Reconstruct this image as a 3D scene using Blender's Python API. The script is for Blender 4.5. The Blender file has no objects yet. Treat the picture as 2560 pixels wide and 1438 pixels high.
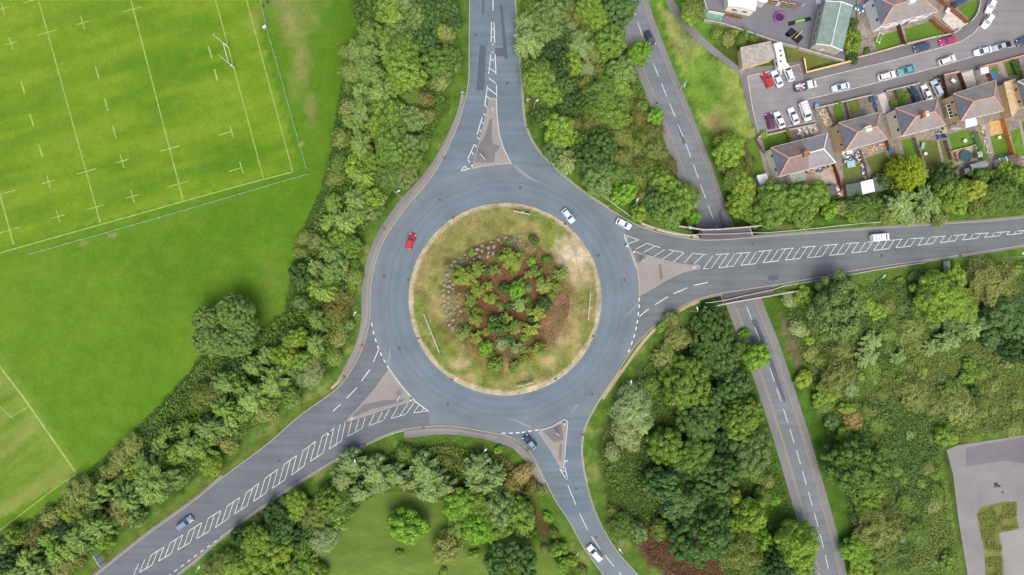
import bpy, bmesh, math, random
import numpy as np
from mathutils import Vector, Matrix
from mathutils.geometry import tessellate_polygon
random.seed(7); RNG = np.random.default_rng(7)
R_ = math.radians
SC = bpy.context.scene
COL = SC.collection
CAM_H = 170.0

# ------------------------------------------------------------------ camera
cam = bpy.data.cameras.new('camera'); cam.lens = 24; cam.sensor_width = 36; cam.sensor_fit = 'HORIZONTAL'
cam.clip_start = 1; cam.clip_end = 6000
camo = bpy.data.objects.new('camera', cam); COL.objects.link(camo)
camo.location = (0, 0, CAM_H); camo.rotation_euler = (0, 0, 0)
SC.camera = camo
# ------------------------------------------------------------------ light
SUN_EL, SUN_AZ = R_(62), R_(-82)          # azimuth measured from +X towards +Y
wd = bpy.data.worlds.new('World'); SC.world = wd; wd.use_nodes = True
nt = wd.node_tree; nt.nodes.clear()
sky = nt.nodes.new('ShaderNodeTexSky'); sky.sky_type = 'NISHITA'; sky.sun_disc = False
sky.sun_elevation = SUN_EL; sky.sun_rotation = R_(90) - SUN_AZ
sky.air_density = 1.0; sky.dust_density = 5.0; sky.ozone_density = 1.0
bg = nt.nodes.new('ShaderNodeBackground'); bg.inputs['Strength'].default_value = 0.15
wo = nt.nodes.new('ShaderNodeOutputWorld')
nt.links.new(sky.outputs[0], bg.inputs[0]); nt.links.new(bg.outputs[0], wo.inputs[0])
sl = bpy.data.lights.new('sun', 'SUN'); sl.energy = 1.5; sl.angle = R_(40); sl.color = (1.0, 0.95, 0.87)
so = bpy.data.objects.new('sun', sl); COL.objects.link(so)
dv = Vector((math.cos(SUN_AZ) * math.cos(SUN_EL), math.sin(SUN_AZ) * math.cos(SUN_EL), math.sin(SUN_EL)))
so.rotation_euler = dv.to_track_quat('Z', 'Y').to_euler(); so.location = dv * 400
SC.view_settings.view_transform = 'Standard'; SC.view_settings.look = 'None'
SC.view_settings.exposure = 0.17; SC.view_settings.gamma = 1.0
SC.render.engine = 'CYCLES'
SC.cycles.max_bounces = 5; SC.cycles.diffuse_bounces = 3; SC.cycles.glossy_bounces = 2

# ------------------------------------------------------------------ helpers
EST, LOW, FLD, PRK, CPK = -2.0, -6.0, -1.5, -2.0, -4.0
def W(px, py, z=0.0):
    k = (CAM_H - z) / 1700.0
    return Vector(((px - 1280) * k, (719 - py) * k, z))
def lin(c): c /= 255.0; return c / 12.92 if c <= 0.04045 else ((c + 0.055) / 1.055) ** 2.4
def S(r, g, b): return (lin(r), lin(g), lin(b), 1.0)
def tag(o, label=None, cat=None, group=None, kind=None):
    if label: o['label'] = label
    if cat: o['category'] = cat
    if group: o['group'] = group
    if kind: o['kind'] = kind
    return o
def thing(name, loc, rz, label, cat, group=None):
    o = bpy.data.objects.new(name, None); COL.objects.link(o)
    o.location = loc; o.rotation_euler = (0, 0, rz); o.empty_display_size = 0.3
    return tag(o, label, cat, group)
class MB:
    def __init__(s): s.v = []; s.f = []; s.m = []
    def add(s, vs, fs, mi=0):
        b = len(s.v); s.v += [tuple(v) for v in vs]
        for f in fs: s.f.append([b + i for i in f]); s.m.append(mi)
        return s
    def box(s, x0, x1, y0, y1, z0, z1, mi=0, M=None, taper=0.0):
        t = taper
        vs = [Vector(p) for p in ((x0, y0, z0), (x1, y0, z0), (x1, y1, z0), (x0, y1, z0),
              (x0 + t, y0 + t, z1), (x1 - t, y0 + t, z1), (x1 - t, y1 - t, z1), (x0 + t, y1 - t, z1))]
        if M is not None: vs = [M @ v for v in vs]
        return s.add(vs, [(3, 2, 1, 0), (4, 5, 6, 7), (0, 1, 5, 4), (1, 2, 6, 5), (2, 3, 7, 6), (3, 0, 4, 7)], mi)
    def bar(s, a, b, w, h=None, mi=0):
        a = Vector(a); b = Vector(b); h = h or w; d = b - a; L = d.length
        if L < 1e-6: return s
        M = Matrix.Translation(a) @ d.to_track_quat('X', 'Z').to_matrix().to_4x4()
        return s.box(0, L, -w / 2, w / 2, -h / 2, h / 2, mi, M)
    def tube(s, pts, rs, n=8, mi=0, cap=True):
        pts = [Vector(p) for p in pts]
        if not hasattr(rs, '__len__'): rs = [rs] * len(pts)
        vs = []; fs = []
        for i, p in enumerate(pts):
            d = (pts[min(i + 1, len(pts) - 1)] - pts[max(i - 1, 0)]).normalized()
            q = d.to_track_quat('Z', 'Y')
            for k in range(n):
                a = 2 * math.pi * k / n
                vs.append(p + q @ Vector((rs[i] * math.cos(a), rs[i] * math.sin(a), 0)))
        for i in range(len(pts) - 1):
            for k in range(n):
                fs.append((i * n + k, i * n + (k + 1) % n, (i + 1) * n + (k + 1) % n, (i + 1) * n + k))
        if cap: fs.append(tuple(range(n))[::-1]); fs.append(tuple((len(pts) - 1) * n + k for k in range(n)))
        return s.add(vs, fs, mi)
    def prism(s, poly, z0, z1, mi=0, bottom=True):
        """poly: list of (x,y) ; tops tessellated"""
        n = len(poly); vs = [(p[0], p[1], z1) for p in poly] + [(p[0], p[1], z0) for p in poly]
        tris = tessellate_polygon([[Vector((p[0], p[1], 0)) for p in poly]])
        A = sum(poly[i][0] * poly[(i + 1) % n][1] - poly[(i + 1) % n][0] * poly[i][1] for i in range(n))
        fs = []
        for t in tris:
            t = list(t)
            a, b, c = [poly[i] for i in t]
            if (b[0] - a[0]) * (c[1] - a[1]) - (c[0] - a[0]) * (b[1] - a[1]) < 0: t = t[::-1]
            fs.append(tuple(t))
            if bottom: fs.append(tuple(i + n for i in t[::-1]))
        for i in range(n):
            j = (i + 1) % n
            fs.append((i, i + n, j + n, j) if A > 0 else (j, j + n, i + n, i))
        return s.add(vs, fs, mi)
    def build(s, name, mats, parent=None, smooth=False, loc=None):
        me = bpy.data.meshes.new(name); me.from_pydata(s.v, [], s.f)
        if not isinstance(mats, (list, tuple)): mats = [mats]
        for m in mats: me.materials.append(m)
        if len(mats) > 1: me.polygons.foreach_set('material_index', s.m)
        if smooth: me.polygons.foreach_set('use_smooth', [True] * len(me.polygons))
        me.update()
        o = bpy.data.objects.new(name, me); COL.objects.link(o)
        if parent: o.parent = parent
        if loc is not None: o.location = loc
        return o
def tri_sheet(mb, pts, mi=0):
    """flat polygon of world points at their z"""
    tris = tessellate_polygon([[Vector((p[0], p[1], 0)) for p in pts]]); fs = []
    for t in tris:
        a, b, c = [pts[i] for i in t]; t = list(t)
        if (b[0] - a[0]) * (c[1] - a[1]) - (c[0] - a[0]) * (b[1] - a[1]) < 0: t = t[::-1]
        fs.append(tuple(t))
    mb.add(pts, fs, mi)
def sheet(name, polys, z, mat, kind='structure', dz=0.0):
    mb = MB()
    for poly in polys: tri_sheet(mb, [W(p[0], p[1], z) + Vector((0, 0, dz)) for p in poly])
    o = mb.build(name, mat); o['kind'] = kind
    return o
def smooth_poly(pts, n=3, closed=False):
    """Chaikin"""
    for _ in range(n):
        q = []
        m = len(pts)
        rng = range(m if closed else m - 1)
        if not closed: q.append(pts[0])
        for i in rng:
            a, b = pts[i], pts[(i + 1) % m]
            q.append((a[0] * .75 + b[0] * .25, a[1] * .75 + b[1] * .25)); q.append((a[0] * .25 + b[0] * .75, a[1] * .25 + b[1] * .75))
        if not closed: q.append(pts[-1])
        pts = q
    return pts
def offs(pts, d):
    """offset a world polyline (x,y) to the left by d"""
    out = []
    for i in range(len(pts)):
        a = Vector(pts[max(i - 1, 0)][:2]); b = Vector(pts[min(i + 1, len(pts) - 1)][:2])
        t = (b - a).normalized(); out.append((pts[i][0] - t.y * d, pts[i][1] + t.x * d))
    return out
def ribbon(mb, wpts, d0, d1, z, mi=0, h=0.0):
    A = offs(wpts, d0); B = offs(wpts, d1); n = len(wpts)
    if h == 0:
        mb.add([(a[0], a[1], z) for a in A] + [(b[0], b[1], z) for b in B],
               [(i, i + 1, n + i + 1, n + i) if d1 > d0 else (i + 1, i, n + i, n + i + 1) for i in range(n - 1)], mi)
    else:
        vs = [(a[0], a[1], z + h) for a in A] + [(b[0], b[1], z + h) for b in B] + [(a[0], a[1], z) for a in A] + [(b[0], b[1], z) for b in B]
        fs = []
        for i in range(n - 1):
            fs += [(i, i + 1, n + i + 1, n + i), (2 * n + i, 2 * n + i + 1, i + 1, i), (n + i, n + i + 1, 3 * n + i + 1, 3 * n + i)]
        fs += [(0, n, 3 * n, 2 * n), (n - 1, 3 * n - 1, 4 * n - 1, 2 * n - 1)]
        if d1 < d0: fs = [f[::-1] for f in fs]
        mb.add(vs, fs, mi)
def wl(pts, z): return [tuple(W(p[0], p[1], z)[:2]) for p in pts]
def copy_tree(o, parent=None):
    c = o.copy(); COL.objects.link(c); c.parent = parent
    for ch in o.children: copy_tree(ch, c)
    return c
ORD = 'first second third fourth fifth sixth seventh eighth ninth tenth eleventh twelfth thirteenth fourteenth fifteenth sixteenth seventeenth eighteenth nineteenth twentieth'.split()
def ordn(i): return ORD[i] if i < 20 else 'twenty-' + ORD[i - 20] if i < 29 else 'thirtieth' if i == 29 else 'thirty-' + ORD[i - 30]

# ------------------------------------------------------------------ materials
class NT:
    def __init__(s, name):
        s.m = bpy.data.materials.new(name); s.m.use_nodes = True; s.t = s.m.node_tree; s.t.nodes.clear()
        s.out = s.n('ShaderNodeOutputMaterial')
    def n(s, t, **kw):
        nd = s.t.nodes.new(t)
        for k, v in kw.items(): setattr(nd, k, v)
        return nd
    def l(s, a, b): s.t.links.new(a, b)
    def coord(s, scale=(1, 1, 1), rot=0):
        tc = s.n('ShaderNodeTexCoord'); mp = s.n('ShaderNodeMapping')
        mp.inputs['Scale'].default_value = scale; mp.inputs['Rotation'].default_value = (0, 0, rot)
        s.l(tc.outputs['Object'], mp.inputs['Vector']); return mp.outputs[0]
    def noise(s, vec, scale, detail=4, rough=.55):
        nd = s.n('ShaderNodeTexNoise'); nd.inputs['Scale'].default_value = scale
        nd.inputs['Detail'].default_value = detail; nd.inputs['Roughness'].default_value = rough
        if vec is not None: s.l(vec, nd.inputs['Vector'])
        return nd.outputs['Fac']
    def ramp(s, fac, stops):
        r = s.n('ShaderNodeValToRGB'); e = r.color_ramp.elements
        while len(e) < len(stops): e.new(0.5)
        for i, (p, c) in enumerate(stops): e[i].position = p; e[i].color = c
        s.l(fac, r.inputs[0]); return r.outputs[0]
    def mix(s, fac, a, b, mode='MIX'):
        m = s.n('ShaderNodeMix', data_type='RGBA', blend_type=mode)
        for sock, v in ((m.inputs[0], fac), (m.inputs[6], a), (m.inputs[7], b)):
            if hasattr(v, 'links'): s.l(v, sock)
            else: sock.default_value = v
        return m.outputs[2]
    def bsdf(s, color, rough=.8, metal=0.0, spec=.3, bump=None):
        p = s.n('ShaderNodeBsdfPrincipled'); p.inputs['Roughness'].default_value = rough; p.inputs['Metallic'].default_value = metal
        p.inputs['Specular IOR Level'].default_value = spec
        if hasattr(color, 'links'): s.l(color, p.inputs['Base Color'])
        else: p.inputs['Base Color'].default_value = color
        if bump is not None:
            b = s.n('ShaderNodeBump'); b.inputs['Strength'].default_value = .4; b.inputs['Distance'].default_value = .1
            s.l(bump, b.inputs['Height']); s.l(b.outputs[0], p.inputs['Normal'])
        s.l(p.outputs[0], s.out.inputs[0]); return p
_mc = {}
def plain(name, c, rough=.7, metal=0.0, spec=.3, var=.12, scale=1.5):
    if name in _mc: return _mc[name]
    k = NT(name); f = k.noise(k.coord(), scale, 5)
    d = tuple(x * (1 - var * 2) for x in c[:3]) + (1,); e = tuple(min(1, x * (1 + var * 1.6)) for x in c[:3]) + (1,)
    k.bsdf(k.ramp(f, [(.3, d), (.7, e)]), rough, metal, spec); _mc[name] = k.m; return k.m
def ground_mat(name, c1, c2, c3, s1=.05, s2=.6, stretch=(1, 1, 1), rot=0, speck=None, speck_at=.68):
    """broad blotches c1..c2, fine grain c3, optional specks"""
    k = NT(name); v = k.coord(stretch, rot); v0 = k.coord()
    a = k.ramp(k.noise(v, s1, 6, .6), [(.34, c1), (.66, c2)])
    b = k.mix(k.ramp(k.noise(v, s2, 4, .6), [(.42, (0, 0, 0, 1)), (.7, (1, 1, 1, 1))]), a, c3)
    if speck: b = k.mix(k.ramp(k.noise(v0, 1.3, 3, .7), [(speck_at, (0, 0, 0, 1)), (speck_at + .08, (1, 1, 1, 1))]), b, speck)
    f = k.noise(v0, 5.0, 3, .7)
    b = k.mix(.55, b, k.ramp(f, [(.3, (.5, .5, .5, 1)), (.7, (1, 1, 1, 1))]), 'MULTIPLY')
    k.bsdf(b, .95, 0, .1); return k.m
def asphalt(name, c, var=.14, patch=None, bands=None, lanes=None):
    """worn tarmac; bands: (radius, tint) wear rings about the roundabout centre; lanes: heading of wheel-track streaks in degrees"""
    k = NT(name); v = k.coord()
    d = tuple(x * (1 - var) for x in c[:3]) + (1,); e = tuple(x * (1 + var) for x in c[:3]) + (1,)
    a = k.ramp(k.noise(v, .12, 6, .62), [(.3, d), (.7, e)])
    g = k.noise(v, 9, 3, .7)
    a = k.mix(.3, a, k.ramp(g, [(.3, (.55, .55, .55, 1)), (.7, (1, 1, 1, 1))]), 'MULTIPLY')
    if lanes is not None:
        sv = k.coord((.035, .75, 1), R_(-lanes)); a = k.mix(.6, a, k.ramp(k.noise(sv, 1.0, 4, .55), [(.36, (.78, .79, .81, 1)), (.64, (1.12, 1.11, 1.09, 1))]), 'MULTIPLY')
    if bands:
        sb = k.n('ShaderNodeVectorMath', operation='SUBTRACT'); tc = k.n('ShaderNodeTexCoord'); k.l(tc.outputs['Object'], sb.inputs[0]); sb.inputs[1].default_value = (-1.75, -2.8, 0)
        ln = k.n('ShaderNodeVectorMath', operation='LENGTH'); k.l(sb.outputs[0], ln.inputs[0])
        ad = k.n('ShaderNodeMath', operation='MULTIPLY_ADD'); k.l(k.noise(v, .09, 3, .6), ad.inputs[0]); ad.inputs[1].default_value = 2.2; k.l(ln.outputs['Value'], ad.inputs[2])
        mr = k.n('ShaderNodeMapRange'); mr.inputs['From Min'].default_value = 24; mr.inputs['From Max'].default_value = 38; k.l(ad.outputs[0], mr.inputs[0])
        a = k.mix(1.0, a, k.ramp(mr.outputs[0], [((r - 24) / 14, t + (1,)) for r, t in bands]), 'MULTIPLY')
    st = k.noise(v, .9, 4, .6)
    a = k.mix(k.ramp(st, [(.62, (0, 0, 0, 1)), (.8, (.35, .35, .35, 1))]), a, patch or d)
    k.bsdf(a, .85, 0, .25); return k.m
BANDS = [(25, (1.1, 1.08, 1.04)), (26, (.93, .95, .97)), (27.2, (1.06, 1.05, 1.04)), (28.4, (.92, .95, .97)), (29.6, (1.08, 1.06, 1.05)), (30.1, (.9, .91, .92)), (30.6, (1.03, 1.02, 1.02)), (32.2, (.94, .95, .96)), (33.6, (1.06, 1.05, 1.04)), (35, (1.1, 1.08, 1.05))]
M_ROAD = asphalt('asphalt_purple_grey', S(115, 125, 133), bands=BANDS)
M_RING = asphalt('asphalt_blue_grey', S(112, 126, 135), bands=BANDS)
M_SLIP = asphalt('asphalt_slate_blue', S(112, 127, 137), lanes=86)
M_ARM = asphalt('asphalt_dark_grey', S(111, 117, 122), lanes=36)
M_ARME = asphalt('asphalt_east_arm', S(114, 119, 122), lanes=6)
M_PATCH = asphalt('asphalt_repair_dark', S(92, 98, 108))
M_LOWR = asphalt('asphalt_worn_light', S(123, 129, 134), lanes=108)
M_EST = asphalt('asphalt_estate', S(142, 140, 141), lanes=14)
M_PAVE = asphalt('pavement_tarmac', S(130, 130, 130))
M_PAVE2 = asphalt('pavement_pink', S(146, 140, 133))
M_EPAVE = asphalt('estate_pavement', S(120, 117, 118))
M_YARD = asphalt('yard_tarmac', S(124, 124, 132))
M_KERB = plain('kerb_concrete', S(168, 162, 148), .9, 0, .1, .08, 3)
M_PAINT = plain('road_paint', S(218, 218, 216), .8, 0, .2, .13, 2.2)
M_PAINTW = plain('worn_paint', S(200, 198, 192), .8, 0, .2, .1, 5)
M_YEL = plain('yellow_line_paint', S(178, 160, 120), .8, 0, .2, .1, 5)
M_CHALK = plain('pitch_chalk', S(150, 172, 92), .9, 0, .1, .12, .8)
M_CONC = plain('concrete', S(180, 172, 162), .9)
M_SAND = ground_mat('dry_sand', S(205, 186, 158), S(186, 166, 132), S(170, 160, 110), .2, 1.2)
M_WHITE = plain('white_painted', S(236, 236, 236), .5, 0, .4, .03)
M_GALV = plain('galvanised_steel', S(210, 215, 218), .45, .1, .5, .06)
M_DSTEEL = plain('dark_steel', S(78, 80, 82), .5, .3)
M_BARK = plain('bark', S(104, 88, 70), .95, 0, .1, .2, 4)
M_TYRE = plain('tyre_rubber', S(38, 38, 40), .9, 0, .1)
M_RIM = plain('alloy', S(170, 172, 176), .35, .7, .5)
M_BLACK = plain('black_plastic', S(36, 37, 40), .6)
M_RED = plain('red_lens', S(190, 30, 36), .25, 0, .5)
M_LAMP = plain('clear_lens', S(225, 230, 236), .15, 0, .6)
M_STONE = plain('boulder_stone', S(146, 142, 128), .9, 0, .15, .22, 1.5)
M_TERRA = plain('terracotta', S(214, 160, 136), .8, 0, .2, .1)
M_BRICK = plain('brick', S(158, 112, 92), .9, 0, .1, .15, 3)
M_WOOD = plain('timber_fence', S(150, 104, 72), .9, 0, .1, .2, 2)
M_WOODG = plain('weathered_timber', S(140, 128, 114), .9, 0, .1, .15, 2)
M_DOORW = plain('door_white', S(225, 226, 228), .4)
def paint_mat():
    k = NT('car_paint'); oi = k.n('ShaderNodeObjectInfo')
    p = k.bsdf(oi.outputs['Color'], .28, 0, .5); p.inputs['Coat Weight'].default_value = .6; p.inputs['Coat Roughness'].default_value = .08
    return k.m
M_CAR = paint_mat()
def glass_mat(name, c, rough=.08):
    k = NT(name); k.bsdf(c, rough, 0, .6); return k.m
M_GLASS = glass_mat('tinted_glass', S(62, 84, 98)); M_PANE = glass_mat('window_glass', S(58, 68, 78))
def foliage(name, hue=.05, val=.5, trans=.22):
    k = NT(name); oi = k.n('ShaderNodeObjectInfo'); g = k.n('ShaderNodeNewGeometry')
    hs = k.n('ShaderNodeHueSaturation')
    def rng(lo, hi, src):
        m = k.n('ShaderNodeMapRange'); m.inputs['To Min'].default_value = lo; m.inputs['To Max'].default_value = hi
        k.l(src, m.inputs['Value']); return m.outputs[0]
    rp = g.outputs['Random Per Island']
    k.l(rng(.5 - hue * .3, .5 + hue * .4, rp), hs.inputs['Hue'])
    wn = k.n('ShaderNodeTexWhiteNoise', noise_dimensions='1D'); k.l(rp, wn.inputs['W'])
    k.l(rng(1 - val, 1 + val * .8, wn.outputs['Value']), hs.inputs['Value']); k.l(oi.outputs['Color'], hs.inputs['Color'])
    d = k.n('ShaderNodeBsdfPrincipled'); d.inputs['Roughness'].default_value = .62; d.inputs['Specular IOR Level'].default_value = .25
    t = k.n('ShaderNodeBsdfTranslucent'); mx = k.n('ShaderNodeMixShader'); mx.inputs[0].default_value = trans
    k.l(hs.outputs[0], d.inputs['Base Color']); k.l(hs.outputs[0], t.inputs[0])
    k.l(d.outputs[0], mx.inputs[1]); k.l(t.outputs[0], mx.inputs[2]); k.l(mx.outputs[0], k.out.inputs[0]); return k.m
M_LEAF = foliage('leaves'); M_SCRUB = foliage('scrub_leaves', .07, .42, .15)
def attr_mat(name, grain=.5, fine=4.0, amp=.45):
    k = NT(name); a = k.n('ShaderNodeVertexColor', layer_name='zone'); v = k.coord()
    f = k.ramp(k.noise(v, .35, 6, .65), [(.32, (1 - amp, 1 - amp * .93, 1 - amp * 1.1, 1)), (.68, (1 + amp * .33, 1 + amp * .27, 1 + amp * .22, 1))])
    c = k.mix(1.0, a.outputs[0], f, 'MULTIPLY')
    c = k.mix(grain, c, k.ramp(k.noise(v, fine, 4, .75), [(.3, (.4, .42, .4, 1)), (.7, (1.2, 1.2, 1.1, 1))]), 'MULTIPLY')
    k.bsdf(c, .95, 0, .1); return k.m

# ------------------------------------------------------------------ plan geometry (outlines surveyed in photo pixels, on their own level)
RC = (1262.5, 747.0)
def arc(cx, cy, r, a0, a1, n):
    return [(cx + r * math.cos(R_(a0 + (a1 - a0) * i / n)), cy + r * math.sin(R_(a0 + (a1 - a0) * i / n))) for i in range(n + 1)]
NW_EDGE = [(1176, -420), (1174, 0), (1172, 135), (1173, 196), (1167, 232), (1153, 290), (1132, 345), (1107, 398), (1084, 436), (1058, 470), (1021, 511), (992, 550), (962, 594), (941, 646), (930, 695), (925, 741), (926, 796), (917, 837), (907, 869), (893, 901), (872, 936), (857, 956), (834, 979), (748, 1038), (670, 1110), (561, 1188), (486, 1252), (374, 1330), (277, 1408), (235, 1442), (-200, 1790)]
SE_W_EDGE = [(10, 1760), (449, 1438), (561, 1336), (660, 1263), (771, 1190), (860, 1136), (913, 1111), (969, 1084), (1011, 1072), (1059, 1066), (1112, 1063), (1152, 1067), (1205, 1077), (1245, 1084), (1277, 1092), (1298, 1105), (1317, 1122), (1333, 1141), (1348, 1169), (1364, 1203), (1384, 1245), (1422, 1301), (1450, 1355), (1475, 1392), (1506, 1434), (1580, 1530), (1760, 1760)]
SE_EDGE = [(1860, 1720), (1670, 1510), (1595, 1434), (1556, 1392), (1528, 1355), (1503, 1311), (1481, 1258), (1466, 1205), (1457, 1167), (1453, 1132), (1455, 1092), (1463, 1061), (1479, 1029), (1501, 992), (1525, 957), (1548, 923), (1572, 885), (1598, 850), (1643, 807), (1680, 780), (1718, 758), (1755, 744), (1800, 734), (1880, 722), (1956, 710), (2061, 691), (2131, 677), (2260, 658), (2387, 641), (2560, 613), (3000, 545)]
NE_EDGE = [(3000, 475), (2560, 547), (2300, 563), (2120, 576), (2009, 584), (1876, 594), (1797, 600), (1744, 600), (1705, 594), (1652, 583), (1610, 571), (1567, 550), (1520, 521), (1480, 496), (1440, 467), (1404, 437), (1373, 408), (1349, 382), (1330, 355), (1317, 325), (1310, 300), (1306, 245), (1303, 196), (1297, 122), (1292, 46), (1289, 0), (1286, -420)]
EDGES = [smooth_poly(e, 2) for e in (NW_EDGE, SE_W_EDGE, SE_EDGE, NE_EDGE)]
ROAD_PX = sum(EDGES, [])
LOW_C = smooth_poly([(1400, -560), (1500, -260), (1568, -20), (1592, 58), (1620, 132), (1654, 215), (1690, 303), (1723, 387), (1752, 470), (1782, 550), (1830, 672), (1860, 755), (1880, 808), (1902, 860), (1935, 957), (1966, 1052), (1993, 1140), (2018, 1228), (2044, 1320), (2066, 1408), (2130, 1700), (2190, 2000)], 2)
FIELD_PX = [(-900, -700), (905, -700), (900, 0), (885, 60), (872, 140), (858, 220), (842, 330), (827, 420), (808, 480), (772, 560), (746, 640), (733, 700), (737, 760), (660, 800), (600, 850), (505, 885), (470, 930), (410, 1000), (340, 1070), (255, 1150), (215, 1185), (190, 1215), (110, 1268), (0, 1330), (-900, 1850)]
EST_PX = [(1838, 172), (1862, 110), (1770, 70), (1745, 20), (1740, -500), (3000, -500), (3000, 380), (2600, 425), (2440, 432), (2330, 450), (2215, 470), (2100, 487), (2010, 495), (1915, 490), (1885, 450), (1862, 380), (1868, 350), (1855, 230)]
PARK_PX = [(830, 1310), (900, 1262), (960, 1222), (1080, 1235), (1330, 1330), (1390, 1400), (1440, 1480), (1440, 1800), (700, 1800), (760, 1430)]
CPK_PX = [(2362, 1124), (2388, 1112), (2560, 1086), (3000, 1020), (3000, 1800), (2430, 1800), (2414, 1433), (2392, 1299), (2378, 1183)]
UP_W = [p for p in ROAD_PX if p[0] < 1722] 
UP_E = [(1905, 592), (2009, 584), (2300, 563), (2560, 547), (3000, 475), (3000, 545), (2560, 613), (2260, 658), (2061, 691), (1962, 709)]
def pnp(P, poly):
    x, y = P[:, 0], P[:, 1]; ins = np.zeros(len(P), bool); n = len(poly)
    for i in range(n):
        x0, y0 = poly[i]; x1, y1 = poly[(i + 1) % n]
        if y0 == y1: continue
        c = ((y0 > y) != (y1 > y)) & (x < (x1 - x0) * (y - y0) / (y1 - y0) + x0); ins ^= c
    return ins
def seg_dist(P, pts, closed):
    d = np.full(len(P), 1e9); n = len(pts)
    for i in range(n if closed else n - 1):
        a = np.array(pts[i][:2]); b = np.array(pts[(i + 1) % n][:2]); ab = b - a
        t = np.clip(((P - a) @ ab) / max(ab @ ab, 1e-9), 0, 1)
        d = np.minimum(d, np.hypot(*(P - a - t[:, None] * ab).T))
    return d
def poly_dist(P, poly):
    d = seg_dist(P, poly, True); d[pnp(P, poly)] = 0; return d
LOWW = wl(LOW_C, LOW)
ZONES = [(wl(UP_W, 0), 0.0, 2.0), (wl(UP_E, 0), 0.0, 1.2), (wl(FIELD_PX, FLD), FLD, 1.5), (wl(EST_PX, EST), EST, 1.5), (wl(PARK_PX, PRK), PRK, 1.0), (wl(CPK_PX, CPK), CPK, 1.5)]
def zone_d(P):
    ds = [np.maximum(poly_dist(P, z[0]) - z[2], 0) for z in ZONES]
    dl = seg_dist(P, LOWW, False)
    # road verge lies on the level of the lower road west side and a bit beyond
    return ds, dl
def terrain(P):
    P = np.asarray(P, float).reshape(-1, 2); ds, dl = zone_d(P)
    num = np.zeros(len(P)); den = np.zeros(len(P))
    for d, z in list(zip(ds, [z[1] for z in ZONES])) + [(np.maximum(dl - 7.0, 0), LOW)]:
        w = 1.0 / (d ** 2 + .02); num += w * (z - .07); den += w
    return num / den
def tz(x, y): return float(terrain([(x, y)])[0])
def on_ground(px, py, up=0.0):
    z = 0.0
    for _ in range(4):
        p = W(px, py, z + up); z = tz(p.x, p.y)
    return Vector((p.x, p.y, z))
_vn = RNG.random((8, 64, 64))
def vnoise(x, y, s, k=0):
    u, v = x / s, y / s; i = np.floor(u).astype(int); j = np.floor(v).astype(int); fu = u - i; fv = v - j
    fu = fu * fu * (3 - 2 * fu); fv = fv * fv * (3 - 2 * fv); T = _vn[k]
    g = lambda a, b: T[a % 64, b % 64]
    return (g(i, j) * (1 - fu) + g(i + 1, j) * fu) * (1 - fv) + (g(i, j + 1) * (1 - fu) + g(i + 1, j + 1) * fu) * fv
# ================================================================== SETTING
# ---- ground: one height-field sheet, flat under roads, pitch and gardens, sloping between them
gx = np.concatenate([[-4000, -1800, -900, -500, -320, -240], np.arange(-190, 190.1, 1.0), [240, 320, 500, 900, 1800, 4000]])
gy = np.concatenate([[-4000, -1800, -900, -500, -320, -200], np.arange(-125, 125.1, 1.0), [200, 320, 500, 900, 1800, 4000]])
GX, GY = np.meshgrid(gx, gy); GP = np.stack([GX.ravel(), GY.ravel()], 1)
gz = terrain(GP)
gpx = np.stack([1280 + GP[:, 0] * 1700 / (CAM_H - gz), 719 - GP[:, 1] * 1700 / (CAM_H - gz)], 1)
ds, dl = zone_d(GP)
wob = (vnoise(GP[:, 0], GP[:, 1], 4.0, 0) - .5) * 2 + (vnoise(GP[:, 0], GP[:, 1], 1.7, 1) - .5) * 1.2
gc = np.tile(np.array(S(86, 108, 50)[:3]), (len(GP), 1))
nz = vnoise(GP[:, 0], GP[:, 1], 7.0, 2)[:, None]
gc = gc * (.75 + .5 * nz) + np.array(S(120, 112, 66)[:3]) * (.35 * np.clip(vnoise(GP[:, 0], GP[:, 1], 11.0, 3) - .5, 0, 1))[:, None]
def paint(mask, c, k=1.0):
    gc[mask] = gc[mask] * (1 - k) + np.array(S(*c)[:3]) * k
SEW = [(1470, 1180), (1520, 960), (1640, 830), (1830, 770), (2030, 1400), (2040, 1700), (1620, 1700), (1500, 1320)]
paint(pnp(gpx, SEW), (78, 92, 44), .7)
paint(pnp(gpx, [(1600, 1330), (1680, 1300), (1800, 1390), (1830, 1600), (1640, 1600)]) | (pnp(gpx, [(1700, 1340), (1690, 1290), (1560, 1290), (1620, 1420)]) & (wob > 0)), (104, 78, 60), .95)
MEAD = [(1632, -300), (1655, 0), (1700, 60), (1760, 130), (1842, 180), (1892, 345), (1800, 352), (1745, 300), (1690, 150), (1636, 0)]
paint((dl < 13 + wob) & (gpx[:, 1] < 560), (104, 142, 58), .9); paint((dl < 11.5 + wob) & (gpx[:, 1] > 600), (86, 124, 46), .85)
paint(pnp(gpx, MEAD), (150, 168, 86)); paint(pnp(gpx, MEAD) & (nz[:, 0] > .55), (118, 158, 62), .8); paint(pnp(gpx, MEAD) & (nz[:, 0] < .28), (164, 162, 108), .7)
paint(pnp(gpx, [(1640, 0), (1700, 60), (1770, 120), (1860, 100), (1800, 60), (1740, 20), (1720, -60)]), (104, 148, 52), .9)
paint(pnp(gpx, [(1760, 300), (1795, 270), (1812, 330), (1800, 352)]), (170, 150, 112), .7)
dup = np.minimum(ds[0], ds[1])
paint(poly_dist(gpx / 10, [(q[0] / 10, q[1] / 10) for q in FIELD_PX]) < 1.2, (86, 126, 40), .9); paint((dup < 2.0 + wob * .8), (98, 132, 54), .9); paint((dup < 1.2) & (wob > .6), (150, 150, 92), .6)
paint(pnp(gpx, [(480, 1330), (900, 1075), (1000, 1095), (860, 1200), (640, 1330), (520, 1438)]) & (dup > 3), (84, 108, 46), .6)
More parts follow.
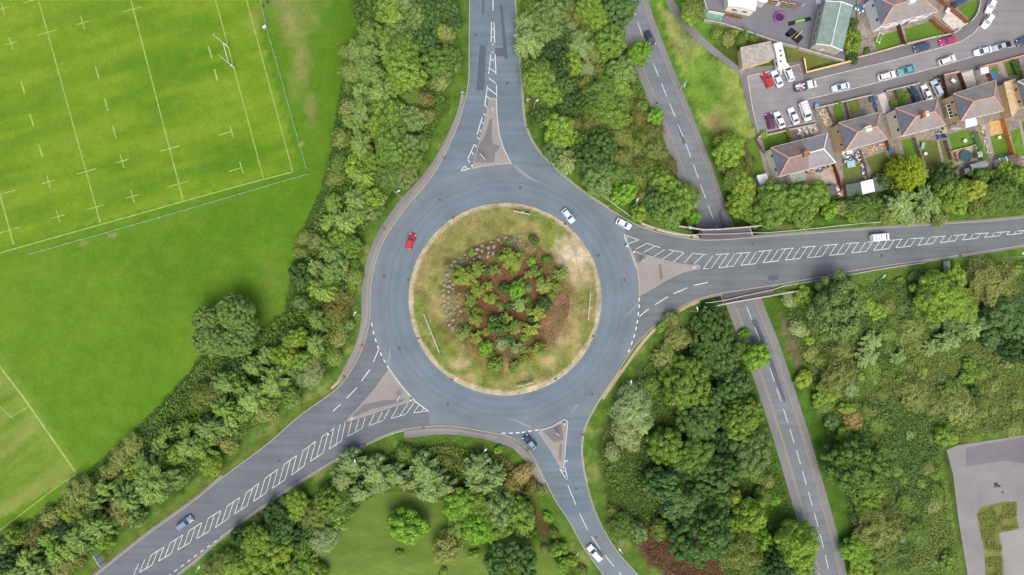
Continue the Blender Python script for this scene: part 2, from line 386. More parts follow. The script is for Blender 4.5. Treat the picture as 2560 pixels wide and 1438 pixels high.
paint(pnp(gpx, [(200, 1438), (420, 1270), (640, 1100), (800, 985), (840, 990), (670, 1118), (490, 1256), (280, 1420)]), (112, 128, 60), .8); paint(pnp(gpx, [(300, 1438), (560, 1260), (760, 1120), (860, 1010), (800, 1000), (500, 1230), (250, 1438)]) & (dup > 2.2), (120, 130, 60), .7)
paint(pnp(gpx, [(1560, 770), (1720, 762), (1640, 840), (1590, 880)]) & (dup > 2.5), (138, 122, 92), .45)
paint(pnp(gpx, [(1000, 1105), (1200, 1095), (1330, 1180), (1420, 1360), (1350, 1330), (1290, 1230), (1150, 1140)]) & (dup > 3.2), (112, 84, 62), .75)
paint(pnp(gpx, [(1940, 780), (1975, 800), (2010, 900), (1990, 940), (1960, 860)]), (132, 118, 98), .7)
SCR = [(1900, 770), (2120, 690), (2560, 640), (2700, 640), (2700, 1080), (2380, 1105), (2350, 1130), (2410, 1438), (2140, 1438), (2040, 1150)]
paint(pnp(gpx, SCR) & (dl > 12), (104, 132, 58), .85); paint(pnp(gpx, SCR) & (dl > 12) & (nz[:, 0] > .6), (110, 134, 60), .7)
gv = [(float(x), float(y), float(z)) for (x, y), z in zip(GP, gz)]
nxn, nyn = len(gx), len(gy)
ii, jj = np.meshgrid(np.arange(nxn - 1), np.arange(nyn - 1)); b0 = (jj * nxn + ii).ravel()
me = bpy.data.meshes.new('ground'); me.from_pydata(gv, [], np.stack([b0, b0 + 1, b0 + nxn + 1, b0 + nxn], 1).tolist())
at = me.color_attributes.new('zone', 'FLOAT_COLOR', 'POINT'); at.data.foreach_set('color', np.concatenate([gc, np.ones((len(gc), 1))], 1).ravel())
me.polygons.foreach_set('use_smooth', [True] * len(me.polygons)); me.materials.append(attr_mat('rough_grass', .75, 3.0))
o = bpy.data.objects.new('ground', me); COL.objects.link(o); o['kind'] = 'structure'

# ---- playing field
# field sheet on a fine grid so that worn and lush patches can blend
def field():
    st = 1.0; xs = np.arange(-232, -28, st); ys = np.arange(-125, 130, st); X, Y = np.meshgrid(xs, ys); P = np.stack([X.ravel(), Y.ravel()], 1)
    px = 1280 + P[:, 0] * 1700 / (CAM_H - FLD); py = 719 - P[:, 1] * 1700 / (CAM_H - FLD); Q = np.stack([px, py], 1)
    n1 = vnoise(P[:, 0], P[:, 1], 9, 0); n2 = vnoise(P[:, 0], P[:, 1], 3.1, 1); n3 = vnoise(P[:, 0], P[:, 1], 22, 2)
    c = np.tile(np.array(S(96, 142, 38)[:3]), (len(P), 1))
    def m(w, col): 
        nonlocal c
        w = np.clip(w, 0, 1)[:, None]; c = c * (1 - w) + np.array(S(*col)[:3]) * w
    a = R_(-18); v = -P[:, 0] * math.sin(a) + P[:, 1] * math.cos(a); u = P[:, 0] * math.cos(a) + P[:, 1] * math.sin(a); sn = vnoise(u * .25, v, 2.2, 3)
    m((n1 - .4) * 2, (108, 150, 44)); m((.4 - n3) * 2.5, (84, 132, 34)); m((sn - .5) * 1.2, (112, 152, 50)); m((n2 - .7) * 1.6, (126, 152, 66))
    m(np.clip(1 - px / 560, 0, 1) * .55 + 0 * px, (118, 156, 52)); m(np.clip((px - 760) / 90, 0, 1) * .5, (82, 122, 34))  # right border darkened, partly turf tone, partly tree shade put into the colour
    pit = pnp(Q, PITCH_); a = R_(15); v = -P[:, 0] * math.sin(a) + P[:, 1] * math.cos(a); u = P[:, 0] * math.cos(a) + P[:, 1] * math.sin(a); sp = vnoise(u * .12, v, 1.7, 4) * .6 + vnoise(u * .3, v, 4.5, 5) * .5
    m(pit * (.5 + (sp - .5) * 2.0), (126, 162, 46)); m(pit * np.clip(sp - .62, 0, 1) * 1.6, (140, 164, 66))
    for x, y, rx, ry, col, k in ((740, 30, 70, 120, (152, 156, 98), .5), (752, 170, 34, 110, (150, 154, 94), .55), (775, 260, 20, 60, (150, 152, 96), .5), (640, 40, 26, 90, (156, 158, 88), .4), (680, 690, 40, 80, (122, 146, 66), .4), (695, 775, 70, 40, (114, 132, 62), .4), (700, 575, 10, 8, (160, 150, 120), .5), (284, 590, 9, 7, (180, 165, 130), .6), (215, 610, 10, 8, (170, 160, 120), .5), (757, 362, 7, 6, (200, 180, 140), .7)):
        d = np.hypot((px - x) / rx, (py - y) / ry) + (n2 - .5) * .9; m((1 - d) * 1.8 * k * (.5 + .8 * vnoise(P[:, 0], P[:, 1], 1.3, 6)), col)
    foot = pnp(Q, [(-900, 560), (-60, 830), (0, 905), (198, 1182), (0, 1300), (-900, 1790)])
    a = R_(36); v = -P[:, 0] * math.sin(a) + P[:, 1] * math.cos(a); u = P[:, 0] * math.cos(a) + P[:, 1] * math.sin(a); sf = vnoise(u * .06, v, 2.0, 7) * .7 + vnoise(u * .1, v, .9, 3) * .4
    m(foot * (.6 + (sf - .5) * 1.6), (132, 158, 70)); m(foot * np.clip(sf - .6, 0, 1) * 2, (152, 166, 92)); m(foot * np.clip(.42 - sf, 0, 1) * 3, (104, 136, 50))
    d = np.abs((px - 0) * .817 - (py - 910) * .577); m((d < 22) * (py > 880) * .35, (140, 170, 80))
    c = c * np.array([.84, .82, .74])
    nx = len(xs); I, J = np.meshgrid(np.arange(nx - 1), np.arange(len(ys) - 1)); b = (J * nx + I).ravel()
    ins = pnp(Q, FIELD_PX); F = np.stack([b, b + 1, b + nx + 1, b + nx], 1); F = F[ins[F].any(1)]
    me = bpy.data.meshes.new('playing_field'); me.from_pydata([(x, y, FLD) for x, y in P], [], F.tolist())
    at = me.color_attributes.new('zone', 'FLOAT_COLOR', 'POINT'); at.data.foreach_set('color', np.concatenate([c, np.ones((len(c), 1))], 1).ravel())
    me.materials.append(attr_mat('field_turf', .34, 1.8, .16)); bm = bmesh.new(); bm.from_mesh(me)
    bmesh.ops.delete(bm, geom=[v for v in bm.verts if not v.link_faces], context='VERTS'); bm.to_mesh(me); bm.free()
    o = bpy.data.objects.new('playing_field', me); COL.objects.link(o); o['kind'] = 'structure'
PITCH_ = [(-900, -820), (580, -700), (612, -60), (750, 424), (40, 612), (-260, 690), (-900, 860)]
field()
mk = MB()
def dash(a, b, w, z, mb=None, mi=0, dz=0.0):
    A, B = W(*a, z), W(*b, z); ribbon(mb if mb is not None else mk, [tuple(A[:2]), tuple(B[:2])], -w / 2, w / 2, z + dz, mi)
def pl(pts, w, z, mb=None, mi=0, dz=0.0):
    ribbon(mb if mb is not None else mk, wl(pts, z), -w / 2, w / 2, z + dz, mi)
pm = MB(); PD = .012
for pts, w in (([(84, -60), (100, 0), (255, 558)], .28), ([(318, -60), (330, 0), (461, 502)], .3), ([(525, -60), (541, 0), (662, 450)], .26), ([(602, -60), (618, 0), (734, 431)], .26),
               ([(0, 470), (39, 612)], .4), ([(734, 431), (600, 466), (460, 505), (0, 634), (-200, 690)], .28), ([(0, 910), (60, 988), (195, 1182)], .5), ([(195, 1182), (150, 1213), (0, 1327)], .25), ([(0, 1010), (32, 1042), (76, 1015)], .25)):
    pl(pts, w, FLD, pm, 0, PD)
def plus(x, y, lx=17, ly=17, w=.26):
    a = R_(-15.5); ca, sa = math.cos(a), math.sin(a)
    if lx: dash((x - ca * lx, y - sa * lx), (x + ca * lx, y + sa * lx), w, FLD, pm, 0, PD + .004)
    a = R_(74); ca, sa = math.cos(a), math.sin(a)
    if ly: dash((x - ca * ly, y - sa * ly), (x + ca * ly, y + sa * ly), w, FLD, pm, 0, PD + .002)
for x, y in ((12, 24), (32, 111), (211, 60), (309, 404), (126, 456), (335, 492), (150, 542)): plus(x, y)
for x, y in ((122, 84), (335, 26), (428, 373), (220, 430), (450, 461), (243, 519), (20, 483), (29, 576), (88, 3)): plus(x, y, 25, 0)
for x, y in ((62, 220), (84, 302), (106, 378), (247, 184), (270, 264), (290, 332), (528, 133), (543, 190)): plus(x, y, 0, 16, .4)
for x, y, d in ((582, 330, -18), (606, 420, -16)):
    plus(x, y, 0, 16); dash((x + 2 + d * 2, y + 10), (x + 2, y), .24, FLD, pm, 0, PD)
o = pm.build('pitch_marking', M_CHALK); o['kind'] = 'structure'

# ---- upper road
mb = MB(); tri_sheet(mb, [W(p[0], p[1], 0) for p in ROAD_PX]); o = mb.build('road', M_ROAD); o['kind'] = 'structure'
CX = W(*RC, 0)
def ring(name, r0, r1, z, mat, n=128):
    m = MB(); vs = []; fs = []
    for i in range(n):
        a = 2 * math.pi * i / n
        vs += [(CX.x + r0 * math.cos(a), CX.y + r0 * math.sin(a), z), (CX.x + r1 * math.cos(a), CX.y + r1 * math.sin(a), z)]
    for i in range(n):
        j = (i + 1) % n; fs.append((2 * i, 2 * i + 1, 2 * j + 1, 2 * j))
    m.add(vs, fs); o = m.build(name, mat); o['kind'] = 'structure'; return o
ring('road_surface', 24.0, 28.9, .008, M_RING)
mb = MB()
rp = ROAD_PX
def subpoly(cond, extra): return cond + extra
NPOLY = [p for p in EDGES[0] if p[1] < 440] + arc(RC[0], RC[1], 337, 240, 297, 16) + [p for p in EDGES[3] if p[1] < 410]
SPOLY = [(1337, 1144), (1348, 1169), (1364, 1203), (1384, 1245), (1422, 1301), (1478, 1274), (1466, 1205), (1457, 1167), (1453, 1132), (1455, 1092), (1463, 1061), (1475, 1036), (1440, 1040), (1410, 1046), (1345, 1072), (1300, 1081), (1262, 1085), (1296, 1104), (1317, 1122)]
tri_sheet(mb, [W(p[0], p[1], .008) for p in NPOLY]); tri_sheet(mb, [W(p[0], p[1], .008) for p in SPOLY])
o = mb.build('road_surface', M_SLIP); o['kind'] = 'structure'
mb = MB()
APOLY = [p for p in EDGES[0] if p[1] > 800] + [p for p in EDGES[1] if p[0] < 1080] + [(1071, 1028), (1034, 1001), (973, 921), (950, 880), (930, 808)]
tri_sheet(mb, [W(p[0], p[1], .008) for p in APOLY])
o = mb.build('road_surface', M_ARM); o['kind'] = 'structure'; mb = MB()
EPOLY = [p for p in EDGES[2] if p[0] > 1575 and p[1] < 900] + [p for p in EDGES[3] if p[0] > 1565] + [(1562, 590), (1590, 650), (1597, 720), (1596, 790), (1580, 860)]
tri_sheet(mb, [W(p[0], p[1], .008) for p in EPOLY])
o = mb.build('road_surface', M_ARME); o['kind'] = 'structure'
sheet('road_repair', [[(1200, 117), (1216, 117), (1210, 228), (1191, 228)], [(1250, 15), (1256, 15), (1262, 72), (1270, 150), (1261, 150), (1259, 143), (1238, 143), (1238, 122), (1258, 122), (1254, 72)], [(1918, 690), (1943, 687), (1944, 700), (1919, 702)], [(1205, 0), (1212, 0), (1210, 40), (1206, 40)]], 0, M_PATCH, dz=.016)

# ---- traffic islands (raised kerbed triangles)
ISL = {'n': [(1223, 250), (1229, 247), (1241, 248), (1243, 291), (1248, 336), (1258, 370), (1278, 411), (1239, 414), (1208, 418), (1180, 424), (1196, 361), (1212, 303)],
       'e': [(1571, 621), (1612, 636), (1660, 650), (1705, 661), (1744, 662), (1750, 668), (1746, 673), (1705, 682), (1665, 701), (1628, 723), (1596, 742), (1595, 713), (1590, 670)],
       'w': [(973, 921), (1001, 960), (1036, 1001), (979, 1018), (934, 1033), (872, 1053), (868, 1049), (908, 1005), (940, 968)],
       's': [(1410, 1047), (1417, 1050), (1419, 1056), (1415, 1092), (1411, 1146), (1408, 1169), (1402, 1169), (1372, 1119), (1346, 1079), (1349, 1074), (1378, 1066)]}
M_ISL = asphalt('island_paving', S(152, 147, 142), .12, S(116, 114, 116)); M_ISL2 = asphalt('island_tarmac', S(122, 120, 121))
for k, p in ISL.items():
    m = MB(); c = (sum(q[0] for q in p) / len(p), sum(q[1] for q in p) / len(p))
    m.prism([tuple(W(q[0], q[1], 0)[:2]) for q in p], -.02, .12, 1, bottom=False)
    inn = [(q[0] + (c[0] - q[0]) * .045, q[1] + (c[1] - q[1]) * .045) for q in p]
    m.prism([tuple(W(q[0], q[1], 0)[:2]) for q in inn], .10, .128, 0, bottom=False)
    o = m.build('traffic_island', [M_ISL, M_KERB]); o['kind'] = 'structure'
sheet('island_patch', [[(1186, 408), (1198, 362), (1214, 340), (1224, 300), (1231, 300), (1229, 345), (1234, 362), (1250, 366), (1248, 374), (1238, 385), (1236, 408)], [(1581, 630), (1608, 640), (1594, 660), (1590, 655)], [(1645, 660), (1652, 662), (1655, 697), (1648, 700)],
                     [(885, 1036), (910, 1010), (960, 1000), (1015, 996), (1005, 1004), (930, 1022), (890, 1040)], [(1356, 1076), (1404, 1058), (1408, 1098), (1385, 1105)], [(1398, 1108), (1404, 1108), (1402, 1148), (1397, 1148)]], 0, M_ISL2, dz=.134)

# ---- kerbs and pavements of the upper road
mb = MB()
for e, rev in zip(EDGES, (1, 1, 1, 1)):
    w_ = wl(e, 0); ribbon(mb, w_, -.02, .2, -.05, 0, .17)
o = mb.build('kerb', M_KERB); o['kind'] = 'structure'
mb = MB()
PV = [([(1163, 240), (1153, 290), (1132, 345), (1107, 398), (1084, 436), (1058, 470), (1021, 511), (992, 550), (962, 594), (941, 646), (930, 695), (925, 741), (925, 796), (916, 837), (906, 869), (892, 901), (870, 940)],
       [(1158, 240), (1140, 290), (1120, 338), (1094, 388), (1068, 426), (1040, 460), (1003, 498), (972, 540), (940, 590), (920, 640), (910, 692), (905, 741), (905, 796), (899, 832), (889, 864), (874, 894), (858, 922), (860, 938)]),
      ([(1012, 1075), (1059, 1069), (1112, 1066), (1152, 1070), (1205, 1080), (1245, 1087), (1277, 1095), (1298, 1108), (1317, 1125), (1331, 1143), (1345, 1171), (1361, 1205), (1372, 1226)],
       [(1012, 1092), (1040, 1092), (1068, 1087), (1108, 1084), (1152, 1086), (1200, 1094), (1240, 1104), (1275, 1115), (1300, 1130), (1318, 1150), (1330, 1172), (1338, 1204), (1362, 1208), (1370, 1226)])]
for a, b in PV: mb.prism([tuple(W(q[0], q[1], 0)[:2]) for q in smooth_poly(a, 1) + smooth_poly(b, 1)[::-1]], -.4, .105, 0, bottom=False)
o = mb.build('pavement', M_PAVE); o['kind'] = 'structure'
mb = MB()
w_ = wl(smooth_poly(PV[0][0], 2), 0); ribbon(mb, w_, -1.0, -.28, .113, 0)
w_ = wl(smooth_poly(PV[1][0][-6:], 2), 0); ribbon(mb, w_, -1.9, -.35, .113, 0)
w_ = wl(smooth_poly(PV[1][0][:6], 2), 0); ribbon(mb, w_, -.9, -.3, .113, 0)
w_ = wl(smooth_poly([(857, 956), (890, 906), (917, 840), (926, 790)], 2), 0); ribbon(mb, w_, .35, 1.5, .121, 0)
o = mb.build('pavement_edging', M_PAVE2); o['kind'] = 'structure'
# kerb line near-side sandy strips by E arm
mb = MB(); ribbon(mb, wl(smooth_poly([(1501, 993), (1548, 925), (1600, 852), (1643, 807), (1680, 780), (1718, 758), (1744, 748)], 2), 0), -.95, -.2, .05)
ribbon(mb, wl(smooth_poly([(1744, 598), (1705, 592), (1652, 581), (1600, 565)], 2), 0), -.8, -.2, .05)
ribbon(mb, wl(smooth_poly([(834, 975), (857, 953), (872, 933)], 1), 0), .2, .9, .04)
o = mb.build('verge_edging', M_SAND); o['kind'] = 'structure'

# ---- painted markings of the upper road
Z = .022
def hatch(U, L, us, ls, k0, k1, step, lean, w=.16, caps=True):
    """U, L: px polylines sampled by arc length; three hatches to each broken edge line"""
    def samp(P, s):
        d = 0
        for a, b in zip(P, P[1:]):
            l = math.hypot(b[0] - a[0], b[1] - a[1])
            if s <= d + l or b is P[-1]: t = (s - d) / l; return (a[0] + (b[0] - a[0]) * t, a[1] + (b[1] - a[1]) * t)
            d += l
    for k in range(k0, k1):
        a = samp(L, ls + k * step); b = samp(U, us + k * step + lean)
        dash(a, b, w, Z)
        if k % 3 == 0: dash(samp(L, ls + k * step - 1), samp(L, ls + (k + 2) * step - 1), w * 1.15, Z, dz=.004)
        if k % 3 == 1: dash(samp(U, us + k * step + lean + 1), samp(U, us + (k + 2) * step + lean - 3), w * 1.15, Z, dz=.004)
ULW = [(300, 1438), (572, 1263), (621, 1229), (668, 1192), (715, 1158), (759, 1126), (806, 1091), (838, 1069)]
LLW = [(255, 1488), (338, 1437), (541, 1317), (589, 1283), (636, 1252), (685, 1218), (731, 1186), (778, 1152), (825, 1121), (858, 1099)]
for k in range(32):   # SW arm, evenly spaced
    def onl(P, t): # t : x-position along
        for a, b in zip(P, P[1:]):
            if a[0] <= t <= b[0]: u = (t - a[0]) / (b[0] - a[0]); return (t, a[1] + (b[1] - a[1]) * u)
        return (t, P[-1][1])
    x = 825 - 15.75 * k
    if x < 260: break
    a = onl(LLW, x); b = onl(ULW, x + 13.5 if x + 13.5 < 836 else 836); dash(a, b, .13, Z)
    if k % 3 == 0: dash(a, onl(LLW, x + 31), .15, Z, dz=.004)
    if k % 3 == 2: dash(onl(ULW, x + 13), onl(ULW, x + 44 if x + 44 < 838 else 838), .15, Z, dz=.004)
for a, b in (((870, 1090), (905, 1071)), ((924, 1063), (959, 1050)), ((979, 1045), (1015, 1035)), ((1034, 1031), (1071, 1026)),
             ((841, 1114), (852, 1060)), ((855, 1100), (865, 1052)), ((871, 1089), (880, 1053)), ((890, 1076), (899, 1047)), ((906, 1070), (915, 1042)), ((924, 1062), (937, 1035)), ((945, 1053), (957, 1029)), ((961, 1047), (975, 1022)), ((979, 1044), (996, 1016)), ((1001, 1038), (1021, 1008)), ((1017, 1033), (1039, 1002)), ((1035, 1031), (1049, 1010)), ((1055, 1026), (1061, 1018))):
    dash(a, b, .13, Z, dz=.002)
pl([(973, 920), (1003, 961), (1038, 1002), (1072, 1027)], .22, Z, dz=.006)
# E arm
for a, b in (((1559, 587), (1596, 601)), ((1616, 609), (1650, 620)), ((1670, 625), (1708, 632)), ((1727, 634), (1765, 637)), ((1563, 597), (1572, 592)), ((1756, 672), (1772, 672)), ((1757, 671), (1781, 639)), ((1569, 610), (1595, 601)),
             ((1587, 624), (1616, 609)), ((1607, 632), (1636, 616)), ((1632, 642), (1660, 625)), ((1655, 648), (1682, 630)), ((1682, 655), (1708, 633)), ((1708, 659), (1730, 634)), ((1733, 660), (1758, 637))): dash(a, b, .13, Z, dz=.002)
pl([(1559, 587), (1571, 619), (1590, 670)], .2, Z, dz=.006)
UE = [(1735, 636), (1785, 637), (1824, 635), (1880, 631), (1935, 625), (1990, 620), (2047, 615), (2104, 610), (2200, 603), (2330, 593), (2440, 585), (2560, 577), (2800, 556)]
LE = [(1750, 675), (1772, 672), (1829, 666), (1884, 660), (1938, 653), (1993, 647), (2050, 641), (2108, 635), (2220, 622), (2330, 609), (2440, 596), (2560, 583), (2800, 560)]
for k in range(54):
    x = 1776 + k * 18.4
    if x > 2700: break
    a = onl(LE, x); tw = onl(LE, x)[1] - onl(UE, x)[1]; b = onl(UE, x + tw * .7)
    if tw > 4: dash(a, b, .13, Z)
    if k % 3 == 1: dash(a, onl(LE, x + 37), .15, Z, dz=.004)
    if k % 3 == 0: dash(onl(UE, x + tw * .7 - 14), onl(UE, x + tw * .7 + 21), .15, Z, dz=.004)
# N arm
for a, b in (((1232, -30), (1233, 30)), ((1229, 57), (1228, 108)), ((1235, 58), (1237, 110)), ((1227, 138), (1222, 187)), ((1238, 138), (1240, 188)), ((1219, 217), (1212, 266)), ((1241, 214), (1242, 245)), ((1206, 294), (1193, 338)), ((1186, 363), (1170, 399)), ((1161, 418), (1153, 428))): dash(a, b, .19, Z, dz=.004)
for y in range(-320, -60, 66): dash((1231, y), (1231, y + 34), .17, Z)
for a, b in (((1231, 75), (1235, 76)), ((1231, 95), (1236, 96)), ((1229, 113), (1235, 115)), ((1229, 132), (1235, 135)), ((1227, 150), (1235, 154)), ((1226, 174), (1238, 183)), ((1223, 198), (1239, 210)), ((1221, 223), (1240, 238)), ((1217, 243), (1224, 249)), ((1213, 265), (1218, 271)), ((1209, 286), (1215, 292)), ((1205, 306), (1210, 312)), ((1199, 326), (1204, 331)), ((1193, 344), (1199, 350)), ((1187, 362), (1192, 370)), ((1179, 381), (1185, 388)), ((1170, 401), (1176, 409)), ((1162, 416), (1168, 424)), ((1153, 428), (1170, 425))): dash(a, b, .19, Z)
# S arm
for a, b in (((1399, 1171), (1415, 1196)), ((1412, 1167), (1418, 1192)), ((1402, 1173), (1412, 1178)), ((1413, 1194), (1419, 1197)), ((1419, 1211), (1439, 1260)), ((1448, 1281), (1469, 1324)), ((1478, 1339), (1500, 1371)), ((1512, 1386), (1534, 1414)), ((1546, 1428), (1575, 1460))): dash(a, b, .17, Z)
# give-way lines and lane dashes
for P, l in (([(930, 807), (934, 827), (939, 846), (945, 864), (952, 881), (960, 898), (969, 914)], 9), ([(1597, 744), (1597, 761), (1595, 780), (1593, 800), (1590, 817), (1586, 835), (1580, 853), (1573, 872)], 9), ([(1254, 1082), (1272, 1082), (1289, 1081), (1304, 1080), (1320, 1077), (1337, 1075)], 10), ([(1168, 425), (1180, 421)], 7)):
    for i, p in enumerate(P):
        q = P[i + 1] if i + 1 < len(P) else (2 * p[0] - P[i - 1][0], 2 * p[1] - P[i - 1][1])
        d = math.hypot(q[0] - p[0], q[1] - p[1]); dash(p, (p[0] + (q[0] - p[0]) * l / d, p[1] + (q[1] - p[1]) * l / d), .28, Z)
for a, b in (((948, 873), (935, 904)), ((926, 923), (905, 952)), ((894, 968), (868, 995)), ((853, 1010), (834, 1027)), ((1621, 772), (1597, 791)), ((1668, 742), (1636, 762)), ((1716, 720), (1683, 734)), ((1768, 706), (1732, 714))): dash(a, b, .2, Z)
for k in range(9): dash((561 - k * 16.3, 1336 + k * 12.1), (553 - k * 16.3, 1342 + k * 12.1), .2, Z)
o = mk.build('road_marking', M_PAINT); o['kind'] = 'structure'
mb = MB()
for e, r in ((NW_EDGE[6:20], (.2, .38)), (SE_W_EDGE[6:20], (.2, .36)), (SE_EDGE[20:28], (.25, .42)), (NE_EDGE[3:11], (.25, .4)), (NE_EDGE[12:24], (.15, .27)), (SE_EDGE[7:16], (.15, .28))):
    ribbon(mb, wl(smooth_poly(e, 2), 0), -r[1], -r[0], Z)
for c in ISL['n'][2:7], ISL['s'][-2:] + ISL['s'][:6]:
    ribbon(mb, wl(c, 0), -.1, .1, .136)
o = mb.build('edge_line', M_PAINTW); o['kind'] = 'structure'
# dusty gutters and pale wheel-worn flares where lanes join the circle
mb = MB()
for e, w1 in ((NW_EDGE[25:31], .55), (SE_W_EDGE[0:7], .5), (SE_EDGE[20:30], .5), (NE_EDGE[0:9], .5), (NW_EDGE[5:14], .35), (SE_W_EDGE[8:15], .6)): ribbon(mb, wl(smooth_poly(e, 2), 0), -w1, -.02, .0265)
o = mb.build('gutter_dust', asphalt('road_dust', S(136, 133, 126), .22)); o['kind'] = 'structure'
sheet('worn_flare', [[(1281, 412), (1288, 414), (1330, 446), (1356, 458), (1326, 452), (1296, 432)], [(1598, 748), (1586, 762), (1570, 782), (1552, 800), (1578, 780), (1594, 760)], [(1337, 1074), (1318, 1060), (1290, 1048), (1262, 1044), (1292, 1054), (1320, 1068)], [(973, 918), (978, 896), (978, 860), (974, 880), (968, 905)], [(1440, 1008), (1433, 1022), (1428, 1036), (1446, 1012)]], 0, asphalt('polished_tarmac', S(140, 143, 148), .1), dz=.0125)
mb = MB()
for x, y in ((1300, 470), (1100, 500), (962, 690), (1560, 700), (1480, 985), (1120, 1010), (1190, 90), (1268, 210), (700, 1150), (600, 1260), (1880, 610), (2050, 690), (2200, 640), (1440, 1220), (1490, 1340), (1000, 870)):
    p = W(x, y, 0); mb.tube([(p.x, p.y, .005), (p.x, p.y, .024)], .34, 14)
o = mb.build('manhole_covers', plain('manhole_iron', S(86, 86, 86), .8)); o['kind'] = 'structure'
# rusty drain grates set in the kerb lines
mb = MB()
for x, y in ((1163, 211), (1112, 396), (962, 572), (907, 862), (862, 940), (1059, 1068), (913, 1110), (1320, 1122), (1640, 808), (1637, 574), (1727, 594), (1022, 700), (1134, 545), (1412, 560), (1495, 640), (1482, 840), (1388, 946), (1130, 948), (1046, 845), (1318, 320), (1380, 415), (1457, 1085), (2396, 640), (2062, 688)):
    p = W(x, y, 0); mb.box(p.x - .35, p.x + .35, p.y - .3, p.y + .3, .02, .14)
o = mb.build('drain_grates', plain('rusty_iron', S(112, 96, 74), .9)); o['kind'] = 'structure'

# ---- roundabout island : kerb ring, grass apron, mulched mound
def island():
    nr, na = 64, 288; R0 = 24.05; vs = []; cs = []; fs = []
    for i in range(nr + 1):
        r = R0 * i / nr
        for k in range(na):
            a = 2 * math.pi * k / na; x, y = r * math.cos(a), r * math.sin(a)
            t = min(1, max(0, (17.5 - r) / 7)); t = t * t * (3 - 2 * t)
            z = .12 + .35 * min(1, (R0 - r) / 5) + 1.3 * t + .12 * float(vnoise(np.array([x]), np.array([y]), 2.5, 4)[0])
            if r > R0 - 1.0: z = .13
            vs.append((CX.x + x, CX.y + y, z))
    V = np.array(vs); px = 1280 + V[:, 0] * 1700 / (CAM_H - V[:, 2]); py = 719 - V[:, 1] * 1700 / (CAM_H - V[:, 2])
    rr = np.hypot(V[:, 0] - CX.x, V[:, 1] - CX.y); n1 = vnoise(V[:, 0], V[:, 1], 3.2, 5); n2 = vnoise(V[:, 0], V[:, 1], 1.1, 6); n3 = vnoise(V[:, 0], V[:, 1], 6.0, 7)
    c = np.zeros((len(V), 3)) + np.array(S(150, 148, 92)[:3])
    m = lambda w_, col: c.__setitem__(slice(None), c * (1 - w_[:, None]) + np.array(S(*col)[:3]) * w_[:, None])
    m(np.clip((n3 - .45) * 4, 0, 1) * .8, (130, 148, 74)); m(np.clip((n1 - .6) * 5, 0, 1) * .7, (176, 158, 110)); m(np.clip((.3 - n1) * 6, 0, 1) * .6, (122, 142, 68))
    def blob(x, y, rx, ry, col, k=1.0, soft=.35):
        d = np.hypot((px - x) / rx, (py - y) / ry) + (n1 - .5) * .5 + (n2 - .5) * .35
        m(np.clip((1 - d) / soft, 0, 1) * k, col)
    m(np.clip((np.hypot((px - 1262), (py - 745)) / 150 - .78 - (n1 - .5) * .2) * 3, 0, 1) * 0, (0, 0, 0))
    blob(1268, 752, 158, 168, (128, 92, 64), .95); blob(1300, 690, 90, 70, (138, 100, 76), .8); blob(1250, 880, 90, 50, (140, 124, 80), .5)
    blob(1395, 795, 48, 78, (162, 134, 108), .85); blob(1428, 638, 62, 60, (218, 202, 176), 1, .5); blob(1452, 690, 35, 40, (196, 176, 140), .8, .6)
    blob(1408, 848, 28, 22, (196, 174, 138), .8, .6); blob(1150, 910, 30, 22, (196, 176, 140), .7, .7); blob(1370, 905, 32, 22, (196, 172, 132), .7, .7); blob(1210, 655, 70, 22, (126, 136, 72), .6)
    m(np.clip((rr - (R0 - 1.35 - .5 * (n1 - .5))) * 3, 0, 1), (200, 186, 162)); m((rr > R0 - .32) * 1.0, (196, 190, 178))
    for i in range(nr):
        for k in range(na):
            j = (k + 1) % na
            fs.append((i * na + k, (i + 1) * na + k, (i + 1) * na + j, i * na + j))
    b = len(vs); vs2 = [(CX.x + R0 * math.cos(2 * math.pi * k / na), CX.y + R0 * math.sin(2 * math.pi * k / na), -.05) for k in range(na)]
    for k in range(na):
        j = (k + 1) % na; fs.append((nr * na + k, b + k, b + j, nr * na + j))
    me = bpy.data.meshes.new('roundabout_island'); me.from_pydata(vs + vs2, [], fs)
    c = np.concatenate([c, np.tile(np.array(S(190, 182, 168)[:3]), (na, 1))])
    at = me.color_attributes.new('zone', 'FLOAT_COLOR', 'POINT'); at.data.foreach_set('color', np.concatenate([c, np.ones((len(c), 1))], 1).ravel())
    me.polygons.foreach_set('use_smooth', [True] * len(me.polygons)); me.materials.append(attr_mat('island_turf', .7, 2.4))
    o = bpy.data.objects.new('roundabout_island', me); COL.objects.link(o); o['kind'] = 'structure'
island()
def island_z(p):
    r = math.hypot(p.x - CX.x, p.y - CX.y); t = min(1, max(0, (17.5 - r) / 7)); t = t * t * (3 - 2 * t)
    return .12 + .35 * min(1, (24.05 - r) / 5) + 1.3 * t

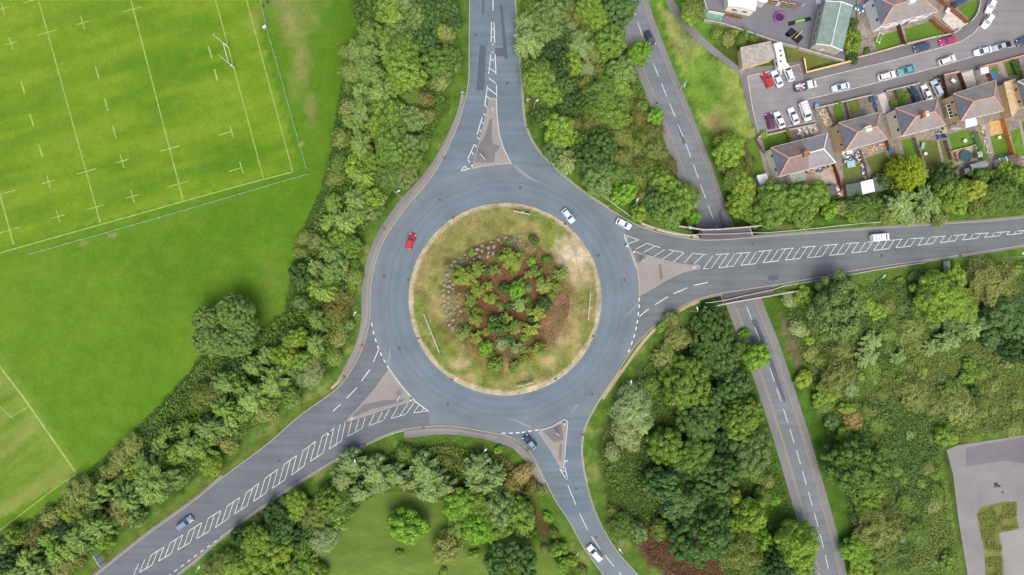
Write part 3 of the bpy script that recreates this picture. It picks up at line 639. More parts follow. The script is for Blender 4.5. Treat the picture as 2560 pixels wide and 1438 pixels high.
# ---- lower road, in the cutting
mb = MB(); ribbon(mb, LOWW, -2.75, 2.75, LOW); o = mb.build('lower_road', M_LOWR); o['kind'] = 'structure'
mb = MB(); ribbon(mb, LOWW, -4.9, -2.95, LOW - .05, 0, .17); ribbon(mb, LOWW, 2.95, 4.3, LOW - .05, 0, .17)
o = mb.build('lower_pavement', M_PAVE); o['kind'] = 'structure'
mb = MB(); ribbon(mb, LOWW, -2.95, -2.75, LOW - .05, 0, .175); ribbon(mb, LOWW, 2.75, 2.95, LOW - .05, 0, .175)
o = mb.build('lower_kerb', plain('worn_kerb', S(150, 140, 132), .9)); o['kind'] = 'structure'
mb = MB(); acc = 0; cut = []; on = True
for i in range(1, len(LOWW)):
    a, b = LOWW[i - 1], LOWW[i]; L = math.hypot(b[0] - a[0], b[1] - a[1]); s = 0
    while s < L:
        ph = (acc + s) % 5.6
        e = min(L, s + (3.7 - ph if ph < 3.7 else 5.6 - ph) + 1e-4)
        if ph < 3.7: ribbon(mb, [(a[0] + (b[0] - a[0]) * s / L, a[1] + (b[1] - a[1]) * s / L), (a[0] + (b[0] - a[0]) * e / L, a[1] + (b[1] - a[1]) * e / L)], -.08, .08, LOW + .012)
        s = e
    acc += L
o = mb.build('lower_road_marking', M_PAINT); o['kind'] = 'structure'
mb = MB(); half = len(LOWW) // 2
lo2 = [p for p in LOWW if p[1] < -3]
ribbon(mb, lo2, -2.55, -2.42, LOW + .01); ribbon(mb, lo2, 2.42, 2.55, LOW + .01); o = mb.build('yellow_lines', M_YEL); o['kind'] = 'structure'
sheet('lower_road_repair', [[(1876, 800), (1888, 797), (1930, 900), (1962, 1000), (1958, 1005), (1935, 950), (1905, 870)], [(1792, 540), (1799, 520), (1803, 545), (1812, 575), (1800, 585), (1803, 560)], [(1690, 310), (1696, 308), (1712, 360), (1706, 362)]], LOW, M_PATCH, dz=.008)

# ---- estate: street, pavements, yard, gardens ground
EROAD = [(1866, 193), (1995, 164), (2006, 207), (2130, 177), (2227, 154), (2321, 129), (2397, 107), (2430, 86), (2457, 49), (2466, 0), (2480, -500), (3000, -500), (3000, 10), (2560, 111), (2519, 121), (2434, 142), (2344, 169), (2305, 179), (2130, 224), (2016, 250), (2036, 304), (1893, 334), (1880, 280)]
ESTREET = [(1842, 176), (1852, 172), (1934, 166), (1969, 158), (2004, 154), (2013, 184), (2128, 155), (2188, 135), (2262, 114), (2325, 98), (2379, 87), (2399, 75), (2424, 57), (2442, 34), (2449, 0), (2452, -500), (3000, -500), (3000, 60), (2560, 139), (2496, 157), (2442, 170), (2393, 182), (2354, 190), (2296, 211), (2214, 229), (2179, 239), (2147, 246), (2070, 265), (2034, 273), (2040, 312), (1972, 326), (1893, 343), (1875, 300), (1857, 232)]
sheet('estate_pavement', [ESTREET], EST, M_EPAVE, dz=.01)
sheet('estate_road', [EROAD], EST, M_EST, dz=.02)
mb = MB()
for c in ([(1866, 193), (1995, 164), (2006, 207), (2130, 177), (2227, 154), (2321, 129), (2397, 107), (2430, 86), (2457, 49), (2466, 0)], [(2560, 111), (2519, 121), (2434, 142), (2344, 169), (2305, 179), (2130, 224), (2016, 250)], [(2036, 304), (1893, 334), (1880, 280), (1866, 193)]):
    ribbon(mb, wl(c, EST), -.09, .09, EST + .0, 0, .1)
o = mb.build('estate_kerb', plain('estate_kerb_stone', S(196, 190, 178), .9)); o['kind'] = 'structure'
YARD = [(1752, -300), (1758, 0), (1768, 27), (1811, 36), (1803, 58), (1862, 78), (1953, 109), (1992, 119), (2050, 134), (2107, 152), (2135, 100), (2140, -300)]
sheet('school_yard', [YARD], EST, M_YARD, dz=.012)
sheet('green_play_surface', [[(1757, 20), (1768, 29), (1808, 38), (1803, 58), (1762, 52)]], EST, plain('green_safety_surface', S(122, 158, 138), .9, 0, .1), dz=.02)
GARD = [(1866, 352), (1893, 345), (1972, 327), (2040, 314), (2036, 274), (2147, 247), (2214, 230), (2296, 212), (2354, 191), (2442, 171), (2560, 141), (2900, 80), (2900, 380), (2560, 420), (2440, 432), (2330, 446), (2215, 462), (2100, 484), (2010, 490), (1920, 480), (1900, 470), (1880, 420)]
GARDN = [(2112, 152), (2128, 152), (2188, 133), (2262, 112), (2325, 96), (2379, 85), (2424, 55), (2447, 0), (2450, -400), (2140, -400), (2138, 100)]
M_GARD = ground_mat('garden_paving', S(140, 130, 118), S(172, 162, 150), S(120, 116, 110), .25, 1.2)
sheet('garden_ground', [GARD, GARDN], EST, M_GARD, dz=.004)
LAWNS = [[(1856, 351), (1888, 346), (1909, 432), (1881, 442), (1869, 411)], [(1901, 343), (1967, 329), (1972, 356), (1911, 379)], [(2079, 268), (2101, 266), (2107, 299), (2089, 307), (2082, 290)], [(2113, 256), (2141, 250), (2151, 280), (2125, 288)],
         [(2103, 409), (2149, 411), (2153, 448), (2107, 456)], [(2159, 397), (2209, 380), (2228, 428), (2182, 440)], [(2249, 352), (2285, 345), (2301, 412), (2261, 400)], [(2293, 352), (2337, 352), (2355, 426), (2311, 414)], [(2343, 354), (2364, 352), (2382, 418), (2364, 422)],
         [(2366, 338), (2418, 325), (2434, 364), (2378, 378)], [(2470, 342), (2511, 334), (2525, 384), (2483, 392)], [(2521, 330), (2549, 320), (2559, 390), (2535, 392)], [(2503, 158), (2531, 154), (2543, 186), (2517, 193)], [(2471, 172), (2489, 168), (2491, 194), (2481, 198)], [(2549, 307), (2700, 280), (2700, 370), (2562, 388)],
         [(2257, 75), (2325, 56), (2364, 84), (2264, 107)], [(2179, 96), (2245, 78), (2253, 113), (2190, 132)], [(2387, 21), (2440, 0), (2438, 36), (2422, 53), (2410, 43)], [(1961, 115), (1990, 123), (2090, 152), (2012, 174), (2003, 152), (1968, 156)], [(2452, 310), (2460, 310), (2470, 400), (2462, 400)]]
M_LAWN = ground_mat('lawn_grass', S(86, 122, 40), S(112, 150, 54), S(100, 126, 52), .12, .9)
M_LAWND = ground_mat('dry_lawn_grass', S(104, 112, 58), S(122, 138, 66), S(110, 112, 66), .2, .9)
for i, l in enumerate(LAWNS): sheet('lawn', [l], EST, M_LAWND if i in (3, 4, 5, 7, 8, 18) else M_LAWN, dz=.03)
sheet('driveway', [[(2446, 188), (2429, 190), (2441, 233), (2424, 236), (2405, 238), (2397, 235)][:3] + [(2448, 225)], [(2452, 224), (2434, 182), (2425, 184)]][:0] + [[(2398, 186), (2427, 176), (2438, 217), (2410, 225)], [(2190, 240), (2209, 232), (2222, 280), (2204, 285)], [(2351, 52), (2372, 20), (2412, 52), (2415, 62), (2385, 82)]], EST, plain('pale_drive_concrete', S(204, 198, 188), .9), dz=.034)
sheet('patio', [[(2336, 322), (2362, 318), (2364, 343), (2338, 347)], [(1991, 420), (2070, 400), (2100, 455), (2018, 470), (2010, 450)], [(2467, 307), (2508, 299), (2512, 333), (2472, 342)], [(2380, 382), (2434, 366), (2440, 404), (2388, 410)]], EST, plain('pale_patio_slabs', S(178, 166, 146), .9, 0, .1, .12, .8), dz=.034)
sheet('decking', [[(2467, 308), (2506, 300), (2511, 332), (2472, 341)]], EST, plain('new_timber_deck', S(206, 168, 110), .8, 0, .2, .1), dz=.04)
sheet('garden_path', [[(1889, 347), (1898, 346), (1926, 440), (1916, 446)], [(2240, 362), (2250, 366), (2262, 412), (2251, 410)], [(2338, 352), (2343, 352), (2360, 424), (2353, 426)], [(2454, 312), (2466, 310), (2480, 396), (2470, 398)], [(2541, 304), (2547, 302), (2566, 388), (2559, 390)], [(2488, 160), (2500, 157), (2516, 196), (2504, 198)], [(2380, 310), (2445, 290), (2446, 312), (2385, 324)]], EST, plain('path_slabs', S(158, 150, 144), .9, 0, .1, .12), dz=.038)
sheet('footpath', [smooth_poly([(1655, -30), (1672, 15), (1700, 52), (1735, 92), (1775, 128), (1815, 158), (1852, 186)], 2) + smooth_poly([(1852, 186), (1815, 158), (1775, 128), (1735, 92), (1700, 52), (1672, 15), (1655, -30)], 2)[:0] + [(1858, 178), (1820, 150), (1782, 121), (1744, 86), (1708, 45), (1682, 10), (1664, -30)]], -1.9, M_PAVE, dz=0) if False else None
mb = MB(); fp = smooth_poly([(1652, -60), (1672, 12), (1702, 52), (1738, 92), (1778, 128), (1818, 158), (1856, 186)], 3)
fw = [on_ground(*p) for p in fp]; A = offs([tuple(p[:2]) for p in fw], .75); B = offs([tuple(p[:2]) for p in fw], -.75); n = len(fw)
mb.add([(a[0], a[1], tz(*a) + .1) for a in A] + [(b[0], b[1], tz(*b) + .1) for b in B], [(i, n + i, n + i + 1, i + 1) for i in range(n - 1)]); o = mb.build('footpath', M_PAVE); o['kind'] = 'structure'

# ---- derelict car park, lower right
M_CPK = asphalt('old_car_park', S(140, 138, 136), .13, S(122, 119, 121))
sheet('car_park', [CPK_PX], CPK, M_CPK, dz=.01)
sheet('car_park_patch', [[(2410, 1118), (2560, 1090), (2600, 1085), (2600, 1165), (2512, 1150), (2412, 1164)]], CPK, asphalt('car_park_dark', S(122, 118, 124)), dz=.018)
sheet('car_park_grass', [[(2436, 1282), (2444, 1270), (2460, 1262), (2480, 1258), (2510, 1251), (2538, 1253), (2536, 1290), (2543, 1320), (2520, 1324), (2492, 1330), (2496, 1360), (2501, 1400), (2508, 1600), (2464, 1600), (2459, 1440), (2456, 1380), (2446, 1330), (2441, 1305)]], CPK, ground_mat('weedy_grass', S(98, 116, 52), S(150, 142, 92), S(104, 126, 54), .3, 1.2), dz=.024)
sheet('car_park_stain', [[(2479, 1206), (2488, 1204), (2491, 1210), (2499, 1213), (2492, 1217), (2486, 1214), (2482, 1220), (2481, 1212)], [(2498, 1228), (2504, 1226), (2506, 1230), (2500, 1232)]], CPK, plain('oil_stain', S(70, 68, 70), .8), dz=.022)
sheet('car_park_slab', [[(2496, 1330), (2560, 1318), (2800, 1280), (2800, 1700), (2512, 1700), (2506, 1400)]], CPK, asphalt('car_park_slab', S(150, 148, 144)), dz=.03)
M_PARK = ground_mat('park_grass', S(88, 116, 46), S(126, 144, 70), S(104, 128, 54), .12, .5, (.7, 2.0, 1), R_(25), S(146, 140, 88), .7)
sheet('park_grass', [smooth_poly(PARK_PX, 2, True)], PRK, M_PARK)

# ---- bridge carrying the east arm over the lower road
M_DECK = asphalt('bridge_footway', S(98, 95, 97))
bd = thing('road_bridge', (W(1845, 660, 0).x, W(1845, 660, 0).y, LOW), 0, 'concrete road bridge carrying the east arm over the lower road', 'bridge')
off = bd.location
def rel(p, z): w_ = W(p[0], p[1], 0); return (w_.x - off.x, w_.y - off.y)
DK = [(1752, 576), (1800, 573), (1874, 570), (1934, 738), (1880, 748), (1814, 761)]
m = MB(); m.prism([rel(p, 0) for p in DK], 4.7, 5.965); m.build('deck', M_CONC, bd)
m = MB(); m.prism([rel(p, 0) for p in [(1754, 577), (1872, 571), (1877, 593), (1797, 599), (1748, 599)]], 5.8, 6.13); m.build('footway', M_DECK, bd)
m = MB(); m.prism([rel(p, 0) for p in [(1803, 735), (1880, 723), (1927, 716), (1932, 737), (1880, 747), (1817, 759)]], 5.8, 6.13); m.build('footway', M_DECK, bd)
for sx in (-1, 1):
    a = (1754, 580) if sx < 0 else (1871, 575); b = (1815, 757) if sx < 0 else (1931, 735)
    A = Vector(rel(a, 0)); B = Vector(rel(b, 0)); d = (B - A).normalized(); nn = Vector((-d.y, d.x)) * .5
    m = MB(); m.prism([tuple(A + nn), tuple(A - nn), tuple(B - nn), tuple(B + nn)], -.3, 4.69); m.build('abutment', M_CONC, bd)
def parapet(pts, label):
    w_ = wl(pts, .6); o0 = Vector((w_[0][0], w_[0][1], 0)); t = thing('bridge_parapet', o0, 0, label, 'parapet', 'bridge parapets')
    q = [(a[0] - o0.x, a[1] - o0.y) for a in w_]
    m = MB(); ribbon(m, q, -.16, .16, -.1, 0, .4); m.build('plinth', M_CONC, t)
    m = MB(); ribbon(m, q, -.07, .07, 1.0, 0, .12); m.build('top_rail', plain('pale_rail', S(200, 196, 188), .7), t)
    m = MB(); ribbon(m, q, -.03, .03, .62, 0, .08); m.build('mid_rail', M_GALV, t)
    for a, b in zip(q, q[1:]):
        L = math.hypot(b[0] - a[0], b[1] - a[1]); k = max(1, int(L / 2.2))
        for i in range(k):
            u = i / k; m = MB(); x, y = a[0] + (b[0] - a[0]) * u, a[1] + (b[1] - a[1]) * u; m.box(x - .06, x + .06, y - .06, y + .06, .3, 1.0); m.build('post', M_GALV, t)
parapet([(1664, 561), (1710, 568), (1757, 575), (1797, 574), (1870, 568), (1950, 560)], 'white parapet on the north edge of the bridge footway')
parapet([(1781, 767), (1824, 757), (1929, 739), (1995, 727)], 'white parapet on the south edge of the bridge footway')
def barrier(pts, label):
    P = [on_ground(x, y, .7) for x, y in smooth_poly(pts, 1)]
    P = [Vector((p.x, p.y, max(p.z, -.05))) for p in P]
    t = thing('crash_barrier', P[0], 0, label, 'crash barrier', 'roadside crash barriers')
    q = [p - P[0] for p in P]; m = MB()
    for a, b in zip(q, q[1:]):
        m.bar(a + Vector((0, 0, .62)), b + Vector((0, 0, .62)), .1, .3)
    m.build('rail', M_GALV, t)
    m = MB(); acc = 0
    for a, b in zip(q, q[1:]):
        L = (b - a).length; s = -acc % 3.2
        while s < L:
            c = a.lerp(b, s / L); m2 = MB(); m2.box(c.x - .05, c.x + .05, c.y - .05, c.y + .05, c.z - .2, c.z + .75); m2.build('post', M_DSTEEL, t); s += 3.2
        acc += L
barrier([(1498, 484), (1540, 516), (1590, 552), (1650, 577), (1705, 588), (1757, 591), (1805, 590), (1876, 586), (2009, 575), (2120, 562), (2200, 556)], 'grey crash barrier on the north side, from roundabout across the bridge')
barrier([(1757, 757), (1800, 748), (1837, 739), (1929, 720), (2040, 702), (2120, 687), (2230, 668), (2310, 657)], 'grey crash barrier on the south side of the east arm')
# ================================================================== VEGETATION
def leaf_mesh(name, C, N, T, Lh, Wh, mat=None):
    """one small diamond leaf spray per row: centre, normal, long axis, half length, half width"""
    N = N / np.linalg.norm(N, axis=1, keepdims=True); B = np.cross(N, T); B /= np.linalg.norm(B, axis=1, keepdims=True) + 1e-9
    T = np.cross(B, N); n = len(C); Lh = np.broadcast_to(Lh, n)[:, None]; Wh = np.broadcast_to(Wh, n)[:, None]
    V = np.empty((n, 4, 3)); V[:, 0] = C - T * Lh; V[:, 1] = C + B * Wh - N * Wh * .25; V[:, 2] = C + T * Lh; V[:, 3] = C - B * Wh - N * Wh * .25
    me = bpy.data.meshes.new(name); me.vertices.add(4 * n); me.vertices.foreach_set('co', V.ravel())
    me.loops.add(4 * n); me.loops.foreach_set('vertex_index', np.arange(4 * n)); me.polygons.add(n)
    me.polygons.foreach_set('loop_start', np.arange(0, 4 * n, 4)); me.update(calc_edges=True); me.validate()
    me.materials.append(mat or M_LEAF); return me
def rdir(n, up=0.0):
    d = RNG.normal(size=(n, 3)); d /= np.linalg.norm(d, axis=1, keepdims=True); d[:, 2] += up
    return d / np.linalg.norm(d, axis=1, keepdims=True)
def crown_lobed(name, R, nl, lr, n, leaf, flat=.8, rough=.18, core=True):
    """unit crown (radius 1, height -.7...1) of nl billowing lobes"""
    i = np.arange(nl) + .5; ph = np.arccos(1 - 1.35 * i / nl); th = math.pi * (1 + 5 ** .5) * i + RNG.random() * 6
    D = np.stack([np.cos(th) * np.sin(ph), np.sin(th) * np.sin(ph), np.cos(ph)], 1)
    rad = (1 - lr * .8) * (1 + rough * RNG.normal(size=nl)).clip(.65, 1.22)
    LC = D * rad[:, None] * np.array([1, 1, flat]); LR = lr * (1 + .25 * RNG.normal(size=nl)).clip(.6, 1.5)
    k = RNG.integers(0, nl, n); d = rdir(n, .35) + D[k] * .35; d /= np.linalg.norm(d, axis=1, keepdims=True)
    u = .72 + .36 * RNG.random(n) ** .7
    C = LC[k] + d * (LR[k] * u)[:, None] * np.array([1, 1, .85])
    N = d + RNG.normal(size=(n, 3)) * .38; N[:, 2] = np.abs(N[:, 2]) + .15
    T = RNG.normal(size=(n, 3)); s = leaf / R * (.7 + .6 * RNG.random(n))
    return leaf_mesh(name, C, N, T, s, s * .62)
def crown_spray(name, R, ns, n, leaf, flat=.8, bend=(.0, .0)):
    """willow-like: long arching sprays of narrow leaves radiating from the middle"""
    d0 = rdir(ns, .55); d0[:, 0] += bend[0]; d0[:, 1] += bend[1]; d0 /= np.linalg.norm(d0, axis=1, keepdims=True)
    ln = (.72 + .36 * RNG.random(ns))
    k = RNG.integers(0, ns, n); t = .35 + .68 * RNG.random(n) ** .75
    up = np.array([0, 0, 1.0]); droop = (t ** 2)[:, None] * np.array([0, 0, -.28])
    P = d0[k] * (ln[k] * t)[:, None] * np.array([1, 1, flat + .1]) + droop * ln[k][:, None]
    side = RNG.normal(size=(n, 3)) * (.045 + .045 * (1 - t))[:, None]
    C = P + side; T = d0[k] + np.array([0, 0, -.5]) * t[:, None] + RNG.normal(size=(n, 3)) * .22
    N = up + d0[k] * .35 + RNG.normal(size=(n, 3)) * .45
    s = leaf / R * (.7 + .6 * RNG.random(n)); return leaf_mesh(name, C, N, T, s * 1.25, s * .3)
def crown_fuzzy(name, R, n, leaf, flat=.75, lump=.22):
    d = rdir(n, .3); ph = RNG.random(12) * 6.28
    az = np.arctan2(d[:, 1], d[:, 0]); q = 1 + lump * (np.sin(3 * az + ph[0]) * .35 + np.sin(5 * az + ph[1] + d[:, 2] * 4) * .35 + np.sin(8 * az + ph[2] - d[:, 2] * 7) * .3 + .5 * np.sin(11 * d[:, 2] + 4 * az + ph[3]))
    C = d * (q * (.55 + .47 * RNG.random(n) ** .5))[:, None] * np.array([1, 1, flat])
    N = d + RNG.normal(size=(n, 3)) * .5; N[:, 2] = np.abs(N[:, 2]) + .2
    s = leaf / R * (.6 + .8 * RNG.random(n)); return leaf_mesh(name, C, N, RNG.normal(size=(n, 3)), s, s * .5)
def trunk_mesh(name, nlimb, spread=.5):
    m = MB(); m.tube([(0, 0, -.12), (.01, 0, .15), (.02, .01, .45), (.0, .02, .72)], [.075, .06, .042, .015], 8)
    for k in range(nlimb):
        a = 6.283 * k / nlimb + RNG.random(); z = .28 + .3 * RNG.random(); L = spread * (.7 + .5 * RNG.random())
        m.tube([(0.01, 0, z), (math.cos(a) * L * .5, math.sin(a) * L * .5, z + .16), (math.cos(a) * L, math.sin(a) * L, z + .27)], [.03, .02, .007], 5)
    me = bpy.data.meshes.new(name); me.from_pydata(m.v, [], m.f); me.materials.append(M_BARK); return me
PR = {}
for v in range(3):
    PR['B', 'S', v] = (crown_lobed('crown', 2.2, 16, .34, 2200, .24), .8); PR['B', 'M', v] = (crown_lobed('crown', 4.5, 34, .27, 7000, .27), .8); PR['B', 'L', v] = (crown_lobed('crown', 7, 60, .22, 15000, .29), .8)
    PR['D', 'S', v] = (crown_lobed('crown', 2.2, 20, .28, 2000, .3, .8, .22), .8); PR['D', 'M', v] = (crown_lobed('crown', 4.5, 60, .19, 6500, .32, .8, .2), .8); PR['D', 'L', v] = (crown_lobed('crown', 7, 110, .15, 14000, .33, .8, .16), .8)
    PR['W', 'S', v] = (crown_spray('crown', 2.2, 40, 2600, .34), .8); PR['W', 'M', v] = (crown_spray('crown', 4.5, 64, 7000, .46, .8, (-.15, -.1)), .8); PR['W', 'L', v] = (crown_spray('crown', 7, 120, 15000, .5, .8, (-.15, -.1)), .8)
    PR['O', 'S', v] = (crown_fuzzy('crown', 2.2, 2400, .2, .7), .7); PR['O', 'M', v] = (crown_fuzzy('crown', 4.5, 8000, .22, .7, .3), .7); PR['O', 'L', v] = (crown_fuzzy('crown', 7, 15000, .24, .7, .34), .7)
for v in range(3):
    for z_ in 'SML': PR['M', z_, v] = PR['W', z_, v]
TRK = [trunk_mesh('trunk', 6), trunk_mesh('trunk', 8, .6), trunk_mesh('trunk', 5, .45)]
NOUN = {'M': ('sapling', 'feathery sapling', 'tree'), 'B': ('broadleaf_tree', 'broadleaf tree', 'tree'), 'D': ('sycamore_tree', 'dense clumpy tree', 'tree'), 'W': ('willow_tree', 'feathery willow', 'tree'), 'O': ('bush', 'soft bushy shrub', 'shrub')}
TINT = {'B': [('mid green', S(122, 152, 68)), ('fresh green', S(132, 162, 70)), ('grey-green', S(130, 152, 86))], 'D': [('dark green', S(92, 122, 62)), ('deep green', S(98, 128, 58)), ('muted green', S(94, 124, 66))],
        'W': [('pale silvery', S(152, 178, 96)), ('light green', S(142, 172, 80)), ('grey-green', S(138, 166, 88))], 'O': [('olive', S(134, 152, 76)), ('dull green', S(122, 148, 70)), ('khaki', S(146, 158, 88))]}
SPECIAL = {'M': ('M', 'yellow-green', S(152, 166, 76)), 'J': ('M', 'soft green', S(132, 152, 74)), 'L': ('B', 'yellow-green', S(140, 166, 66)), 'Y': ('B', 'golden green', S(160, 172, 68)), 'G': ('O', 'pale grey-green', S(158, 176, 118)), 'T': ('B', 'cool green', S(112, 142, 84)), 'K': ('D', 'very dark', S(78, 106, 58)), 'R': ('O', 'rusty brown', S(134, 134, 72)), 'N': ('O', 'faded peach', S(178, 160, 104)), 'V': ('B', 'bright green', S(130, 172, 62)), 'P': ('W', 'pale grey-green', S(150, 172, 106)), 'F': ('D', 'lime green', S(124, 152, 62)), 'H': ('O', 'sandy olive', S(158, 166, 94))}
TREES = []    # (px, py, r, code, zone)
def T(zone, txt):
    for t in txt.split(';'):
        t = t.split()
        if len(t) == 4: TREES.append((float(t[0]), float(t[1]), float(t[2]), t[3], zone))
ZA, ZB = 'beside the playing field', 'by the north road'
T('in the upper left wood', '918 22 29 D;972 10 29 B;1010 10 29 B;1052 19 26 D;1113 19 29 D;953 38 19 L;991 51 32 W;1042 51 26 B;1077 45 26 D;924 83 26 W;1129 48 20 K;969 99 22 L;1004 90 30 B;895 125 26 W;927 138 26 W;972 122 20 W;1013 131 35 B;972 147 17 W;1065 106 26 D;1109 86 23 O;1106 154 38 D;1103 205 20 O;882 179 24 O;924 176 30 W;946 198 23 W;1017 179 38 B;991 211 26 L;905 234 22 W;959 237 35 W;1033 243 26 O;1058 250 21 R;876 269 22 O;908 275 28 W;978 282 35 B;1036 298 29 B;876 304 17 W;898 323 19 W;953 317 32 L;975 355 38 B;854 345 22 O;908 365 32 W;1026 365 26 B;1058 361 19 B;844 410 22 O;886 413 22 L;934 406 26 L;985 384 29 B;1030 403 26 B;911 441 26 W;978 438 36 O;841 445 20 O;1017 440 25 B;865 130 16 O;870 215 14 O;1070 290 16 O')
T('in the left wood', '838 446 18 O;893 500 28 W;838 507 24 W;907 470 18 L;939 500 22 L;824 557 20 W;865 557 26 W;897 530 24 W;930 530 20 B;764 594 17 O;792 603 20 O;833 626 30 W;852 594 24 B;879 617 24 B;751 630 16 O;751 686 22 D;792 672 20 W;833 681 28 W;810 722 30 W;852 663 22 B;884 690 20 O;852 745 25 R;845 775 26 R;755 752 17 T;796 796 24 W;842 805 22 O;792 860 25 W;847 842 20 O;741 846 24 L;838 892 18 O;778 936 26 G;727 890 22 L;737 920 18 B;705 885 24 L;667 890 20 W;637 913 26 W;607 914 20 K;687 954 32 W;757 900 24 B;782 905 20 O;700 925 16 V;880 720 14 V;888 660 13 O;872 810 14 B')
T('in the lower left wood', '570 954 28 W;520 990 30 O;637 994 34 W;560 1017 25 W;680 1000 20 B;533 1070 34 W;573 1060 22 W;507 1117 30 W;613 1034 20 B;667 1034 20 O;730 994 22 O;573 1110 20 O;533 1160 24 L;585 1075 14 B;545 975 22 H;604 960 20 B;418 1084 20 W;402 1118 20 W;334 1112 24 H;307 1144 24 H;470 1073 22 W;476 1112 28 W;331 1173 18 L;279 1176 20 H;310 1202 20 O;268 1217 22 W;389 1197 46 W;426 1160 22 O;320 1239 32 W;205 1228 32 H;247 1257 20 W;184 1260 28 O;179 1286 20 L;302 1275 26 H;226 1291 25 W;257 1312 32 W;131 1291 22 H;92 1341 26 R;131 1344 24 W;205 1338 34 W;171 1323 22 K;147 1375 26 W;184 1370 26 W;76 1394 26 W;31 1344 24 O;16 1370 24 B;47 1336 18 L;26 1399 25 K;100 1423 27 W;158 1410 26 H;189 1399 20 R;47 1428 24 W;263 1349 18 L;376 1244 18 W;12 1420 20 B;355 1150 20 W;445 1130 22 B;450 1195 20 O;345 1290 20 B;230 1232 18 R')
T('south of the southwest arm', '747 1253 24 L;744 1279 17 L;820 1250 30 F;784 1285 30 O;855 1272 28 O;686 1279 22 K;681 1326 20 O;805 1344 28 G;709 1323 24 D;646 1354 34 L;690 1375 32 L;660 1413 42 L;749 1342 22 D;755 1382 24 O;566 1401 25 O;599 1335 18 K;537 1424 25 O;796 1427 20 L;772 1405 18 V;625 1385 26 D;720 1290 18 K;770 1312 18 D;710 1260 16 O;590 1420 25 L;730 1425 26 B;645 1300 12 O')
T('along the south verge', '878 1152 30 P;862 1186 26 P;940 1174 32 P;903 1227 25 P;950 1205 28 P;988 1183 28 P;1010 1130 18 O;1059 1167 32 P;1081 1199 34 P;1069 1227 28 P;1112 1214 25 P;1194 1167 32 P;1206 1205 32 P;1237 1183 27 P;1166 1155 16 R;1306 1183 22 N;1278 1211 22 R;1025 1200 24 P;850 1215 20 G;1120 1150 14 R')
T('in the lower park', '1153 1261 36 V;1194 1255 32 B;1169 1292 36 B;1192 1317 34 V;1250 1267 38 B;1253 1305 36 B;1300 1280 33 B;1312 1311 25 D;1225 1328 24 V;1016 1314 39 V;1119 1367 33 H;1187 1383 12 L;1000 1383 10 L;1278 1408 50 D;1109 1430 11 L;841 1255 34 O;856 1292 21 B;812 1346 30 G;806 1424 16 L')
T('on the lower park bank', '1247 1124 10 V;1394 1370 18 B;1370 1290 12 V;1350 1225 14 O;1430 1400 14 L;1455 1425 14 O;1330 1215 16 R;1385 1330 13 O;1405 1410 16 V;1360 1370 10 O')
T('in the north wood', '1316 54 25 P;1320 108 31 P;1328 21 20 O;1374 38 38 B;1400 25 25 B;1445 33 29 O;1470 25 33 F;1541 29 38 D;1520 8 25 D;1437 50 17 R;1495 58 25 L;1420 71 17 G;1366 83 29 B;1462 88 25 O;1520 108 38 B;1445 117 34 P;1424 163 25 L;1479 129 25 O;1466 175 19 G;1591 138 27 V;1504 184 21 O;1550 184 32 B;1462 213 19 H;1537 221 30 B;1345 184 33 O;1341 205 29 B;1374 200 21 P;1370 234 29 B;1412 267 25 K;1358 263 25 O;1353 292 25 D;1495 246 42 B;1512 284 38 B;1479 309 25 R;1470 259 29 D;1596 288 25 R;1600 270 16 B;1637 292 18 V;1629 330 25 R;1562 234 21 O;1399 330 34 L;1437 317 17 O;1445 355 25 D;1383 376 25 T;1416 401 28 P;1495 367 34 D;1479 405 34 D;1504 417 33 D;1491 451 34 B;1550 401 25 H;1554 342 25 O;1587 371 21 O;1633 384 29 O;1621 426 33 O;1646 459 34 B;1595 451 21 O;1562 484 25 V;1545 442 25 B;1537 480 21 O;1687 501 41 B;1671 522 37 B;1721 484 25 O;1637 505 29 D;1616 472 21 O;1596 534 17 L;1729 543 17 V;1671 417 21 R;1540 300 26 B;1400 290 20 O;1385 130 24 K;1400 175 24 K;1405 220 24 D;1430 240 20 K;1560 265 20 O;1440 395 24 D;1470 340 22 O;1400 90 22 D;1605 350 18 O;1580 430 18 R;1660 395 16 O;1610 500 20 O')
T('in the triangle wood', '1775 831 46 D;1803 901 36 D;1747 883 29 D;1690 845 27 H;1666 897 28 H;1714 953 52 F;1765 996 33 D;1831 963 38 D;1742 1043 46 D;1850 1034 42 F;1846 1062 38 F;1808 1038 28 D;1869 1133 46 B;1662 1114 38 F;1732 1137 42 B;1780 1180 46 D;1652 1208 38 D;1704 1260 42 T;1775 1251 38 D;1747 1335 60 D;1827 1241 20 Y;1874 1288 35 L;1827 1307 24 L;1850 1373 46 O;1897 1345 23 V;1982 1359 46 L;1997 1416 33 B;1850 877 24 O;1582 1024 42 G;1580 996 33 G;1567 1081 32 G;1624 963 19 O;1652 820 13 V;1530 1128 18 G;1548 1317 28 O;1591 1326 21 T;1652 1322 23 O;1940 1406 33 K;1600 1056 26 P;1810 1330 20 D;1915 1205 16 O;1935 1250 13 V;1905 1240 22 O;1680 800 20 O;1720 1225 26 D;1800 1100 26 K;1700 1180 22 K;1880 1010 16 O;1905 1410 24 D;1528 1275 14 O;1890 1190 18 O')
T('overhanging the lower road', '1888 887 30 V;1860 832 13 V')
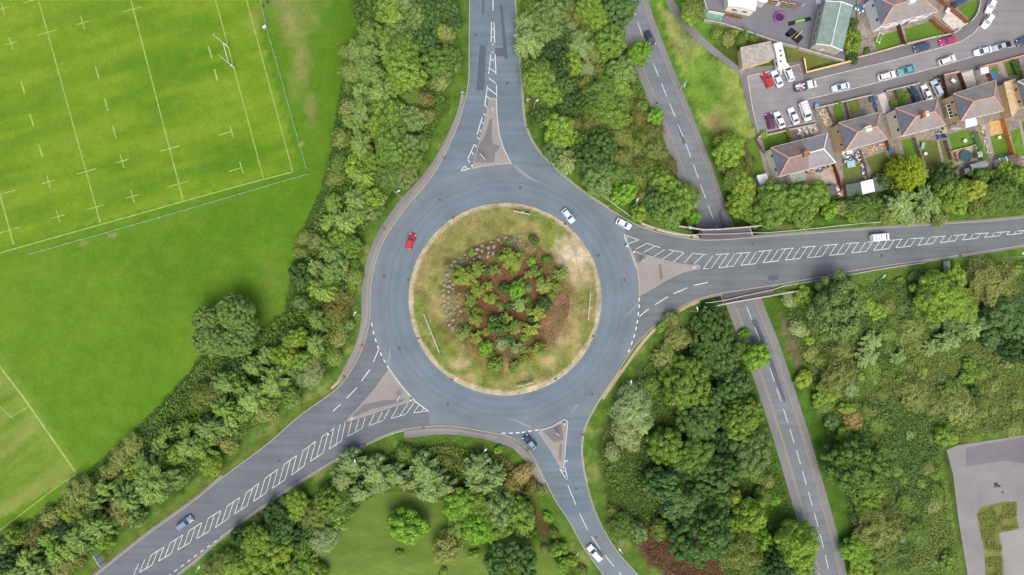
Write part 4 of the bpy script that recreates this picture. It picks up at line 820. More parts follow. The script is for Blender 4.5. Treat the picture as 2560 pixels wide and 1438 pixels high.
T('in the right hand scrub', '2088 768 60 B;2120 735 30 B;2011 742 22 L;1979 747 20 G;2164 757 18 L;2188 776 19 L;2336 740 46 L;2376 699 30 L;2397 765 34 L;2476 705 48 H;2508 726 28 H;2376 800 24 T;2423 813 28 P;2365 850 28 P;2460 800 24 T;2508 779 38 T;2547 826 38 T;2534 866 36 K;2481 845 26 T;2278 818 26 O;2283 863 20 O;2241 889 18 P;2175 852 24 P;2164 889 26 P;2175 919 21 O;1995 821 20 G;2008 948 19 Y;2090 934 38 O;2072 971 24 L;2125 971 17 G;2212 949 9 Y;2420 908 15 L;2283 985 34 O;2376 985 32 O;2516 908 15 P;2048 995 18 L;2131 1049 22 N;2136 1165 60 D;2190 1317 44 O;2136 1375 32 V;2206 1375 32 O;2165 1257 26 L;2358 1090 20 L;2381 1095 14 L;2393 1014 36 O;2340 1008 26 O;2288 996 22 O;2422 1031 30 O;2110 1090 20 L;2185 1260 18 N;2230 800 14 O;2060 1010 20 O;2115 1020 16 L;2320 870 20 P;2240 975 10 P;2450 930 18 O;2300 770 22 O;2150 1420 26 L;2195 1425 26 O;2100 880 24 O;2055 900 20 O;2330 1260 18 O;2290 1330 26 O;2340 1180 16 O;2270 1090 14 P;2240 1180 14 B;2480 960 16 O;2410 740 20 L')
T('behind the gardens', '1820 377 34 L;1810 413 19 B;1844 444 33 O;1859 474 30 L;1847 514 28 L;1932 492 32 B;1926 529 36 B;1987 492 32 B;2039 483 28 B;2005 523 34 B;1884 535 27 L;1960 520 26 B;2240 398 13 L;2249 511 37 P;2310 508 36 P;2155 520 33 O;2179 508 14 G;2368 486 36 L;2423 477 27 Y;2390 511 21 L;2353 447 30 D;2447 440 20 D;2536 441 24 L;2545 428 14 Y;2505 431 20 L;2511 486 38 O;2554 498 24 O;2472 498 30 O;2207 456 18 D;2100 520 18 O;2070 530 16 V;2220 540 20 O;2270 545 18 G;2440 520 20 O;1875 405 14 O;1900 500 20 O;2130 545 14 L;2345 545 18 O')
T('near school and houses', '1731 22 26 O;1720 45 18 L;2128 102 22 L;2128 62 14 D;2165 130 9 D;2128 145 14 K;2258 242 11 L;1790 85 14 O;1820 98 16 O;1850 100 14 O;1880 96 12 O;1830 85 12 L;1860 88 12 B;1805 92 12 D;2095 262 8 V;1906 338 10 L;2232 258 9 V')
T('on the roundabout mound', '1216 745 13 M;1250 765 14 O;1228 800 13 O;1318 750 13 O;1275 765 12 D;1300 640 14 M;1330 655 13 V;1215 680 13 D;1250 640 13 O;1285 760 12 J;1215 830 13 M;1275 845 13 D;1310 875 12 M;1230 885 13 O;1350 695 13 D;1375 740 14 O;1168 775 12 J;1325 770 12 V;1278 649 32 M;1161 690 34 M;1192 672 23 J;1237 675 19 J;1222 713 15 M;1195 724 23 M;1176 747 21 J;1231 747 17 M;1293 724 24 V;1263 720 17 D;1319 687 15 M;1340 679 19 J;1360 713 25 M;1389 717 17 M;1402 683 23 J;1359 760 23 K;1300 762 21 P;1342 780 27 M;1244 814 27 D;1267 795 19 M;1289 818 23 J;1330 822 23 M;1188 799 21 M;1158 831 23 J;1192 842 21 M;1212 869 21 V;1255 859 19 G;1289 867 19 P;1345 871 23 M;1238 910 21 B;1285 916 19 J;1312 897 15 M;1334 600 15 D;1274 606 14 O;1368 649 15 O;1192 775 14 O;1320 720 12 G;1145 700 13 M;1283 680 13 J;1180 635 9 V;1330 800 13 D;1310 845 12 V')
rf = random.Random(5); SCRP = [(1990, 790), (2120, 700), (2540, 650), (2545, 1075), (2380, 1090), (2340, 1130), (2385, 1420), (2170, 1420), (2090, 1180), (2030, 960)]
for code, n, r0, r1 in (('O', 22, 12, 22), ('D', 6, 11, 18), ('P', 10, 9, 14), ('L', 12, 9, 16), ('B', 14, 10, 18), ('T', 8, 10, 16)):
    k = 0
    while k < n:
        x, y, r = rf.uniform(1990, 2550), rf.uniform(650, 1430), rf.uniform(r0, r1)
        if not pnp(np.array([[x, y]]), SCRP)[0] or any(math.hypot(x - t[0], y - t[1]) < (t[2] + r) * .8 for t in TREES): n -= .02; continue
        TREES.append((x, y, r, code, 'in the right hand scrub')); k += 1
info = []
RT = random.Random(11)
for (px, py, r, code, zone) in TREES:
    base, word, tint = SPECIAL.get(code, (code, None, None))
    if word is None: word, tint = TINT[code][RT.randrange(3)]
    name, noun, cat = NOUN[base]
    rm = r * .1 * (.84 if 'mound' in zone else 1.12 if r > 15 else 1.0)
    if base == 'O' or r < 15: hk = RT.uniform(1.15, 1.45)
    elif base in 'WM': hk = RT.uniform(1.95, 2.35)
    else: hk = RT.uniform(1.75, 2.15)
    if zone.startswith('on the roundabout'): hk *= .9
    if 'right hand' in zone and r < 36: hk *= .72
    if r < 15 and base != 'M': name, noun, cat = 'shrub', 'shrub', 'shrub'
    info.append([px, py, rm, base, word, tint, name, noun, cat, zone, hk * rm * (1 if rm < 4 else .88)])
# label : colour + kind + place; neighbours of the same description are counted from the top of the photo
def sizew(rm): return 'small ' if rm < 1.9 else 'large ' if rm > 3.15 else ''
cnt = {}
for t in info: cnt.setdefault((sizew(t[2]), t[4], t[7], t[9]), []).append(t)
for k, L in cnt.items():
    L.sort(key=lambda t: t[1]); n = len(L)
    for i, t in enumerate(L):
        d = f"{k[0]}{k[1]} {k[2]}"
        if n == 1: t.append(f"{d} {k[3]}, only one like it")
        elif i == 0: t.append(f"{d} {k[3]}, topmost such")
        elif i == n - 1: t.append(f"{d} {k[3]}, lowest such")
        else: t.append(f"{d} {k[3]}, {ordn(i)} such from top")
def put_crown(t, seed):
    px, py, rm, base, word, tint, name, noun, cat, zone, h, label = t
    isl = zone.startswith('on the roundabout')
    p = W(px, py, h * .55)
    for _ in range(4):
        z = island_z(p) - .05 if isl else tz(p.x, p.y)
        p = W(px, py, z + h * .55)
    rr = random.Random(seed)
    root = thing(name, (p.x, p.y, z), rr.uniform(-.5, .5) if base == 'W' else rr.uniform(0, 6.28), label, cat, ('shrubs ' if cat == 'shrub' else 'trees ') + zone)
    sz = 'S' if rm < 2.6 else 'M' if rm < 4.6 else 'L'
    me, fl = PR[base, sz, rr.randrange(3)]; hk_ = h / rm
    cz = h * (.52 if hk_ < 1.6 else .5) if rm > 1.6 else h * .4
    c = bpy.data.objects.new('crown', me); COL.objects.link(c); c.parent = root
    q = rr.uniform(.84, 1.2); c.scale = (rm * q, rm / q, (h - cz) / fl); c.location = (0, 0, cz)
    v = rr.uniform(.86, 1.12); v *= 1.1 if base == 'W' else 1.14; c.color = (min(1, tint[0] * v * rr.uniform(.94, 1.06)), min(1, tint[1] * v), tint[2] * v * .95, 1)
    k = bpy.data.objects.new('trunk', TRK[rr.randrange(3)]); COL.objects.link(k); k.parent = root; k.scale = (rm * 1.05, rm * 1.05, h * 1.02)
for i, t in enumerate(info): put_crown(t, 100 + i)

# ---- the lone many-headed willow on the field edge
p = on_ground(563, 817, 5); p.z = FLD
root = thing('lone_willow', p, 0, 'big rounded grey-green willow with five heads, alone at the field corner', 'tree')
for i, (x, y, r) in enumerate(((592, 782, 44), (518, 800, 33), (529, 848, 40), (612, 820, 32), (598, 852, 37), (560, 862, 26))):
    q = W(x, y, FLD + 6.5) - p; rm = r * .1
    c = bpy.data.objects.new('crown_head', crown_lobed('crown_head', rm, 70, .17, 9000, .2, .8, .06)); COL.objects.link(c); c.parent = root
    c.location = (q.x, q.y, 6.2); c.scale = (rm, rm, rm * 1.1); c.color = S(128, 156, 80)
m = MB(); m.tube([(0, 0, -.3), (0.1, 0, 1.2), (0, 0, 2.4)], [.8, .6, .5], 10)
for x, y in ((592, 782), (518, 800), (529, 848), (612, 820), (598, 852)):
    q = W(x, y, FLD + 6.5) - p; m.tube([(0, 0, 2.0), (q.x * .5, q.y * .5, 3.8), (q.x, q.y, 6.2)], [.4, .3, .12], 7)
m.build('trunk', M_BARK, root)
# ---- golden conifer in the gardens
p = on_ground(2274, 434, 6); root = thing('golden_conifer', p, 0, 'big bright golden-yellow conifer at the foot of the gardens', 'tree')
c = bpy.data.objects.new('crown', crown_spray('crown', 4.6, 420, 16000, .3, 1.2)); COL.objects.link(c); c.parent = root; c.location = (0, 0, 3.2); c.scale = (4.7, 4.7, 5.4); c.color = S(158, 176, 46)
m = MB(); m.tube([(0, 0, -.2), (0, 0, 4), (0, 0, 8)], [.4, .28, .05], 8); m.build('trunk', M_BARK, root)

# ---- uncountable ground cover
def scatter(name, polys, dens, size, h, colr, label_cat=None, excl=1.6, narrow=.5, lump=3.0, dlmin=5.2, mat=None, fmin=.01):
    Cs = []
    for poly in polys:
        P = np.array([tuple(W(p[0], p[1], -2)[:2]) for p in poly]); lo, hi = P.min(0), P.max(0)
        lo = np.maximum(lo, (-150, -95)); hi = np.minimum(hi, (150, 95))
        if (hi <= lo).any(): continue
        n = int((hi[0] - lo[0]) * (hi[1] - lo[1]) * dens); X = lo + RNG.random((n, 2)) * (hi - lo)
        X = X[pnp(X, [tuple(q) for q in P])]; Cs.append(X)
    X = np.concatenate(Cs); z = terrain(X)
    d, dl = zone_d(X); ok = (np.minimum(d[0], d[1]) > excl) & (dl > dlmin) & (d[2] >= fmin) & (d[3] > -1) & (d[5] > .01)
    lumpv = vnoise(X[:, 0], X[:, 1], lump, 1) * .7 + vnoise(X[:, 0], X[:, 1], lump * .45, 2) * .5
    ok &= RNG.random(len(X)) < .25 + lumpv; X = X[ok]; z = z[ok]; lumpv = lumpv[ok]; n = len(X)
    C = np.concatenate([X, (z + h * (.15 + lumpv * 1.1) * (.5 + .6 * RNG.random(n)))[:, None]], 1)
    N = RNG.normal(size=(n, 3)) * .55; N[:, 2] = np.abs(N[:, 2]) + .45
    s = size * (.6 + .8 * RNG.random(n))
    o = bpy.data.objects.new(name, leaf_mesh(name, C, N, RNG.normal(size=(n, 3)), s, s * narrow, mat or M_SCRUB)); COL.objects.link(o); o.color = colr; o['kind'] = 'stuff'
    return o
HEDGE = [(862, 180), (880, 180), (860, 330), (840, 430), (800, 540), (775, 600), (755, 690), (752, 780), (700, 800), (640, 890), (600, 945), (500, 960), (420, 1090), (330, 1120), (230, 1215), (205, 1195), (340, 1075), (480, 930), (500, 890), (640, 880), (715, 790), (728, 700), (742, 640), (768, 560), (806, 470), (826, 400), (842, 300)]
WOODS = [[(870, -60), (1180, -60), (1176, 200), (1160, 280), (1090, 440), (1020, 520), (960, 600), (925, 720), (915, 850), (840, 985), (660, 1120), (370, 1340), (200, 1460), (-60, 1500), (-60, 1330), (210, 1190), (360, 1060), (500, 900), (700, 800), (737, 740), (770, 560), (840, 400), (870, 140)],
         [(1300, -60), (1570, -60), (1640, 250), (1760, 560), (1700, 585), (1560, 545), (1400, 430), (1320, 330)], [(430, 1460), (560, 1330), (860, 1140), (1060, 1090), (1290, 1105), (1390, 1260), (1450, 1370), (1400, 1360), (1330, 1240), (1150, 1200), (960, 1220), (830, 1310), (760, 1460)]]
scatter('undergrowth', WOODS, 14, .28, 1.5, S(112, 140, 60), excl=3.0)
BRN = [(1575, 1310), (1690, 1300), (1790, 1390), (1810, 1500), (1660, 1500)]
scatter('undergrowth', [[(1470, 1180), (1520, 960), (1640, 830), (1830, 770), (2030, 1400), (2035, 1460), (1830, 1450), (1760, 1360), (1690, 1295), (1560, 1300), (1500, 1290)]], 13, .24, .8, S(108, 134, 60), excl=3.0)
scatter('dead_bramble', [BRN], 12, .2, .7, S(124, 92, 72), excl=2.5)
scatter('bramble_scrub', [HEDGE], 22, .22, .9, S(84, 112, 56), lump=2.0, fmin=-1)
scatter('bramble_scrub', [[(1120, 60), (1168, -40), (1166, 180), (1146, 290), (1100, 390), (1060, 440), (1050, 420), (1090, 240), (1110, 120)]], 14, .2, .8, S(92, 116, 56), lump=1.6, excl=3.2)
scatter('nettle_scrub', [[(1960, 760), (2560, 640), (2560, 900), (2300, 830), (2200, 960), (2080, 900)], [(2060, 1000), (2300, 1000), (2360, 1120), (2280, 1438), (2150, 1438)]], 14, .26, 1.3, S(96, 128, 62), excl=2.6, dlmin=9, lump=6.0)
scatter('nettle_scrub', [SCR], 24, .21, 1.0, S(126, 144, 74), excl=2.6, dlmin=8.5, lump=4.0)
scatter('dry_weeds', [[(2270, 1120), (2350, 1110), (2390, 1300), (2410, 1430), (2260, 1430), (2330, 1250)], [(2220, 860), (2560, 940), (2560, 1080), (2400, 1100), (2300, 1000)]], 6, .17, 1.0, S(176, 168, 108), dlmin=9, narrow=.4)
scatter('bank_scrub', [[(1790, 340), (1870, 350), (1900, 500), (2030, 500), (2350, 460), (2620, 420), (2620, 540), (2300, 556), (1950, 575), (1860, 560), (1800, 430)]], 8, .22, .7, S(112, 134, 58), excl=2.2, dlmin=6)
scatter('yard_bank_scrub', [[(1770, 55), (1800, 66), (1862, 82), (1940, 112), (1900, 118), (1850, 122), (1800, 110), (1780, 80)]], 14, .18, 1.0, S(122, 124, 64), excl=1)
VERGE = [[(1180, -60), (1160, -60), (1140, 250), (1000, 500), (900, 700), (890, 850), (840, 960), (240, 1430), (270, 1440), (900, 960), (940, 800)], [(1290, -60), (1320, -60), (1330, 320), (1440, 450), (1600, 550), (1590, 575), (1450, 485), (1300, 330)], [(450, 1450), (420, 1450), (860, 1120), (1060, 1070), (1300, 1110), (1400, 1280), (1500, 1440), (1440, 1440), (1340, 1200), (1260, 1120), (1060, 1110), (900, 1150)],
         [(1480, 1000), (1600, 850), (1720, 758), (1730, 790), (1620, 870), (1530, 980), (1490, 1060), (1480, 1170), (1530, 1330), (1640, 1450), (1590, 1450), (1470, 1240), (1450, 1100)], [(1870, 598), (2560, 540), (2560, 520), (1880, 570)], [(1880, 724), (2560, 610), (2560, 650), (1900, 745)]]
scatter('verge_grass', VERGE, 16, .13, .3, S(122, 160, 62), excl=.45, narrow=.28, lump=2.0)
scatter('verge_grass', [[(1600, 0), (1700, 0), (1860, 460), (1840, 580), (1780, 560)], [(1790, 780), (1850, 760), (2040, 1440), (1980, 1440)], [(1910, 770), (1960, 760), (2160, 1440), (2100, 1440)]], 8, .13, .3, S(112, 148, 60), excl=2, narrow=.28, lump=2.5)
# dead bracken and clippings on the island mound
n = 30000; a = RNG.random(n) * 6.283; r = np.sqrt(RNG.random(n)) * 15.5
X = np.stack([CX.x + r * np.cos(a) + .6, CX.y + r * np.sin(a) - .4], 1); zz = np.array([island_z(Vector((x, y, 0))) for x, y in X])
keep = RNG.random(n) < vnoise(X[:, 0], X[:, 1], 2.2, 3) * 1.1; X = X[keep]; zz = zz[keep]; n = len(X)
N = RNG.normal(size=(n, 3)) * .4; N[:, 2] = np.abs(N[:, 2]) + .6; s = .09 + .12 * RNG.random(n)
o = bpy.data.objects.new('mound_mulch', leaf_mesh('mound_mulch', np.concatenate([X, (zz + .12 + .12 * RNG.random(n))[:, None]], 1), N, RNG.normal(size=(n, 3)), s, s * .4, M_SCRUB)); COL.objects.link(o); o.color = S(138, 100, 72); o['kind'] = 'stuff'

n = 5000; a = RNG.random(n) * 6.283; r = np.sqrt(RNG.random(n)) * 15
X = np.stack([CX.x + r * np.cos(a) + .6, CX.y + r * np.sin(a) - .4], 1); keep = vnoise(X[:, 0], X[:, 1], 3.0, 5) > .5; X = X[keep]; n = len(X); zz = np.array([island_z(Vector((x, y, 0))) for x, y in X])
N = RNG.normal(size=(n, 3)) * .4; N[:, 2] = np.abs(N[:, 2]) + .6; s = .1 + .14 * RNG.random(n)
o = bpy.data.objects.new('mound_weeds', leaf_mesh('mound_weeds', np.concatenate([X, (zz + .2 + .3 * RNG.random(n))[:, None]], 1), N, RNG.normal(size=(n, 3)), s, s * .4, M_SCRUB)); COL.objects.link(o); o.color = S(118, 138, 66); o['kind'] = 'stuff'

P = np.array([tuple(W(x, y, CPK)[:2]) for x, y in ((2440, 1284), (2480, 1262), (2534, 1254), (2538, 1318), (2496, 1328), (2504, 1440), (2464, 1440), (2446, 1320))]); n = 9000
X = P.min(0) + RNG.random((n, 2)) * (P.max(0) - P.min(0)); X = X[pnp(X, [tuple(p) for p in P])]; X = X[vnoise(X[:, 0], X[:, 1], 2.0, 1) > .4]; n = len(X)
N = RNG.normal(size=(n, 3)) * .5; N[:, 2] = np.abs(N[:, 2]) + .5; s = .08 + .12 * RNG.random(n)
o = bpy.data.objects.new('car_park_weeds', leaf_mesh('car_park_weeds', np.concatenate([X, (CPK + .1 + .5 * RNG.random(n))[:, None]], 1), N, RNG.normal(size=(n, 3)), s, s * .45, M_SCRUB)); COL.objects.link(o); o.color = S(138, 142, 70); o['kind'] = 'stuff'
# ================================================================== VEHICLES
def make_car(kind):
    """parts list of (name, mesh, parent index, location, painted) for one body style; x is forward"""
    P = {'hatch': dict(L=4.0, w=.86, h=1.5, bel=.95, hood=1.0, c0=-1.75, c1=.98, r0=-1.35, r1=.2),
         'saloon': dict(L=4.5, w=.88, h=1.45, bel=.93, hood=1.0, c0=-1.75, c1=1.05, r0=-1.0, r1=.2),
         'estate': dict(L=4.6, w=.9, h=1.58, bel=1.0, hood=1.05, c0=-2.1, c1=1.15, r0=-1.85, r1=.4),
         'van': dict(L=5.0, w=.97, h=2.0, bel=1.15, hood=1.25, c0=-2.42, c1=1.75, r0=-2.36, r1=.95),
         'pickup': dict(L=5.1, w=.92, h=1.75, bel=1.08, hood=1.12, c0=-.75, c1=1.3, r0=-.6, r1=.55)}[kind]
    L, w, h, bel = P['L'], P['w'], P['h'], P['bel']; out = []
    def mesh(name, mb, mat, smooth=False):
        me = bpy.data.meshes.new(name); me.from_pydata(mb.v, [], mb.f); me.materials.append(mat)
        if smooth: me.polygons.foreach_set('use_smooth', [True] * len(me.polygons))
        return me
    # body : lofted hull
    xs = [-L / 2, -L / 2 + .06, -L / 2 + .3, P['c0'] + .25, -.6, .4, P['c1'], L / 2 - .75, L / 2 - .25, L / 2 - .05, L / 2]
    ws = [.74, .88, .97, 1, 1, 1, .99, .97, .88, .76, .6]
    zt = [bel - .12, bel - .03, bel, bel, bel, bel, bel - .01, P['hood'] - .14 if kind != 'van' else 1.1, P['hood'] - .24 if kind != 'van' else .95, .62, .56]
    m = MB(); n = len(xs)
    prof = lambda W_, t: [(-W_ * .94, .22), (-W_, .42), (-W_ * .99, t - .16), (-W_ * .9, t - .02), (-W_ * .5, t + .02), (0, t + .03), (W_ * .5, t + .02), (W_ * .9, t - .02), (W_ * .99, t - .16), (W_, .42), (W_ * .94, .22)]
    V = []
    for x, a, t in zip(xs, ws, zt): V += [(x, y, z) for y, z in prof(w * a, t)]
    F = [(i * 11 + k, i * 11 + k + 1, (i + 1) * 11 + k + 1, (i + 1) * 11 + k) for i in range(n - 1) for k in range(10)]
    F += [tuple(range(11))[::-1], tuple((n - 1) * 11 + k for k in range(11))] + [(i * 11, (i + 1) * 11, (i + 1) * 11 + 10, i * 11 + 10) for i in range(n - 1)]
    m.add(V, [f[::-1] for f in F])
    out.append(('body', mesh('body', m, M_CAR, False), None, (0, 0, 0)))
    c0, c1, r0, r1 = P['c0'], P['c1'], P['r0'], P['r1']; wb, wr = w * .9, w * .74 if kind != 'van' else w * .86
    def ring(x, y, z): return [(x[0], -y, z), (x[1], -y, z), (x[1], y, z), (x[0], y, z)]
    m = MB(); A = ring((c0, c1), wb, bel - .04); B = ring((r0, r1), wr, h - .05); Cc = ring((r0 + .12, r1 - .1), wr * .86, h)
    m.add(A + B + Cc, [(0, 1, 5, 4), (1, 2, 6, 5), (2, 3, 7, 6), (3, 0, 4, 7), (4, 5, 9, 8), (5, 6, 10, 9), (6, 7, 11, 10), (7, 4, 8, 11), (8, 9, 10, 11)])
    out.append(('cabin', mesh('cabin', m, M_CAR), None, (0, 0, 0)))
    def quad(a, b, c, d, s, t, push, name):      # inset glass panel on a cabin face
        a, b, c, d = map(Vector, (a, b, c, d)); nrm = (b - a).cross(d - a).normalized() * push
        def bl(u, v): return (a.lerp(b, u)).lerp(d.lerp(c, u), v) + nrm
        q = [bl(s, t), bl(1 - s, t), bl(1 - s, 1 - t * .6), bl(s, 1 - t * .6)]; q2 = [p - nrm * 1.6 for p in q]
        mm = MB(); mm.add(q + q2, [(0, 1, 2, 3), (0, 4, 5, 1), (1, 5, 6, 2), (2, 6, 7, 3), (3, 7, 4, 0)]); out.append((name, mesh(name, mm, M_GLASS), None, (0, 0, 0)))
    quad(A[1], A[2], B[2], B[1], .07, .1, .02, 'windscreen')
    if kind != 'van': quad(A[3], A[0], B[0], B[3], .09, .14, .02, 'rear_window')
    if kind == 'van':
        fr = .72
        a0 = Vector(A[0]).lerp(Vector(A[1]), fr); b0 = Vector(B[0]).lerp(Vector(B[1]), fr); a3 = Vector(A[3]).lerp(Vector(A[2]), fr); b3 = Vector(B[3]).lerp(Vector(B[2]), fr)
        quad(a0, A[1], B[1], b0, .06, .2, .02, 'side_window'); quad(A[2], a3, b3, B[2], .06, .2, .02, 'side_window')
        m = MB()
        for x in (-1.6, -.9, -.2): m.box(x - .03, x + .03, -wr * .8, wr * .8, h + .03, h + .08)
        for y in (-wr * .7, wr * .7): m.box(-1.9, .2, y - .02, y + .02, h, h + .03)
        out.append(('roof_rack', mesh('roof_rack', m, M_DSTEEL), None, (0, 0, 0)))
    else:
        quad(A[0], A[1], B[1], B[0], .07, .16, .02, 'side_window'); quad(A[2], A[3], B[3], B[2], .07, .16, .02, 'side_window')
    if kind == 'pickup':
        m = MB(); m.box(-2.42, -.86, -w * .86, w * .86, bel + .03, bel + .09); out.append(('bed_cover', mesh('bed_cover', m, M_BLACK), None, (0, 0, 0)))
    if kind == 'estate':
        m = MB()
        for y in (-wr * .82, wr * .82): m.box(r0 + .25, r1 - .3, y - .025, y + .025, h - .01, h + .05)
        out.append(('roof_rails', mesh('roof_rails', m, M_BLACK), None, (0, 0, 0)))
    def cyl(r, t, k=14):
        mm = MB(); mm.tube([(0, -t / 2, 0), (0, t / 2, 0)], r, k); return mm
    wm = mesh('wheel', cyl(.32, .2), M_TYRE); rmm = mesh('rim', cyl(.2, .215), M_RIM)
    for sx in (L * .31, -L * .3):
        for sy in (-1, 1):
            out.append(('wheel', wm, None, (sx, sy * (w - .08), .32))); out.append(('rim', rmm, len(out) - 1, (0, 0, 0)))
    for sy in (-1, 1):
        m = MB(); m.box(L / 2 - .3, L / 2 - .02, sy * w * .74 - .16, sy * w * .74 + .16, .62, .76, 0, None, .03); out.append(('headlight', mesh('headlight', m, M_LAMP), None, (0, 0, 0)))
        m = MB(); m.box(-L / 2 - .015, -L / 2 + .16, sy * w * .72 - .14, sy * w * .72 + .14, bel - .34, bel - .1, 0, None, .02); out.append(('taillight', mesh('taillight', m, M_RED), None, (0, 0, 0)))
        m = MB(); m.box(c1 - .55, c1 - .38, sy * (w + .1) - .11, sy * (w + .1) + .11, bel - .02, bel + .14, 0, None, .03); out.append(('wing_mirror', mesh('wing_mirror', m, M_CAR), None, (0, 0, 0)))
    m = MB(); m.box(L / 2 - .02, L / 2 + .02, -.26, .26, .38, .5); out.append(('number_plate', mesh('number_plate', m, M_WHITE), None, (0, 0, 0)))
    return out
CARS = {k: make_car(k) for k in ('hatch', 'saloon', 'estate', 'van', 'pickup')}
def put_car(name, kind, a, b, z, col, label, cat='car', group=None, sc=1.0):
    """a = rear end, b = front end, in photo pixels"""
    A, B = W(*a, z + .7), W(*b, z + .7); c = (A + B) / 2; d = B - A
    t = thing(name, (c.x, c.y, z), math.atan2(d.y, d.x), label, cat, group); objs = []
    t.scale = (sc, sc, sc)
    for nm, me, par, loc in CARS[kind]:
        o = bpy.data.objects.new(nm, me); COL.objects.link(o); o.parent = t if par is None else objs[par]; o.location = loc; o.color = S(*col); objs.append(o)
    return t
WHT, SIL = (238, 239, 241), (176, 184, 192)
G1, G2, G3, G4 = 'cars on the roundabout roads', 'cars in the square car park', 'cars parked along the estate street', 'cars parked on house drives'
Zr = .03
put_car('car', 'hatch', (1021, 622), (1034, 587), Zr, (196, 30, 38), 'red hatchback circling the left side of the roundabout', 'car', G1)
put_car('car', 'hatch', (1409, 527), (1431, 554), Zr, (205, 222, 236), 'pale blue-white hatchback on the upper right of the roundabout', 'car', G1)
put_car('car', 'hatch', (1542, 552), (1574, 569), Zr, WHT, 'white hatchback leaving the roundabout onto the east arm', 'car', G1)
put_car('van', 'van', (2172, 596), (2220, 592), Zr, WHT, 'plain white van driving along the east arm hatching', 'van', G1, .97)
put_car('car', 'hatch', (1339, 1120), (1310, 1088), Zr, (28, 62, 92), 'dark blue hatchback waiting at the south give way line', 'car', G1)
put_car('car', 'estate', (1502, 1399), (1470, 1362), Zr, WHT, 'white estate car heading up the south arm', 'car', G1)
put_car('car', 'estate', (444, 1322), (486, 1290), Zr, (120, 138, 164), 'grey-blue estate car on the southwest arm', 'car', G1)
put_car('car', 'hatch', (1615, 82), (1631, 115), LOW + .02, (44, 52, 76), 'dark navy hatchback driving down the lower road', 'car', G1)
Ze = EST + .03
put_car('car', 'hatch', (1924, 219), (1907, 186), Ze, (200, 36, 48), 'red hatchback, first in the upper car park row', 'car', G2)
put_car('car', 'saloon', (1949, 217), (1931, 181), Ze, WHT, 'white coupe parked between the red car and the caravan', 'car', G2)
put_car('car', 'estate', (1975, 200), (1962, 168), Ze, WHT, 'white estate car parked under the caravan drawbar', 'car', G2)
put_car('car', 'hatch', (1927, 320), (1919, 289), Ze, (104, 44, 92), 'purple hatchback in the lower car park corner', 'car', G2)
put_car('car', 'saloon', (1954, 320), (1938, 283), Ze, WHT, 'white saloon beside the purple hatchback', 'car', G2)
put_car('car', 'saloon', (1989, 310), (1973, 273), Ze, WHT, 'white saloon beside the white panel van', 'car', G2)
put_car('van', 'van', (2001, 257), (2018, 304), Ze, WHT, 'white panel van with roof rack in the car park', 'van', G2, 1.0)
put_car('car', 'saloon', (2120, 215), (2077, 225), Ze, (208, 222, 238), 'pale blue-white saloon moving along the estate street', 'car', G3)
put_car('car', 'estate', (2195, 197), (2232, 187), Ze, WHT, 'white estate car parked behind the teal saloon', 'car', G3)
put_car('car', 'saloon', (2283, 172), (2244, 184), Ze, (96, 164, 164), 'teal green saloon parked on the lower kerb', 'car', G3)
put_car('car', 'estate', (2343, 161), (2385, 145), Ze, (226, 222, 218), 'cream-white estate car with red tail lights showing', 'car', G3)
put_car('car', 'hatch', (2319, 115), (2281, 126), Ze, (56, 80, 104), 'dark slate blue hatchback by the front garden wall', 'car', G3)
put_car('car', 'hatch', (2384, 100), (2346, 110), Ze, (186, 44, 110), 'magenta hatchback on the upper side of the street', 'car', G3)
put_car('car', 'saloon', (2473, 125), (2432, 136), Ze, (224, 230, 240), 'white saloon parked behind the silver pickup', 'car', G3)
put_car('pickup', 'pickup', (2521, 112), (2477, 125), Ze, SIL, 'silver pickup with a black load cover', 'pickup', G3, .9)
put_car('car', 'hatch', (2572, 98), (2540, 110), Ze, (58, 74, 96), 'dark grey-blue hatchback at the right edge of the photo', 'car', G3)
put_car('car', 'saloon', (2481, -2), (2466, 33), Ze, WHT, 'white saloon at the very top of the side road', 'car', G3)
put_car('car', 'hatch', (2477, 38), (2453, 73), Ze, WHT, 'white hatchback parked at the bend of the street', 'car', G3)
put_car('car', 'saloon', (2290, 254), (2274, 219), Ze, (52, 64, 80), 'dark slate saloon on the drive beside the hedge', 'car', G4, .95)
put_car('car', 'saloon', (2320, 251), (2305, 216), Ze, WHT, 'white saloon in the middle of the shared drive', 'car', G4, .95)
put_car('car', 'estate', (2348, 242), (2328, 202), Ze, (196, 204, 214), 'silver estate car on the right of the shared drive', 'car', G4, .95)
# tipper truck
A, B = W(1982, 223, Ze + .8), W(2039, 211, Ze + .8); c = (A + B) / 2
t = thing('tipper_truck', (c.x, c.y, Ze), math.atan2(B.y - A.y, B.x - A.x), 'small white tipper truck with a loaded open bed', 'truck', G2)
m = MB(); m.box(-2.8, .1, -.95, .95, .62, .74); m.box(-2.8, -2.7, -.98, .98, .74, 1.1); m.box(-.0, .1, -.98, .98, .74, 1.35); m.box(-2.8, .1, -1.0, -.93, .745, 1.08); m.box(-2.8, .1, .93, 1.0, .745, 1.08); m.build('open_bed', plain('bed_blue', S(84, 92, 128), .6), t)
m = MB()
for k in range(26): x, y = RNG.uniform(-2.55, -.3), RNG.uniform(-.75, .75); m.box(x - .28, x + .28, y - .18, y + .18, .75, .9 + RNG.random() * .25, int(RNG.integers(0, 3)), None, .05)
m.build('load', [plain('rubble_orange', S(206, 140, 96)), plain('rubble_grey', S(184, 176, 176)), M_WHITE], t)
m = MB(); V = []
